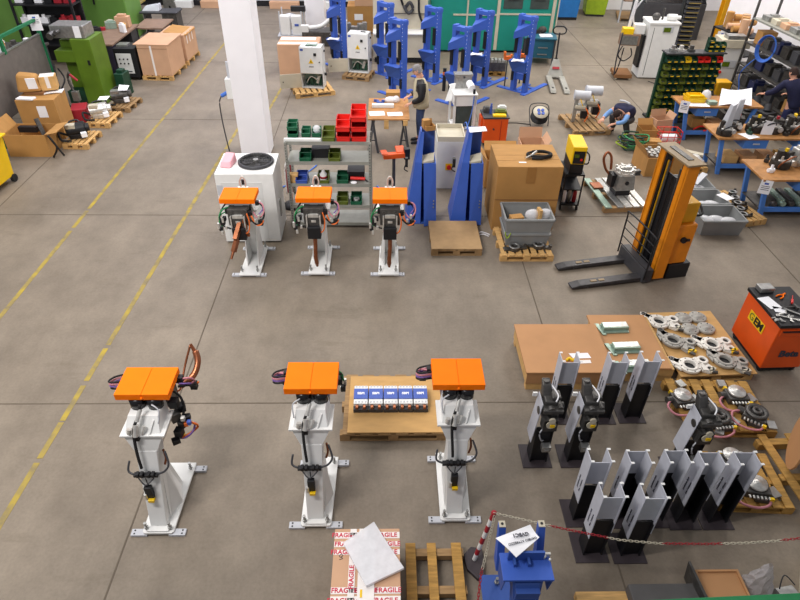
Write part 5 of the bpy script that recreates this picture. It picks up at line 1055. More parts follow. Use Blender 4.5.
# ================================================================ electrical cabinets with open lower doors
def elcab(label, loc, rz, w=.62):
    t = thing('electrical_cabinet', label, 'electrical cabinet', loc, rz, 'white electrical cabinets'); d = .38; h = 1.1
    m = MB(); m.box(0, d / 2 - .01, 0, w, .02, h).box(-w / 2 + .01, 0, 0, .02, d, h).box(w / 2 - .01, 0, 0, .02, d, h).box(0, 0, h - .02, w, d, .02).box(0, 0, 0, w, d, .02).box(0, 0, .4, w, d, .02); m.build('cabinet_body', 'cab_white', t, bevel=.004)
    dr = MB().box(0, -d / 2 - .012, .41, w, .022, h - .42).build('upper_door', 'white', t, bevel=.005)
    MB().prism([(-.07, .68), (.07, .68), (0, .8)], .006, 'Y', -d / 2 - .03).build('warning_triangle', 'yellow', dr); MB().prism([(-.012, .7), (.012, .7), (0, .76)], .003, 'Y', -d / 2 - .034).build('warning_mark', 'black', dr)
    MB().box(.12, -d / 2 - .035, .88, .07, .03, .07).build('switch', 'black', dr); MB().cyl((.23, -d / 2 - .02, .72), (.23, -d / 2 - .04, .72), .018).build('lock', 'black', dr); MB().box(-.24, -d / 2 - .025, 1.0, .08, .004, .05).build('logo_plate', 'blue_label', dr)
    MB().box(0, -d / 2 - .025, .58, .13, .004, .008).box(0, -d / 2 - .025, .6, .13, .004, .008).build('print_line', 'ink', dr)
    MB().box(0, d / 2 - .03, .03, w - .06, .012, .36).build('mounting_plate', 'green_pale', t)
    m = MB()
    for k in range(4): m.box(-.18 + k * .12, .05, .04, .09, .16, .14 + .05 * (k % 2))
    m.build('components', 'green_rack', t); MB().cyl((.1, .0, .1), (.16, .0, .3), .05).tube([(-.2, -.05, .1), (-.05, -.1, .3), (.15, -.05, .16)], .015).build('wiring', 'steel_bright', t)
    a = R(200); L = w - .04; m = MB(); m.bar((-w / 2, -d / 2 - .01, .2), (-w / 2 + L * math.cos(a), -d / 2 - .01 + L * math.sin(a), .2), .38, .02)
    lo = MB().hull([(-w / 2, -d / 2 - .02, .02), (-w / 2, -d / 2, .02), (-w / 2 + L * math.cos(a), -d / 2 + L * math.sin(a), .02), (-w / 2 + L * math.cos(a), -d / 2 - .02 + L * math.sin(a), .02)], [(-w / 2, -d / 2 - .02, .4), (-w / 2, -d / 2, .4), (-w / 2 + L * math.cos(a), -d / 2 + L * math.sin(a), .4), (-w / 2 + L * math.cos(a), -d / 2 - .02 + L * math.sin(a), .4)])
    lo.build('lower_door', 'cream', t, bevel=.003); MB().cyl((-w / 2 + L * .85 * math.cos(a), -d / 2 + L * .85 * math.sin(a) - .02, .2), (-w / 2 + L * .85 * math.cos(a), -d / 2 + L * .85 * math.sin(a) - .04, .2), .015).build('door_lock', 'black', t)
    MB().cyl((w / 2, 0, .35), (w / 2 + .06, 0, .35), .04).cyl((w / 2, .05, .95), (w / 2 + .03, .05, .95), .03).build('cable_entry', 'black', t)
    return t
pallet('pallet', 'pallet under the nearer electrical cabinet left of the centre', (-2.08, 17.0, 0), 18, 1.1, .85, 'wood', 7); pallet('pallet', 'pallet under the farther electrical cabinet', (-.84, 18.36, 0), -14, .82, .72, 'wood_old', 6)
elcab('white electrical cabinet with yellow triangle and open lower door, nearer one with papers on top', (-2.03, 17.1, .132), -6); elcab('white electrical cabinet with yellow triangle, farther one right of the blue frame', (-.8, 18.5, .132), -12)
solo(sheet([(-.16, -.1, 0), (.14, -.12, 0), (.16, .08, 0), (-.12, .1, 0)], t=.02, sag=.02), 'paper_bundle', 'green_pale', 'pale green bundle of papers on top of the nearer electrical cabinet', 'papers', (-2.03, 17.1, 1.235))
solo(MB().bar((0, 0, .012), (.14, -.05, .012), .02), 'handle', 'black', 'small black handle lying on the farther electrical cabinet', 'handle', (-.75, 18.5, 1.233))
# ================================================================ large carton, white containers, far cartons
t = carton('carton_box', 'large brown carton with white tape across its top behind the nearer electrical cabinet', (-2.58, 18.8, 0), 0, 1.2, .9, .9, 'carton_pale')
MB().box(-.02, -.28, .9, 1.14, .2, .004).box(-.05, .22, .9, 1.04, .3, .004).build('tape', 'white_tape', t)
t = thing('metal_crate', 'grey metal crate holding two white containers left of the far column', 'crate', (-3.32, 22.75, 0)); MB().tray(0, 0, .1, .96, .86, .04, .03).box(0, 0, 0, .8, .7, .1).build('crate_body', 'lightgrey', t)
for x in (-.38, .38):
    for y in (-.33, .33): MB().box(x, y, .1, .04, .04, .8).build('post', 'lightgrey', t)
for x, l in ((-.2, 'white plastic container, left one in the metal crate'), (.2, 'white plastic container with blue print, right one in the metal crate')):
    t = thing('plastic_container', l, 'container', (-3.32 + x, 22.52, .14)); MB().hull([(-.16, -.12, 0), (.16, -.12, 0), (.16, .12, 0), (-.16, .12, 0)], [(-.18, -.13, .62), (.18, -.13, .62), (.18, .13, .62), (-.18, .13, .62)]).build('container_body', 'white', t, bevel=.02)
    if x > 0: MB().box(0, -.145, .3, .14, .01, .07).build('print', 'blue_label', t)
solo(MB().ball((0, 0, .12), .22, 1.2, .9, .7), 'plastic_bag', 'film', 'pale plastic bag heaped behind the white containers', 'bag', (-3.4, 23.0, .45)); solo(MB().box(0, 0, 0, .5, .2, .16), 'black_box', 'black', 'black box lying behind the white containers', 'box', (-3.1, 22.95, .8)); 
t = thing('robot_arm', 'white jointed arm lying between the far column and a blue frame', 'arm', (-2.3, 21.9, 0)); MB().box(.1, 0, 0, 1.3, .7, .45).build('bench', 'steel_dark', t)
MB().tube([(-.4, -.2, .55), (.1, -.1, .6), (.5, .0, .9), (.8, .1, 1.1)], .07).box(-.45, -.25, .45, .25, .2, .2).build('arm_link', 'white', t)
MB().box(.7, .1, .45, .3, .3, .4).build('gearbox', 'black', t)
pallet('pallet', 'pallet under two brown cartons at the top of the photo behind the blue frames', (-.95, 23.6, 0), 0, 1.2, 1.0, 'wood', 7)
carton('carton_box', 'brown carton with white label, lower of the far stack', (-.9, 23.6, .132), 0, 1.0, .9, .8, 'carton', lab=(-.1, .35, .3, .2)); carton('carton_box', 'brown carton, upper of the far stack', (-.75, 23.5, .94), 0, .75, .7, .7, 'carton_pale', lab=(-.05, .3, .2, .25))
t = thing('machine_parts_bench', 'low dark bench of metal parts behind the blue frame between cabinets', 'bench', (-1.15, 20.95, 0)); MB().box(-.1, 0, 0, 1.2, .6, .6).build('bench_body', 'darkgrey', t)
m = MB()
for k in range(9): m.box(-.62 + k * .13, rnd.uniform(-.2, .2), .6, .14, .2, rnd.uniform(.08, .3), rnd.uniform(0, 40))
m.build('part_pile', 'steel', t); MB().box(-.3, -.1, .6, .34, .2, .4).build('white_part', 'white', t); MB().box(-.3, -.36, .25, .5, .1, .25).build('carton_part', 'carton_pale', t)
# ================================================================ cream machine and teal machine
t = thing('cream_machine', 'large cream machine with black hoses behind the standing man', 'machine', (.0, 20.6, 0))
MB().box(.42, .3, .15, 1.7, 1.3, 2.9).build('machine_body', 'cream', t, bevel=.03); MB().box(.42, -.55, .1, 1.68, .5, .75).build('lower_housing', 'cream', t, bevel=.03); MB().box(.42, -.4, .02, 1.6, .8, .14).build('plinth', 'black', t); MB().box(.42, -.6, .85, 1.7, .55, .05).build('ledge', 'white', t, bevel=.01)
MB().box(.1, -.38, 1.3, 1.6, .04, .9).build('door_panel', 'lightgrey', t) if False else MB().box(.42, -.37, 1.35, 1.5, .03, .012).build('panel_seam', 'darkgrey', t)
MB().tube([(.5, -.4, 1.6), (.4, -.48, 1.9), (.45, -.5, 2.2), (.7, -.48, 2.25), (.95, -.5, 1.9), (1.0, -.5, 1.4), (1.15, -.5, 1.05)], .035).build('hose', 'black', t)
MB().tube([(.55, -.42, 1.5), (.7, -.5, 1.7), (.8, -.46, 1.5), (.65, -.5, 1.4), (.52, -.46, 1.6)], .05).build('hose_coil', 'darkgrey', t); MB().cyl((1.22, -.42, 1.0), (1.22, -.42, 1.4), .05).build('yellow_grip', 'yellow', t)
t = thing('teal_machine', 'large teal enclosed machine with cream trim and dark windows at the top centre', 'machine', (3.45, 21.75, 0))
MB().box(0, 0, .06, 4.1, 1.5, 3.6).build('enclosure', 'teal', t, bevel=.03); MB().box(0, .05, 0, 3.9, 1.35, .06).build('plinth', 'black', t)
for x in (-.85, .15, 1.93): MB().box(x, -.76, .1, .1 if x > -.5 else .05, .04, 3.5).build('trim_strip', 'cream', t)
MB().box(1.02, -.76, 1.18, 1.7, .03, .05).box(-.6, -.76, 1.15, 1.4, .03, .05).build('trim_rail', 'cream', t)
for x, w_ in ((.6, .62), (1.45, .6)):
    f_ = MB().box(x, -.76, 1.36, w_, .03, 1.7).build('window', 'glass_dark', t, bevel=.08); MB().box(x, -.775, 1.6, w_ * .6, .03, .02).build('window_bar', 'black', f_)
MB().box(2.08, -.3, .3, .04, .9, 3.0).build('side_door', 'cream', t)
# teal desk
t = thing('drawer_desk', 'dark teal drawer desk with papers beside the blue frame near the pallet truck', 'desk', (4.85, 20.1, 0), -8)
MB().box(0, 0, .76, 1.0, .8, .03).build('desk_top', 'teal_dark', t); MB().box(.1, 0, .2, .72, .7, .56).build('drawer_unit', 'teal_dark', t, bevel=.005)
for x in (-.45, .45):
    for y in (-.35, .35): MB().box(x, y, 0, .05, .05, .76).build('leg', 'darkgrey', t)
for z in (.3, .5): MB().box(.1, -.36, z, .3, .02, .03).build('drawer_handle', 'steel', t)
solo(sheet([(-.2, -.15, 0), (.2, -.13, 0), (.18, .15, 0), (-.18, .14, 0)], t=.03), 'paper_stack', 'paper', 'stack of white papers on the teal desk', 'papers', (5.0, 20.0, .792)); solo(MB().ball((0, 0, .1), .14, 1, .8, .8).box(-.1, 0, 0, .2, .12, .1), 'machine_part', 'iron', 'dark machine part on the back of the teal desk', 'part', (4.95, 20.35, .792)); solo(MB().box(0, 0, 0, .2, .3, .1), 'papers_box', 'cream', 'cream box on the left of the teal desk', 'box', (4.55, 20.15, .792))
# containers
t = thing('steel_bin', 'big blue sheet metal bin at the top of the photo', 'bin', (7.02, 26.0, 0)); MB().hull([(-.55, -.4, .1), (.5, -.4, .1), (.5, .5, .1), (-.55, .5, .1)], [(-.62, -.5, 1.9), (.58, -.5, 1.9), (.58, .6, 1.9), (-.62, .6, 1.9)]).build('bin_body', 'blue_cont', t, bevel=.01); MB().box(0, 0, 0, 1.0, .8, .1).build('base_frame', 'black', t)
t = thing('steel_bin', 'big green sheet metal bin at the top of the photo', 'bin', (8.5, 26.6, 0), -8); MB().hull([(-.42, -.4, .08), (.35, -.4, .08), (.45, .5, .08), (-.42, .5, .08)], [(-.5, -.5, 1.7), (.45, -.5, 1.7), (.5, .6, 1.7), (-.5, .6, 1.7)]).build('bin_body', 'lime', t, bevel=.01); MB().box(-.02, -.45, .8, .9, .06, .05).build('rim_band', 'green_mach', t); MB().box(-.02, 0, 0, .7, .7, .08).build('base_frame', 'darkgrey', t)
t = thing('cream_cabinet', 'cream and dark machine beyond the teal one, left of the blue bin', 'machine', (5.95, 26.4, 0)); MB().box(0, 0, .1, .9, .9, 1.6).build('machine_body', 'cream', t, bevel=.02); MB().box(0, -.1, 0, .9, .8, .1).build('plinth', 'black', t)
t = thing('platform', 'low wooden platform on the floor beyond the pallet truck', 'platform', (9.95, 26.1, 0), -14); MB().box(0, 0, .06, 1.3, 1.3, .03).build('deck', 'wood_old', t)
for x in (-.55, 0, .55): MB().box(x, 0, 0, .1, 1.3, .06).build('skid', 'wood_old', t)
# dark machines on the far right back
t = thing('dark_machine', 'dark machine with a glossy hood at the top right behind the white cabinet', 'machine', (10.1, 23.4, 0)); MB().box(0, 0, 0, 2.2, 1.2, 1.2).build('machine_body', 'darkgrey', t, bevel=.02); MB().hull([(-1.1, -.6, 1.2), (1.1, -.6, 1.2), (1.1, .6, 1.2), (-1.1, .6, 1.2)], [(-.9, -.2, 1.7), (.9, -.2, 1.7), (.9, .6, 1.7), (-.9, .6, 1.7)]).build('hood', 'black_gloss', t, bevel=.03)
t = thing('tube_shelf', 'grey tube frame with a brown shelf beyond the white cabinet', 'frame', (9.6, 25.3, 0))
for x in (-.5, .5): MB().box(x, 0, 0, .05, .05, 1.6).build('upright', 'lightgrey', t)
MB().box(0, 0, .8, 1.0, .5, .04).box(0, 0, 1.4, 1.0, .5, .04).build('shelf', 'bench_brown', t)
t = thing('dark_machine', 'dark machine against the back wall at the top right', 'machine', (11.6, 26.2, 0)); MB().box(0, 0, 0, 1.8, 1.2, 1.3).build('machine_body', 'steel_dark', t, bevel=.02); MB().box(0, -.62, .5, .9, .02, .5).build('door_panel', 'black', t)
# pallet truck
t = thing('pallet_truck', 'grey hand pallet truck with upright black loop handle', 'pallet truck', (5.02, 18.08, 0), -6)
for x in (-.19, .19):
    MB().prism([(-1.12, .03), (-1.05, .09), (.25, .1), (.25, .04), (-1.0, .03)], .16, 'X', x - .08).build('fork', 'truck_grey', t, bevel=.008); MB().box(x, -.85, .092, .05, .1, .01).build('fork_slot', 'black', t); MB().cyl((x - .05, -.8, .04), (x + .05, -.8, .04), .04).build('load_roller', 'orange_mach', t)
MB().hull([(-.26, .2, .06), (.26, .2, .06), (.22, .34, .06), (-.22, .34, .06)], [(-.08, .5, .5), (.08, .5, .5), (.08, .6, .5), (-.08, .6, .5)]).build('body', 'truck_grey', t, bevel=.01); MB().box(0, .33, .26, .2, .02, .07, rx=-34).build('label_plate', 'red_dark', t)
MB().cyl((0, .56, .05), (0, .56, .5), .06).build('pump', 'steel_dark', t)
for x in (-.06, .06): MB().cyl((x - .03, .6, .09), (x + .03, .6, .09), .09).build('steer_wheel', 'rubber', t)
h_ = MB().cyl((0, .56, .45), (0, .7, 1.2), .025).build('handle_bar', 'black', t); MB().tube([(0, .7, 1.16), (-.15, .71, 1.18), (-.19, .73, 1.27), (-.12, .75, 1.35), (0, .755, 1.36), (.12, .75, 1.35), (.19, .73, 1.27), (.15, .71, 1.18)], .02, 8, 5, True).build('grip_loop', 'black', h_)
# gear pallet with two machines
pallet('pallet', 'wooden pallet carrying two grey gun units beside the crouching person', (4.95, 14.6, 0), 6, .95, 1.15, 'wood_old', 6)
def gun_unit(label, x, y, z=.131, s=1.0):
    t = thing('gun_unit', label, 'gun unit', (x, y, z), rnd.uniform(-10, 10), 'grey gun units'); m = MB(); m.box(-.12 * s, 0, 0, .08 * s, .12 * s, .6 * s).box(.02, 0, .3 * s, .24 * s, .16 * s, .14 * s); m.build('frame', 'steel', t, bevel=.006)
    MB().cyl((-.18 * s, 0, .66 * s), (.18 * s, 0, .66 * s), .11 * s).cyl((-.2 * s, 0, .66 * s), (-.18 * s, 0, .66 * s), .12 * s).build('motor', 'lightgrey', t); MB().box(.12 * s, .05, .1, .16 * s, .18 * s, .28 * s).build('transformer', 'black', t, bevel=.008); MB().box(-.02, -.1, .38 * s, .24 * s, .1, .06).build('cover', 'cream', t)
    MB().tube([(.1, -.1, .4 * s), (.2, -.14, .25 * s), (.14, -.12, .05)], .016).build('cable', 'hose_orange', t); MB().tube([(-.05, -.08, .6 * s), (.0, -.12, .5 * s), (.05, -.08, .4 * s)], .012).build('cable', 'yellow', t); return t
gun_unit('grey gun unit on the wooden pallet, nearer left one', 4.78, 14.6); gun_unit('grey gun unit on the wooden pallet, farther right one', 5.13, 14.85, s=1.05)
# green cables heap, cartons
t = thing('cable_heap', 'heap of green and yellow cables on the floor right of the crouching person', 'cables', (5.74, 13.3, 0)); 
for k in range(12):
    a = rnd.uniform(0, 6.28); r_ = rnd.uniform(.15, .3); z = .03 + .025 * k; cxx, cyy = rnd.uniform(-.1, .1), rnd.uniform(-.08, .08)
    MB().tube([(cxx + r_ * math.cos(a + q), cyy + r_ * .8 * math.sin(a + q), z + .03 * math.sin(q * 2)) for q in (0, 1.3, 2.6, 3.9, 5.1)], .018, 6).build('cable', ['hose_green', 'green_rack', 'lime', 'green_rack', 'black'][k % 5], t)
carton('carton_box', 'open brown carton with raised flaps at the left of the carton pile', (6.2, 13.72, 0), 0, .38, .36, .34, 'carton', flaps=[(-1, 0, 40), (0, 1, 60)]); carton('carton_box', 'tall brown carton at the back of the pile beside the blue workbench', (6.62, 14.05, 0), 10, .42, .34, .46, 'carton_pale', flaps=[(1, 0, 65), (0, 1, 80)])
carton('carton_box', 'small brown carton in front of the pile', (6.2, 13.2, 0), -8, .28, .24, .26, 'carton')
t = thing('wire_basket', 'red wire basket holding a white roll on the carton pile', 'basket', (6.62, 13.45, 0), 0)
m = MB(); 
for z in (.02, .15, .28, .4): m.tube([(-.24, -.16, z), (.24, -.16, z), (.24, .16, z), (-.24, .16, z)], .01, 5, 1, True)
for x in (-.24, -.08, .08, .24):
    for y in (-.16, .16): m.cyl((x, y, .02), (x, y, .4), .008, n=5)
m.box(0, 0, .02, .48, .32, .01); m.build('wire_frame', 'red', t)
t = thing('paper_roll', 'white paper roll with purple core in the red wire basket', 'roll', (6.62, 13.45, .2)); MB().cyl((-.16, 0, 0), (.18, 0, 0), .09).build('roll_body', 'paper', t); MB().cyl((-.165, 0, 0), (-.16, 0, 0), .04).build('core', 'purple', t)
t = carton('carton_box', 'open low carton full of metal parts behind the stacker mast', (5.95, 12.2, 0), 3, .86, .72, .42, 'carton', flaps=[(-1, 0, 60)])
for k in range(9):
    x, y = -.2 + (k % 3) * .2, -.15 + (k // 3) * .16; solo(MB().box(0, 0, 0, .16, .11, .1).cyl((.0, 0, .1), (0, 0, .14), .04), 'metal_part', 'steel_bright' if k % 2 else 'steel', 'pale metal part in the open carton behind the stacker', 'part', (5.95 + x, 12.2 + y, .3), rnd.uniform(-30, 30), 'metal parts in the open carton', .006)
# steel pallet with motor
t = thing('steel_pallet', 'pale steel and green pallet carrying a square motor unit', 'pallet', (4.6, 10.88, 0), 5)
for x, mt in ((-.36, 'green_pale'), (-.12, 'steel'), (.04, 'steel_bright'), (.2, 'steel_bright'), (.37, 'steel_bright')): MB().box(x, 0, .1, .13, 1.25, .03).build('slat', mt, t, bevel=.004)
for y in (-.56, 0, .56): MB().box(0, y, 0, .88, .1, .1).build('crossbeam', 'wood_old', t)
t = thing('motor_unit', 'square steel motor unit with copper loop and round flange on the steel pallet', 'motor unit', (4.68, 10.85, .132), 6)
MB().box(0, 0, 0, .3, .28, .12).build('foot', 'black', t); MB().hull([(-.18, -.18, .12), (.2, -.18, .12), (.2, .18, .12), (-.18, .18, .12)], [(-.15, -.15, .42), (.17, -.15, .42), (.17, .15, .42), (-.15, .15, .42)]).build('housing', 'steel', t, bevel=.01); MB().cyl((.02, -.17, .28), (.02, -.185, .28), .04).build('shaft_hole', 'black', t)
m = MB(); m.ring(.02, .02, .42, .2, .12, .05, 20).ring(.02, .02, .47, .16, .12, .05, 20)
for k in range(8): a = k * PI / 4; m.cyl((.02 + .18 * math.cos(a), .02 + .18 * math.sin(a), .47), (.02 + .18 * math.cos(a), .02 + .18 * math.sin(a), .53), .025, n=10)
m.bar((-.1, .02, .52), (.14, .02, .52), .05); m.build('flange', 'steel_bright', t, bevel=.003); MB().box(.24, -.05, .4, .1, .1, .1).build('fitting', 'steel_dark', t)
MB().tube([(-.18, .1, .3), (-.3, .18, .42), (-.36, .26, .62), (-.3, .28, .74), (-.22, .24, .66), (-.2, .18, .42)], .026).build('copper_loop', 'copper', t); MB().box(-.2, .05, .15, .1, .2, .25).build('bracket', 'black', t); MB().box(-.36, .3, 0.0, .2, .25, .03).build('copper_plate', 'copper', t)
# ================================================================ white cabinet with monitor trolley, drawer rack
t = thing('machine_cabinet', 'tall white machine cabinet with a small green screen, behind the green bin rack', 'machine', (8.02, 18.75, 0), -3)
MB().box(0, 0, .03, .85, .7, 1.5).build('cabinet_body', 'white', t, bevel=.015); MB().box(0, 0, 1.53, .9, .75, .06).build('top_plate', 'white', t, bevel=.008); s_ = MB().box(.12, -.36, 1.32, .3, .015, .16).build('panel', 'lightgrey', t); MB().box(.09, -.37, 1.34, .2, .015, .12).build('screen', 'screen', s_); MB().box(-.28, -.355, .1, .01, .008, 1.35).build('door_gap', 'darkgrey', t)
MB().box(.0, .0, 0, .8, .6, .03).build('plinth', 'darkgrey', t); MB().box(-.46, -.05, .3, .08, .4, .9).build('side_recess', 'black', t)
MB().cyl((.1, -.1, 1.68), (.36, -.1, 1.68), .09).cyl((.36, -.1, 1.68), (.48, -.1, 1.68), .05).build('white_cylinder', 'white', t); MB().ball((-.2, -.05, 1.68), .12, 1, .8, .9).cyl((0, 0, 1.6), (0, 0, 1.9), .03).build('dark_fitting', 'steel_dark', t)
t = thing('monitor_trolley', 'brown framed trolley with monitor box and cables left of the tall white cabinet', 'trolley', (7.12, 18.6, 0), -6)
MB().box(0, 0, .06, .5, .7, .1).build('base', 'carton_in', t); MB().tube([(-.25, -.2, .1), (-.28, -.2, .6), (-.26, -.2, 1.3)], .02).build('mast', 'darkgrey', t)
for x in (-.2, .2):
    for y in (-.3, .3): MB().cyl((x - .02, y, .05), (x + .02, y, .05), .05).build('caster', 'cream', t)
b_ = MB().box(0, -.05, .95, .55, .3, .3).build('monitor_box', 'bench_brown', t, bevel=.006); MB().box(-.02, -.205, .98, .45, .01, .24).build('monitor_face', 'steel', b_); MB().box(-.1, -.05, 1.25, .3, .26, .16).build('yellow_box', 'yellow', t, bevel=.01); MB().box(.22, .05, 1.25, .3, .3, .25).build('white_housing', 'white', t, bevel=.01)
MB().tube([(-.2, -.25, .95), (-.28, -.28, .7), (-.1, -.3, .55), (.1, -.28, .7), (.05, -.25, .9)], .018).tube([(-.15, -.25, .9), (-.2, -.3, .4), (-.25, -.25, .12)], .02).build('cable', 'black', t); MB().tube([(.1, .1, 1.4), (.0, .1, 1.8), (.2, .1, 2.2)], .02).cyl((-.05, .1, 1.4), (.0, .1, 2.1), .05).build('clear_tube', 'film', t)
solo(MB().box(0, 0, 0, .16, .12, .06).tube([(0, 0, .05), (-.2, .2, .03), (-.4, .5, .03)], .01), 'foot_pedal', 'black', 'black foot pedal on the floor below the tall white cabinet', 'pedal', (8.2, 17.6, 0))
t = thing('drawer_rack', 'tall narrow dark rack of small drawers with pale edges right of the white cabinet', 'rack', (9.5, 20.3, 0), -6)
MB().box(0, .1, 0, .46, .3, 2.3).build('rack_body', 'black', t)
for k in range(16): d_ = MB().box(0, -.12, .12 + k * .135, .42, .2, .09, rx=0).build('drawer', 'darkgrey', t); MB().box(0, -.225, .14 + k * .135, .36, .01, .02).build('label_strip', 'yellow_line', d_)
t = thing('switch_cabinet', 'short white cabinet with green display and red button right of the green rack', 'cabinet', (9.75, 17.75, 0), -4)
MB().box(0, 0, 0, .62, .5, 1.15).build('cabinet_body', 'cab_white', t, bevel=.01); MB().box(0, 0, 1.15, .8, .6, .22).build('top_housing', 'cream', t, bevel=.01); p_ = MB().box(-.02, -.26, .62, .4, .015, .2).build('panel', 'lightgrey', t); MB().box(-.1, -.27, .65, .2, .01, .13).build('display', 'screen', p_); MB().cyl((-.2, -.26, .5), (-.2, -.3, .5), .04).build('stop_button', 'red', t); MB().box(0, -.1, 1.37, .5, .3, .1).build('top_part', 'steel', t)
# ================================================================ green bin rack
rx0, ry0 = 7.5, 15.2
t = thing('bin_rack', 'green louvred rack hung with rows of small parts bins', 'rack', (rx0, ry0, 0), 3)
MB().box(0, .02, .08, 1.46, .04, 1.55).build('louvre_panel', 'green_rack', t)
for x in (-.74, .74): MB().box(x, .02, .05, .05, .08, 1.6).build('post', 'green_rack', t)
MB().box(0, 0, 0, 1.5, .6, .05).build('base', 'black', t); MB().box(0, .0, 1.65, 1.5, .34, .03).build('top_tray', 'darkgrey', t)
def louvre_bin(mat, fill):
    m = MB(); w_, d_, h_ = .14, .15, .11
    for s in (-1, 1): m.prism([(-d_ / 2, 0), (d_ / 2, 0), (d_ / 2, h_), (-d_ / 2 + .05, h_), (-d_ / 2, h_ * .5)], .006, 'X', s * w_ / 2 - (.006 if s > 0 else 0))
    m.box(0, 0, 0, w_, d_, .006).box(0, -d_ / 2, 0, w_, .006, h_ * .5).box(0, d_ / 2, 0, w_, .006, h_)
    t = thing('parts_bin', 'x', 'storage bin', (0, 0, 0), 3, 'small bins on the green rack'); m.build('bin_body', mat, t)
    MB().box(0, -.0, .008, .11, .12, .03).build('contents', fill, t); MB().box(0, -d_ / 2 - .004, .012, .08, .004, .022).build('bin_label', 'yellow', t) if mat == 'green_rack' else None
    return t
protos = [louvre_bin('green_rack', 'yellow_line'), louvre_bin('olive_bin', 'steel'), louvre_bin('yellow', 'steel'), louvre_bin('red', 'black')]
used = [False] * 4; ca, sa = math.cos(R(3)), math.sin(R(3))
for r_ in range(9):
    for c_ in range(9):
        k = 0 if (r_ * 3 + c_ * 7) % 3 else 1
        if r_ == 8: k = [0, 0, 0, 2, 0, 3, 3, 0, 3][c_]
        lx, ly, z = -.64 + c_ * .16, -.085, .08 + r_ * .172
        p = (rx0 + lx * ca - ly * sa, ry0 + lx * sa + ly * ca, z)
        l = ['dark green small parts bin on the louvred rack', 'olive small parts bin on the louvred rack', 'yellow small parts bin in the top row of the green rack', 'red small parts bin in the top row of the green rack'][k]
        gname = ['dark green bins on the rack', 'olive bins on the rack', 'yellow bin on the rack', 'red bins on the rack'][k]
        if not used[k]: protos[k].location = p; protos[k]['label'] = l; protos[k]['group'] = gname; used[k] = True
        else: dup(protos[k], p, 3, l, gname)
for r_ in range(8):
    lx, ly, z = -.62, .13, .08 + r_ * .172; dup(protos[0], (rx0 + lx * ca - ly * sa, ry0 + lx * sa + ly * ca, z), 183, 'green parts bin on the back of the rack, seen at its left edge', 'bins on the back of the rack')
for i, (x, n_, mt, l) in enumerate([(-.55, 'fitting', 'steel', 'round grey fitting on top of the green rack, leftmost'), (-.36, 'fitting', 'steel_bright', 'bright fitting on top of the green rack'), (-.1, 'parts_box', 'steel_dark', 'low box of dark parts on top of the green rack')]):
    solo(MB().box(0, 0, 0, .14, .14, .06).cyl((0, 0, .06), (0, 0, .14), .05), n_, mt, l, 'part', (rx0 + x, ry0 - .02, 1.682))
for c_ in range(3):
    for r_ in range(2 + (c_ == 0)): dup(protos[0], (rx0 + .35 + c_ * .15, ry0 + .02, 1.682 + r_ * .1), 3, 'dark green small bin stacked on top of the rack, right end', 'bins stacked on top of the rack')
# ================================================================ workbenches
def bench(label, x0, y0, w, d, drawers, sign=None, h=.85, rz=0):
    """x0,y0 = near left corner of the top"""
    t = thing('workbench', label, 'workbench', (x0, y0, 0), rz, 'blue workbenches')
    MB().box(w / 2, d / 2, h - .04, w, d, .04).build('bench_top', 'bench_top', t, bevel=.004)
    for x, s in ((.22, 1), (w - .22, -1)):
        for y in (.1, d - .1): MB().bar((x + .06 * s, y, 0), (x - .1 * s, y, h - .04), .06, .08).build('leg', 'blue_bench', t)
    MB().box(w / 2, d / 2, .18, w - .4, d - .2, .03).build('lower_shelf', 'steel_dark', t); MB().box(w / 2, .1, .14, w - .4, .04, .09).build('front_rail', 'blue_bench', t)
    for x in drawers: d_ = MB().box(x, d / 2 - .02, h - .24, .5, d - .12, .19).build('drawer', 'blue_bench', t, bevel=.005); MB().box(x, .03, h - .15, .14, .03, .025).build('drawer_handle', 'lightgrey', d_)
    return t
bench('blue workbench farthest back, with a yellow tray on it', 6.9, 13.72, 1.9, .75, (.62,)); bench('blue workbench in the middle, crowded with gearboxes', 6.93, 11.88, 2.4, .82, (.85, 2.0)); bench('blue workbench nearest the grey crates, paper sign on its corner', 6.93, 9.98, 2.2, .9, (.95,)); bench('blue workbench leg and edge cut off by the right edge of the photo', 7.4, 8.15, 1.6, .8, ())
def sign(label, x, y, z, rz, w=.2, h=.27, txt=None):
    t = thing('paper_sign', label, 'sign', (x, y, z), rz); MB().box(0, 0, -h, w, .004, h).build('sheet', 'paper', t); MB().box(0, -.004, -.08, .07, .003, .035).build('logo', 'blue_label', t)
    for k in range(3): MB().box(0, -.004, -.12 - k * .035, w * .7, .003, .01).build('print_line', 'ink', t)
    return t
sign('white sign with blue logo hanging on the corner of the nearest workbench', 7.0, 9.97, .84, -22); sign('white sign with blue logo beside the farthest workbench corner', 6.86, 13.6, 1.02, -30)
g = G(749, 158, .85)
# things on / under benches
def onb(mb, name, mat, label, cat, x, y, z=.852, rz=0, group=None, bevel=.004): return solo(mb, name, mat, label, cat, (x, y, z), rz, group, bevel)
g = G(692, 97, .9); t = thing('plastic_tray', 'yellow plastic tray on the farthest blue workbench', 'tray', (g.x, 14.1, .852), 0); MB().tray(0, 0, 0, .38, .3, .12, .01, .02, .02).build('tray_body', 'yellow', t); MB().tray(0, 0, .1, .34, .26, .06, .01).build('upper_tray', 'yellow', t)
onb(MB().lathe([(0, 0), (.1, 0), (.12, .1), (.08, .2), (0, .24)], 14), 'plastic_bag', 'film', 'white plastic bag behind the yellow tray', 'bag', 7.6, 14.2); onb(MB().box(0, 0, 0, .2, .16, .08), 'green_case', 'green_pale', 'pale green case right of the yellow tray', 'case', 7.62, 13.88)
onb(sheet([(-.3, -.1, 0), (.2, -.14, 0), (.26, .08, 0), (-.2, .12, 0)]), 'paper_sheet', 'paper', 'white sheet at the front of the farthest workbench', 'paper', 7.32, 13.85)
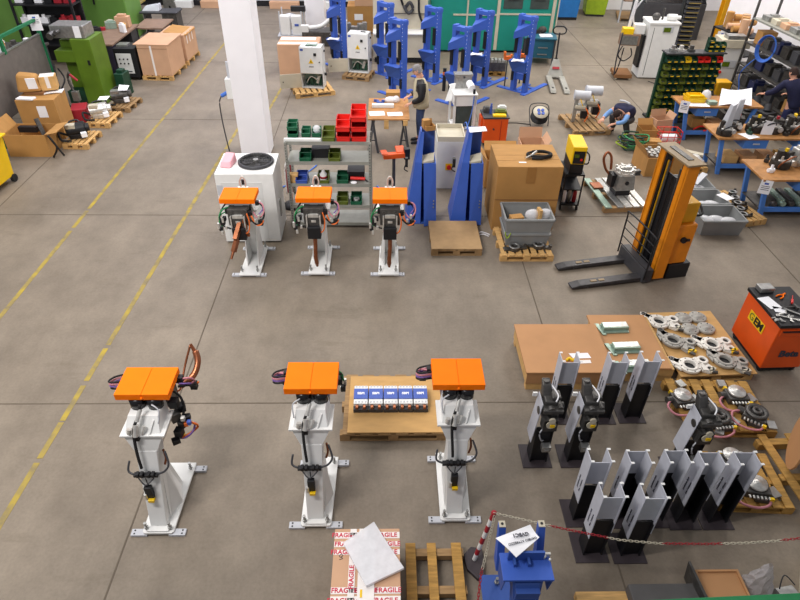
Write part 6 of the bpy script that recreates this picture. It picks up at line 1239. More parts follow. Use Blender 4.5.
onb(sheet([(-.4, -.16, 0), (.3, -.3, .05), (.46, .2, .3), (-.2, .3, .25)], sag=.05), 'drawing_sheet', 'paper', 'large white drawing draped over the middle of the workbenches', 'paper', 8.15, 13.95)
def onbench_motor(label, x, y, s, z=.852, rz=0, tall=False):
    t = thing('machine_assembly', label, 'machine assembly', (x, y, z), rz, 'assemblies on the workbenches'); m = MB(); m.ring(0, 0, 0, .16 * s, .08 * s, .12 * s, 16).box(.1 * s, .05 * s, .05 * s, .14 * s, .2 * s, .2 * s).cyl((-.1 * s, 0, .12 * s), (-.1 * s, 0, .3 * s), .05 * s); m.build('housing', 'iron', t, bevel=.006)
    m = MB(); m.ring(0, 0, .12 * s, .14 * s, .1 * s, .04 * s, 14).cyl((.1 * s, -.1 * s, .1 * s), (.1 * s, -.16 * s, .1 * s), .05 * s)
    for k in range(5): a = k * 1.25; m.cyl((.12 * s * math.cos(a), .12 * s * math.sin(a), .16 * s), (.12 * s * math.cos(a), .12 * s * math.sin(a), .22 * s), .02 * s, n=8)
    m.build('bright_parts', 'steel_bright', t); MB().tube([(-.15 * s, -.1 * s, .05), (-.2 * s, -.16 * s, .15 * s), (-.05 * s, -.2 * s, .25 * s), (.1 * s, -.15 * s, .22 * s)], .014 * s, 6).build('cable', 'copper' if s > 1.1 else 'black', t); MB().box(.05 * s, .02, .25 * s, .05, .05, .06).build('connector', 'yellow' if rz > 0 else 'red_dark', t)
    if tall:
        m = MB(); m.hull([(-.12, -.1, 0), (.06, -.1, 0), (.06, .1, 0), (-.12, .1, 0)], [(-.04, -.05, .62), (.04, -.05, .66), (.04, .05, .66), (-.04, .05, .62)]); m.build('bracket', 'lightgrey', t, bevel=.006)
for a in [('tall grey bracket assembly at the left end of the middle workbench', 7.12, 12.1, 1.0, .852, 10, True), ('second tall grey bracket assembly on the middle workbench', 7.46, 12.42, 1.0, .852, -20, True), ('dark assembly right of the grey brackets on the middle workbench', 7.85, 12.3, 1.1, .852, 20), ('dark assembly with paper sheet below it on the middle workbench', 8.2, 12.25, 1.1, .852, -10), ('dark assembly with bright flange toward the leaning person', 8.6, 12.25, 1.2, .852, 35), ('dark assembly at the right end of the middle workbench', 9.05, 12.15, 1.0, .852, 0),
          ('gear assembly at the left of the nearest workbench', 7.5, 10.55, 1.15, .852, 20), ('dark gear assembly at the right edge on the nearest workbench', 8.27, 10.45, 1.2, .852, -30)]: onbench_motor(*a)
t = thing('bright_gearbox', 'bright cast gearbox with a cross-shaped face on the nearest workbench', 'gearbox', (7.83, 10.62, .852), 15); MB().box(0, 0, 0, .2, .2, .34).cyl((0, -.1, .12), (0, -.18, .12), .07).box(.0, 0, .34, .12, .12, .05).build('housing', 'steel_bright', t, bevel=.01); MB().box(0, -.105, .22, .05, .012, .05).build('face_mark', 'black', t)
for k in range(3):
    t = thing('cylinder_valve', 'grey valve with yellow cap, %s of the three beside the leaning person' % ['left', 'middle', 'right'][k], 'valve', (8.85 + k * .16, 12.62, .852), 0, 'valves on the middle workbench'); MB().cyl((0, 0, 0), (0, 0, .16), .07).cyl((0, 0, .16), (0, 0, .2), .025).build('valve_body', 'steel', t); MB().cyl((0, 0, .2), (0, 0, .26), .03).build('cap', 'yellow', t)
onb(sheet([(-.2, .12, .0), (-.08, -.18, -.0), (.2, -.06, 0), (.08, .18, 0)]), 'paper_sheet', 'paper', 'white sheet hanging at the front of the middle workbench', 'paper', 7.62, 12.0, .855)
onb(sheet([(-.12, .02, .0), (.12, .0, 0), (.14, .03, .26), (-.1, .05, .3)]), 'paper_tag', 'paper', 'white tag with writing standing on the middle workbench', 'paper', 8.0, 12.05, .86)
for i, (x, y, mt, l) in enumerate([(7.55, 14.2, 'carton', 'brown carton under the farthest workbench'), (7.9, 14.0, 'hardboard', 'reddish box under the farthest workbench')]): solo(MB().box(0, 0, 0, .3, .3, .22), 'stored_box', mt, l, 'box', (x, y, .212), bevel=.004)
for i, (x, l) in enumerate([(7.45, 'wooden box under the middle workbench, leftmost'), (7.85, 'orange-brown box under the middle workbench, second'), (8.3, 'orange-brown box under the middle workbench, third'), (8.7, 'orange-brown box under the middle workbench, fourth')]): solo(MB().box(0, 0, 0, .3, .4, .16), 'stored_box', ['wood', 'hardboard', 'hardboard', 'wood_yellow'][i], l, 'box', (x, 12.25, .212), bevel=.004)
onb(MB().tube([(0, 0, .02), (.2, .05, .08), (.4, -.05, .03), (.2, -.1, .03)], .02, 6), 'red_hose', 'red', 'short red hose under the farthest workbench', 'hose', 7.4, 13.9, .212)
for i in range(8): solo(MB().box(0, 0, 0, .1, .5, .14).cyl((0, -.25, .08), (0, -.32, .08), .05), 'cast_bar', 'green_pale' if i % 2 else 'steel_dark', 'grey-green cast bar under the nearest workbench', 'casting', (7.4 + i * .17, 10.4, .212), group='cast bars under the nearest workbench', bevel=.004)
# grey crates by the benches
for i, (x, y, l) in enumerate([(6.14, 9.68, 'grey crate nearest in the row of three by the workbenches'), (6.12, 10.32, 'grey crate in the middle of the row of three by the workbenches'), (6.1, 10.96, 'grey crate farthest in the row of three by the workbenches')]):
    crate(l, x, y, 0, .8, .58, .32)
    for k in range(3): solo(MB().ball((0, 0, .06), .13, 1.3, .8, .6), 'bagged_part', 'film', 'clear bagged part lying in a grey crate, %s' % ['nearest', 'middle', 'farthest'][i], 'bag', (x - .2 + k * .2, y + rnd.uniform(-.06, .06), .1), rnd.uniform(-40, 40), 'bagged parts in the %s crate' % ['nearest', 'middle', 'farthest'][i])
solo(MB().bar((-.12, -.1, 0), (.14, .12, .12), .12, .05), 'bracket', 'lightgrey', 'pale angled bracket leaning in the farthest grey crate', 'bracket', (6.3, 10.98, .3), bevel=.006)
solo(sheet([(-.1, .12, 0), (-.08, -.14, 0), (.12, -.12, 0), (.1, .14, 0)]), 'paper_sheet', 'paper', 'white sheet on the corner of the middle grey crate', 'paper', (6.52, 10.3, .33), 20); solo(sheet([(-.08, .08, 0), (-.08, -.1, 0), (.1, -.08, 0), (.1, .08, 0)]), 'paper_sheet', 'paper', 'smaller white sheet between the grey crates and the parts pallet', 'paper', (6.72, 10.0, .15), 20)
pallet('pallet', 'narrow pallet of metal plates between the grey crates and the nearest workbench', (6.85, 10.35, 0), 14, .42, 1.2, 'wood', 4)
for k in range(5): small_cast(0, 0, .14, rnd.uniform(0, 90), 'dark cast plate on the narrow pallet beside the workbench', .8, 'iron', 'cast plates on the narrow pallet'); bpy.data.objects[[o.name for o in bpy.data.objects if o.name.startswith('cast_part')][-1]].location = (6.75 + k * .05, 9.9 + k * .22, .131)
pallet('pallet', 'small pallet with pale parts behind the stacker mast, right of the carton of parts', (6.75, 12.3, 0), 0, .5, .6, 'wood', 4); solo(MB().box(0, 0, 0, .34, .4, .1).cyl((0, 0, .1), (0, 0, .14), .08), 'machine_plate', 'steel_bright', 'bright plate on the small pallet behind the stacker mast', 'plate', (6.75, 12.3, .132), bevel=.006)
solo(MB().hull([(-.3, .2, 0), (-.2, -.1, 0), (.35, -.4, 0), (.4, -.3, 0)], [(-.3, .2, .03), (-.2, -.1, .03), (.35, -.4, .03), (.4, -.3, .03)]), 'fork_cover', 'cream', 'beige curved strap beside the blue workbench leg', 'strap', (6.95, 13.1, .05))
# ================================================================ right wall shelving
g = G(716, 40); cxw, cyw = 11.6, 19.3
t = thing('yellow_column', 'yellow painted steel column by the right wall', 'column', (11.4, 21.7, 0)); MB().box(0, 0, 0, .3, .04, 6).box(0, .26, 0, .3, .04, 6).box(0, .13, 0, .04, .24, 6).build('h_section', 'yellow_col', t); MB().cyl((.0, -.1, 1.1), (.0, -.1, 6), .03).build('conduit', 'white', t)
t = thing('open_shelving', 'dark open shelving holding brown paper packages near the yellow column', 'shelving', (10.4, 18.75, 0), -75)
for x in (-.7, .7):
    for y in (-.3, .3): MB().box(x, y, 0, .05, .05, 1.3).build('upright', 'black', t)
for z in (.3, .75, 1.26): MB().box(0, 0, z, 1.45, .65, .04).build('shelf', 'black', t)
for k in range(11):
    x, y = -.5 + (k % 4) * .32, -.15 + (k // 4) * .16
    solo(MB().cyl((-.16, 0, .09), (.16, 0, .09), .09, n=12) if k % 3 else MB().cyl((0, 0, 0), (0, 0, .42), .11, n=12), 'paper_package', 'carton_pale' if k % 2 else 'carton', 'brown paper package on the dark shelving', 'package', (10.4 + y, 18.75 - x, 1.302 + (.17 if k > 7 and k % 3 else 0)), rnd.uniform(-40, 40), 'brown paper packages')
sign('white sheet hanging from the dark shelving by the yellow column', 10.0, 18.9, 1.25, -10, .26, .34)
def wallrack(label, x, y, w, rz):
    t = thing('shelf_rack', label, 'shelving', (x, y, 0), rz)
    for a in (-w / 2, w / 2):
        for b in (-.3, .3): MB().box(a, b, 0, .05, .05, 2.7).build('upright', 'steel_dark', t)
    for z in (.25, .8, 1.35, 1.95): MB().box(0, 0, z, w, .65, .04).build('shelf', 'rackgrey' if z > 1.9 else 'steel_dark', t)
    return t
rk = wallrack('long grey shelving against the white wall with a blue hose coil', 10.25, 15.9, 2.9, -88)
rk2 = wallrack('dark shelving against the right wall behind the leaning person', 10.6, 13.3, 1.7, -88)
cs, sn = math.cos(R(-88)), math.sin(R(-88))
items = [('stored_part', 'iron'), ('stored_box', 'carton'), ('stored_part', 'steel_dark'), ('stored_box', 'darkblue'), ('stored_part', 'iron'), ('stored_box', 'darkgrey')]; ww = ['leftmost', 'second from left', 'third from left', 'third from right', 'second from right', 'rightmost']; lv = {.25: 'bottom', .8: 'second', 1.35: 'third', 1.95: 'top'}
for z in (.25, .8, 1.35, 1.95):
    for k in range(6):
        n_, mt = items[(k + int(z * 10)) % 6]; lx = -1.1 + k * .43; x, y = 10.25 + lx * cs, 15.9 + lx * sn
        if z > 1.9: mt = ['steel', 'cream', 'carton_pale', 'steel', 'rackgrey', 'paper'][k]
        solo(MB().box(0, 0, 0, .34, .4, .12 if z > 1.9 else rnd.uniform(.18, .34)).box(.05, 0, .1, .16, .2, .2 if z < 1.9 else .06), n_, mt, '%s item on the %s shelf of the long grey shelving' % (ww[k], lv[z]), 'stored item', (x, y, z + .042), -88 + rnd.uniform(-8, 8), bevel=.006)
cs, sn = math.cos(R(-88)), math.sin(R(-88))
for z in (.25, .8, 1.35):
    for k in range(4): lx = -.7 + k * .45; solo(MB().box(0, 0, 0, .36, .42, rnd.uniform(.15, .34)).cyl((0, 0, .1), (0, 0, .38), .07), 'stored_part', ['iron', 'steel_dark', 'darkblue', 'iron'][k], '%s item on the %s shelf of the dark shelving by the leaning person' % (['leftmost', 'second', 'third', 'rightmost'][k], lv[z]), 'stored item', (10.6 + lx * cs, 13.3 + lx * sn, z + .042), -88, bevel=.006)
g = G(765, 33, 1.9); t = thing('hose_coil', 'coil of blue air hose hanging from the grey shelving by the white wall', 'hose', (9.72, 15.95, 1.62), -50)
for k in range(5): MB().tube([((.19 + .012 * k) * math.cos(a), -.03 - .02 * k, -.05 + (.28 + .012 * k) * math.sin(a)) for a in [i * PI / 5 for i in range(10)]], .011, 6, 4, True).build('hose_loop', 'blue_hose', t)
MB().tube([(-.12, 0, -.28), (-.3, -.0, -.5), (-.42, -.05, -.8), (-.3, -.08, -1.2), (-.4, -.08, -1.6)], .014, 6).build('hose_tail', 'blue_hose', t)
t = thing('yellow_machine', 'small dark yellow machine on the floor behind the farthest workbench', 'machine', (9.3, 16.75, 0)); MB().box(0, 0, 0, .4, .35, .5).build('body', 'yellow_col', t, bevel=.03); MB().box(-.38, .05, 0, .28, .3, .45).build('brown_box', 'wood_old', t)
for k in range(9): a = G(715 + k * 9, 88 + (k % 3) * 7); solo(MB().box(0, 0, 0, .36, .35, .3).cyl((0, 0, .3), (.06, .06, .45), .1).bar((-.16, 0, .2), (.16, .1, .42), .06), 'scrap_part', ['iron', 'steel_dark', 'darkgrey'][k % 3], 'dark machine part on the floor behind the workbenches', 'machine part', (8.7 + (k % 3) * .5, 14.95 + (k // 3) * .55, 0), k * 11, 'dark parts behind the workbenches', .01)
# ================================================================ LEFT ZONE
t = thing('waste_bin', 'yellow wheeled bin cut by the left edge of the photo', 'bin', (-8.05, 11.1, 0), -4)
MB().hull([(-.4, -.55, .12), (.36, -.55, .12), (.36, .45, .12), (-.4, .45, .12)], [(-.45, -.6, .95), (.4, -.6, .95), (.4, .5, .95), (-.45, .5, .95)]).build('bin_body', 'yellow', t, bevel=.02); MB().box(0, -.05, .95, .92, 1.16, .04).build('lid', 'yellow', t, bevel=.01)
for x in (-.3, .36):
    for y in (-.5, .4): MB().cyl((x - .03, y, .08), (x + .03, y, .08), .08).build('caster', 'rubber', t)
t = carton('carton_box', 'open brown carton with tilted flap beside the yellow bin', (-7.88, 12.98, 0), 0, .9, .66, .5, 'carton', flaps=[(1, 0, 10), (-1, 0, 60)])
solo(MB().box(0, 0, 0, .4, .12, .12), 'black_box', 'black', 'black box standing in the open carton by the yellow bin', 'box', (-7.95, 13.05, .42)); solo(MB().bar((0, 0, 0), (-.12, .1, .4), .09, .04), 'metal_tool', 'steel_dark', 'steel part sticking out of the open carton by the yellow bin', 'part', (-7.62, 13.0, .3))
t = carton('carton_box', 'large brown carton with white label left of the small gear pallets', (-7.97, 13.98, 0), 4, .84, .72, .92, 'carton', lab=(.1, .52, .2, .26))
solo(sheet([(-.4, -.12, 0), (-.02, -.16, 0), (.0, .0, 0), (-.38, .04, 0)], t=.03), 'paper_stack', 'paper', 'stack of papers at the front left on the large carton', 'papers', (-7.94, 13.74, .925)); solo(sheet([(-.22, -.12, 0), (.2, -.1, 0), (.24, .16, 0), (-.2, .14, 0)], t=.02, sag=.02), 'paper_sheet', 'paper', 'white papers at the back right on the large carton', 'papers', (-7.74, 14.12, .925), 20)
solo(MB().box(0, 0, 0, .44, .34, .06), 'flat_carton', 'carton_in', 'flat brown carton under the papers on the large carton', 'box', (-8.08, 14.1, .925), bevel=.004)
t = thing('wrapped_bundle', 'bulging brown paper bundle with a white label on the carton stack', 'bundle', (-8.18, 14.1, .99), 12); MB().hull([(-.26, -.2, 0), (.26, -.2, 0), (.26, .2, 0), (-.26, .2, 0)], [(-.2, -.14, .4), (.2, -.14, .34), (.2, .14, .34), (-.2, .14, .4)]).build('bundle_body', 'carton', t, bevel=.06); MB().box(.1, -.205, .08, .2, .02, .24, rx=8).build('paper_label', 'paper', t)
t = carton('carton_box', 'small tan box with white wrap on top right of the bundle', (-7.8, 14.22, .99), 18, .34, .3, .3, 'wood'); MB().box(0, 0, .301, .3, .26, .004).box(-.0, -.153, .05, .08, .005, .25).build('wrap', 'white_tape', t)
solo(MB().tube([(0, 0, 0), (.04, -.02, .3), (.0, .0, .75)], .07, 8), 'rag_roll', 'wood', 'tan rolled cloth standing behind the brown bundle', 'roll', (-8.95, 13.75, 1.0))
t = thing('steel_cabinet', 'low steel cabinet under the tan roll', 'cabinet', (-9.15, 13.65, 0)); MB().box(0, 0, 0, .5, 1.0, 1.0).build('cabinet_body', 'steel_dark', t, bevel=.01); MB().box(.0, -.505, .1, .4, .01, .8).build('door_panel', 'darkgrey', t)
solo(MB().bar((0, 0, 0), (-.3, .2, .95), .12, .05), 'steel_beam', 'steel_dark', 'steel beam leaning behind the open carton', 'beam', (-8.5, 12.6, .03)); solo(MB().bar((0, 0, 0), (-.5, .3, 1.0), .1, .05), 'steel_beam', 'darkgrey', 'dark beam leaning left of the steel beam', 'beam', (-8.8, 12.4, .03))
t = thing('machine_guard', 'grey steel guard panel in a green tube frame at the left edge', 'machine guard', (-8.6, 14.5, 0), -2)
MB().box(0, 0, .5, .03, 2.8, 1.25).build('panel', 'guard_grey', t); MB().box(.0, 1.4, 0, .07, .07, 2.1).build('post', 'green_frame', t); MB().box(.0, -1.4, 0, .07, .07, 2.1).build('post', 'green_frame', t); MB().box(0, -.2, 1.72, .07, .07, .33).build('post', 'green_frame', t); MB().box(0, 0, 2.05, .06, 2.9, .06).build('top_rail', 'green_frame', t); MB().box(0, 0, 1.75, .05, 2.8, .03).build('panel_edge', 'steel', t)
sign('white sheet taped to the corner of the green guard frame', -8.54, 15.86, 2.2, 10, .26, .36)
t = thing('workbench', 'cluttered grey bench behind the guard at the left edge', 'workbench', (-10.3, 16.4, 0)); MB().box(0, 0, 1.2, 2.6, 1.3, .05).build('bench_top', 'steel_dark', t)
for x in (-1.2, 1.2):
    for y in (-.6, .6): MB().box(x, y, 0, .06, .06, 1.2).build('leg', 'darkgrey', t)
for k in range(9): solo(MB().box(0, 0, 0, .26, .2, .14).box(.05, 0, .1, .1, .12, .14), 'stored_part', ['paper', 'cream', 'red_dark', 'steel', 'paper', 'carton', 'film', 'steel_dark', 'paper'][k], '%s object on the cluttered bench at the left edge' % ['white', 'cream', 'small red', 'steel', 'second white', 'brown', 'clear wrapped', 'dark', 'third white'][k], 'object', (-11.3 + k * .26, 16.3 + (k % 3) * .2 - .2, 1.252), k * 20, bevel=.01)
t = thing('green_cabinet', 'tall dark green machine at the top left corner', 'machine', (-12.6, 20.4, 0)); MB().box(0, 0, 0, 3.0, 1.2, 3.2).build('machine_body', 'green_big', t, bevel=.03); MB().box(-.4, -.65, 0, .5, .1, 3.0).build('dark_panel', 'green_rack', t); MB().box(-1.1, -.65, 0, .7, .1, 2.6).build('grey_panel', 'lightgrey', t)
solo(MB().bar((0, 0, 0), (-1.1, .0, 1.7), .06), 'white_pole', 'white', 'white pole leaning over the cluttered bench', 'pole', (-10.1, 16.9, 1.26))
# press
t = thing('press', 'green upright press with a grey box on top', 'press', (-8.0, 16.25, 0), -2)
MB().box(.36, .1, 0, .5, .8, 1.62).build('column', 'green_mach', t, bevel=.015); MB().box(-.12, .3, 0, .5, .4, 1.5).build('back_plate', 'green_mach', t, bevel=.01); MB().box(-.12, -.02, 1.05, .52, .5, .28).build('table', 'green_mach', t, bevel=.01); MB().box(-.12, .0, .0, .5, .5, .3).build('base', 'green_rack', t)
MB().box(.08, .05, 1.62, .84, .55, .3).build('top_box', 'steel', t, bevel=.015); MB().cyl((-.25, -.3, 1.75), (-.25, -.5, 1.72), .08).cyl((-.1, -.3, 1.8), (-.1, -.45, 1.8), .05).build('spindle', 'steel_dark', t); MB().box(.33, -.23, 1.64, .16, .008, .27).build('notice', 'paper', t); MB().box(.45, -.305, 1.0, .06, .01, .12).build('socket', 'black', t)
MB().tube([(-.4, -.3, .9), (-.2, -.5, .7), (-.3, -.7, .4), (-.1, -.8, .1)], .02).tube([(-.5, -.25, 1.0), (-.4, -.6, .5), (-.5, -.8, .2)], .02).build('cable', 'black', t)
t = thing('shelf_rack', 'black shelving with red and white parts behind the green press', 'shelving', (-9.95, 19.4, 0))
for x in (-.85, .85):
    for y in (-.3, .3): MB().box(x, y, 0, .06, .06, 2.5).build('upright', 'black', t)
MB().box(0, .34, 0, 1.75, .02, 2.5).build('back_panel', 'black', t)
for z in (.6, 1.15, 1.7, 2.3): MB().box(0, 0, z, 1.75, .65, .04).build('shelf', 'black', t)
for z in (1.19, 1.74):
    for k in range(6): solo(MB().box(0, 0, 0, .22, .3, .16).cyl((0, -.1, .16), (0, -.1, .24), .05), 'tool_holder', 'red_dark' if k > 3 else ('paper' if (k + int(z * 10)) % 2 else 'black'), '%s holder on the %s shelf behind the green press' % (['first', 'second', 'third', 'fourth', 'fifth red', 'sixth red'][k], 'lower' if z < 1.5 else 'upper'), 'tool holder', (-10.65 + k * .28, 19.4, z + .003), bevel=.005)
solo(MB().box(0, 0, 0, 1.5, .5, .22), 'long_box', 'pink', 'long pinkish box on top of the black shelving', 'box', (-9.95, 19.4, 2.342), bevel=.01)
# bench with brown top and cabinets
t = thing('workbench', 'brown-topped workbench with dark blue drawer cabinet beyond the green press', 'workbench', (-8.2, 19.1, 0))
MB().box(0, 0, .92, .95, 2.3, .05).build('bench_top', 'bench_brown', t, bevel=.005); c_ = MB().box(-.12, -.6, .05, .6, 1.0, .87).build('cabinet', 'darkblue', t, bevel=.008); MB().box(-.12, -1.11, .15, .45, .012, .3).build('drawer_front', 'steel_dark', c_); MB().box(-.12, -1.11, .55, .45, .012, .2).build('open_shelf', 'steel', c_); MB().box(0, .8, 0, .8, .5, .92).build('back_leg', 'darkgrey', t)
t = thing('table', 'dark red-brown table right of the brown-topped workbench', 'table', (-7.45, 20.8, 0)); MB().box(0, 0, .82, .9, 1.2, .04).build('table_top', 'bench_brown', t)
for x in (-.4, .4):
    for y in (-.5, .5): MB().box(x, y, 0, .05, .05, .82).build('leg', 'darkgrey', t)
t = thing('control_unit', 'black wheeled control unit with white front panel beside the large crate', 'control unit', (-7.42, 18.2, 0), 0)
MB().box(0, 0, .08, .62, .66, .8).build('casing', 'black', t, bevel=.01); p_ = MB().box(-.04, -.335, .2, .42, .012, .55).build('front_panel', 'cab_white', t)
for k in range(6): MB().cyl((-.16 + (k % 3) * .11, -.34, .6 - (k // 3) * .12), (-.16 + (k % 3) * .11, -.37, .6 - (k // 3) * .12), .02).build('knob', 'black', p_)
MB().box(.04, -.345, .24, .14, .01, .03).build('logo', 'ink', p_)
for x in (-.24, .24): MB().cyl((x - .02, -.25, .05), (x + .02, -.25, .05), .05).build('caster', 'rubber', t)
MB().box(-.1, 0, .88, .3, .3, .05).build('clip_tray', 'steel', t)
for i, (n_, mt, l, x, y, sx, sy, sz) in enumerate([('carton_box', 'carton_pale', 'open carton at the back of the brown workbench', -8.05, 19.9, .4, .26, .3), ('teal_box', 'green_pale', 'pale green box on the brown workbench', -8.35, 19.7, .3, .2, .18), ('carton_box', 'wood', 'tan box right of the pale green box on the workbench', -7.95, 19.55, .2, .2, .16), ('red_tool', 'red_dark', 'red tool at the left of the brown workbench', -8.6, 19.4, .3, .12, .08), ('dark_tool', 'black', 'dark drill at the left end of the brown workbench', -8.6, 19.1, .26, .2, .16), ('white_carton', 'paper', 'white carton standing on the brown workbench', -7.85, 19.25, .1, .2, .22), ('papers_box', 'cream', 'small cream box at the back corner of the brown workbench', -8.5, 20.0, .25, .2, .14)]):
    solo(MB().box(0, 0, 0, sx, sy, sz).box(0, 0, sz, sx * .6, sy * .6, sz * .2), n_, mt, l, 'box' if 'tool' not in n_ else 'tool', (x, y, .972), 12 * i, bevel=.006)
t = thing('machine_tool', 'tall bright green machine column behind the brown workbench', 'machine', (-9.9, 22.6, 0)); MB().box(0, 0, 0, 2.5, 1.4, 3.6).build('machine_body', 'green_big', t, bevel=.04); MB().cyl((.3, -.72, 1.6), (.3, -.95, 1.6), .1).cyl((.3, -.85, 1.2), (.35, -.9, 1.6), .03).build('lamp_head', 'black', t)
# crates
def bigcrate(label, x, y, rz, w, d, h):
    pallet('pallet', 'pallet under the ' + label, (x, y, 0), rz, w + .04, d + .06, 'wood', 6)
    t = thing('carton_crate', label, 'crate', (x, y, .132), rz); MB().box(0, 0, 0, w, d, h).build('crate_body', 'carton_pale', t, bevel=.01); return t
t = bigcrate('large pinkish cardboard crate with white strap, beside the black control unit', -6.6, 18.5, -3, .86, 1.2, .84); MB().box(-.04, -.605, 0, .05, .008, .82).build('strap', 'white_tape', t); MB().box(-.02, .02, .84, .98, 1.26, .02).build('lid', 'carton_pale', t); MB().box(0, -.605, .74, .86, .006, .008).build('lid_edge', 'carton_in', t)
t = bigcrate('second cardboard crate with torn top behind the first, beside the yellow line', -6.5, 19.9, -3, .8, 1.1, .75)
for k in range(3): MB().box(.402, -.3 + k * .25, .45, .006, .05, .3).build('torn_strip', 'white_tape', t)
MB().box(.1, 0, .752, .7, .9, .02, ry=6).build('flap', 'carton', t)
# far chair, tables
t = thing('office_chair', 'grey swivel chair at a dark table near the far wall', 'chair', (-7.9, 24.3, 0), 180)
MB().hull([(-.24, .2, .6), (.24, .2, .6), (.24, .26, .6), (-.24, .26, .6)], [(-.17, .3, 1.15), (.17, .3, 1.15), (.17, .35, 1.15), (-.17, .35, 1.15)]).build('backrest', 'steel', t, bevel=.04); MB().box(0, 0, .45, .5, .5, .09).build('seat', 'darkgrey', t, bevel=.03); MB().cyl((0, 0, .1), (0, 0, .45), .03).build('column', 'black', t); MB().bar((0, .2, .45), (0, .28, .7), .06, .02).build('back_bar', 'black', t)
for k in range(5): a = k * 2 * PI / 5; MB().bar((0, 0, .1), (.28 * math.cos(a), .28 * math.sin(a), .06), .04).build('leg', 'black', t)
t = thing('table', 'dark table with a pale machine in front of the swivel chair', 'table', (-7.9, 23.0, 0)); MB().box(0, 0, .72, 1.3, .7, .05).build('table_top', 'darkgrey', t, bevel=.01); MB().box(.35, 0, 0, .5, .6, .72).build('pedestal', 'steel_dark', t)
MB().box(-.5, 0, 0, .06, .6, .72).build('leg', 'darkgrey', t); solo(MB().hull([(-.3, -.2, 0), (.3, -.2, 0), (.3, .2, 0), (-.3, .2, 0)], [(-.2, -.1, .12), (.28, -.1, .2), (.28, .2, .2), (-.2, .2, .12)]), 'grey_case', 'lightgrey', 'pale grey case on the dark table near the far wall', 'case', (-8.2, 23.0, .772), bevel=.02)
t = thing('side_table', 'yellow-edged small table left of the swivel chair', 'table', (-9.4, 24.5, 0)); MB().box(0, 0, .7, .8, .6, .04).build('table_top', 'yellow_line', t); MB().box(0, 0, 0, .4, .4, .7).build('pedestal', 'darkgrey', t)
solo(MB().tube([(0, 0, 0), (.2, 0, .6), (.1, 0, 1.2), (-.1, .1, 1.7)], .05), 'drill_arm', 'darkgrey', 'dark bent arm behind the yellow-edged table', 'arm', (-9.8, 25.3, 0))
# far wall base: light curtain door with pale blocks
t = thing('roller_door', 'pale grey roller door along the far wall at the top left', 'door', (-5.6, 27.43, .22)); MB().box(0, 0, 0, 9.5, .08, 3.2).build('curtain', 'lightgrey', t)
for k, (x, w_) in enumerate([(-8.3, .7), (-7.1, 1.0), (-4.2, 1.2), (-2.7, .9)]): solo(MB().box(0, 0, 0, w_, .3, .26), 'floor_block', ['white', 'carton_pale', 'carton_pale', 'white'][k], ['white block at the foot of the far door, leftmost', 'pinkish block at the foot of the far door, second', 'pinkish block at the foot of the far door, third', 'white block at the foot of the far door, rightmost'][k], 'block', (x, 27.1, 0), bevel=.01)
# gear pallets
def gp(i, x, y, rz, lab, lab2, mt):
    pallet('pallet', lab, (x, y, 0), rz, .58, .8, 'wood' if i < 2 else 'wood_old', 5)
    t = thing('gear_motor', lab2, 'gear motor', (x - .06, y + .0, .132), rz + 15); m = MB(); m.at(0, 0, 0).cyl((-.22, 0, .16), (.18, .05, .2), .15).box(0, 0, 0, .34, .24, .1).cyl((.18, .05, .2), (.26, .06, .2), .09); m.build('motor_body', mt, t, bevel=.008)
    MB().box(-.1, -.05, .24, .2, .16, .09).build('terminal_box', 'cream' if i != 2 else 'steel', t, bevel=.008); MB().tube([(-.2, -.1, .1), (-.34, -.2, .2), (-.3, -.3, .06), (-.1, -.3, .04)], .025).build('cable', 'rubber', t); MB().tube([(.1, .15, .2), (0, .26, .3), (-.15, .2, .3), (-.2, .1, .26)], .022).build('cable', 'black', t)
    MB().box(.16, -.16, .06, .12, .1, .1, 20).build('connector', 'paper', t)
gp(0, -7.05, 13.45, -2, 'small pallet nearest the open brown carton', 'black gear motor with pale labels on the nearest small pallet', 'black'); gp(1, -7.0, 14.7, -4, 'pale small pallet in the middle of the row of three', 'silver gear motor on the middle small pallet', 'steel_bright'); gp(2, -6.85, 15.75, -6, 'worn small pallet farthest in the row of three', 'grey gear motor on the farthest small pallet', 'steel_dark')
solo(sheet([(-.12, -.1, .0), (.1, -.12, 0), (.14, .1, .05), (-.1, .1, .08)]), 'paper_sheet', 'paper', 'white paper stuck on the gear motor of the farthest small pallet', 'paper', (-6.75, 15.65, .5), 10); solo(sheet([(-.12, -.1, .0), (.1, -.12, 0), (.14, .1, .02), (-.1, .1, .02)]), 'paper_sheet', 'paper', 'white paper on the gear motor of the middle small pallet', 'paper', (-7.0, 14.95, .5), 10)
solo(MB().box(0, 0, 0, .36, .5, .34), 'red_box', 'red_dark', 'red metal box behind the two nearer small pallets', 'box', (-7.62, 14.85, 0), 18, bevel=.015)
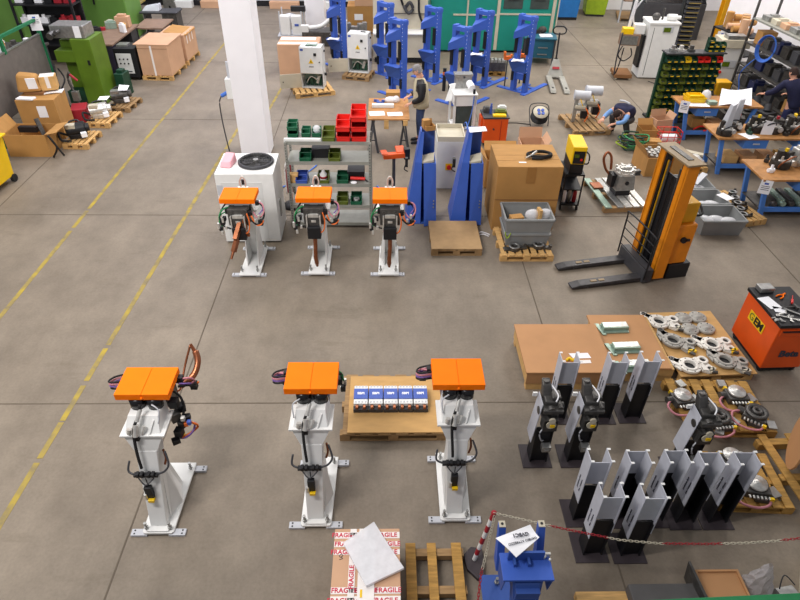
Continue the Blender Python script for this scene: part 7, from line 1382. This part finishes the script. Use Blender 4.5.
t = thing('hand_winch', 'dark lever hoist leaning before the green press', 'hoist', (-7.85, 15.35, 0)); MB().tube([(.1, -.1, 0), (.0, 0, .4), (-.1, .05, .8), (.0, .0, 1.0)], .03).build('lever', 'steel_dark', t); MB().box(0, 0, .3, .16, .12, .24).build('winch_body', 'steel', t, bevel=.01); MB().cyl((0, 0, .95), (.15, 0, .8), .03).build('red_grip', 'red_dark', t)
solo(MB().box(0, 0, 0, .24, .4, .6).box(0, 0, .6, .16, .2, .08), 'dark_cabinet', 'green_rack', 'dark green box between the press and the farthest small pallet', 'box', (-7.15, 16.7, 0), -6, bevel=.01)
solo(MB().tube([(0, 0, .02), (.2, -.1, .3), (.15, -.2, .6), (.3, -.1, .1)], .02), 'tube_end', 'rubber', 'black cable drooping beside the nearest small pallet', 'cable', (-7.36, 12.6, 0))

# small clutter on the benches and between them
CL = [('fitting', 'yellow', 'yellow'), ('fitting', 'copper', 'copper coloured'), ('fitting', 'steel_bright', 'bright steel'), ('fitting', 'green_rack', 'dark green'), ('fitting', 'paper', 'white'), ('fitting', 'iron', 'dark iron')]
SP = [(8.0, 14.1), (8.35, 13.95), (8.65, 14.2), (7.66, 12.1), (8.0, 12.5), (8.42, 12.05), (8.85, 12.02), (9.15, 12.45), (8.45, 12.56), (7.3, 12.56), (7.2, 10.3), (7.35, 10.75), (8.0, 10.15), (8.45, 10.75)]
WH = ['at the back of the farthest bench', 'on the farthest bench beside the drawing', 'at the right of the farthest bench', 'at the front of the middle bench', 'behind the assemblies on the middle bench', 'in front of the assemblies on the middle bench', 'near the right front of the middle bench', 'at the right end of the middle bench', 'at the back of the middle bench', 'at the back left of the middle bench', 'at the left edge of the nearest bench', 'at the back left of the nearest bench', 'at the front of the nearest bench', 'at the back of the nearest bench']
for k, (x, y) in enumerate(SP):
    n_, mt, cn = CL[k % 6]; m = MB().cyl((-.06, 0, .04), (.06, 0, .04), .04, n=10).box(0, 0, 0, .07, .08, .06).cyl((0, 0, .06), (.02, .02, .14), .025, n=8)
    solo(m, n_, mt, '%s fitting %s' % (cn, WH[k]), 'fitting', (x, y, .852), k * 37, bevel=.003)
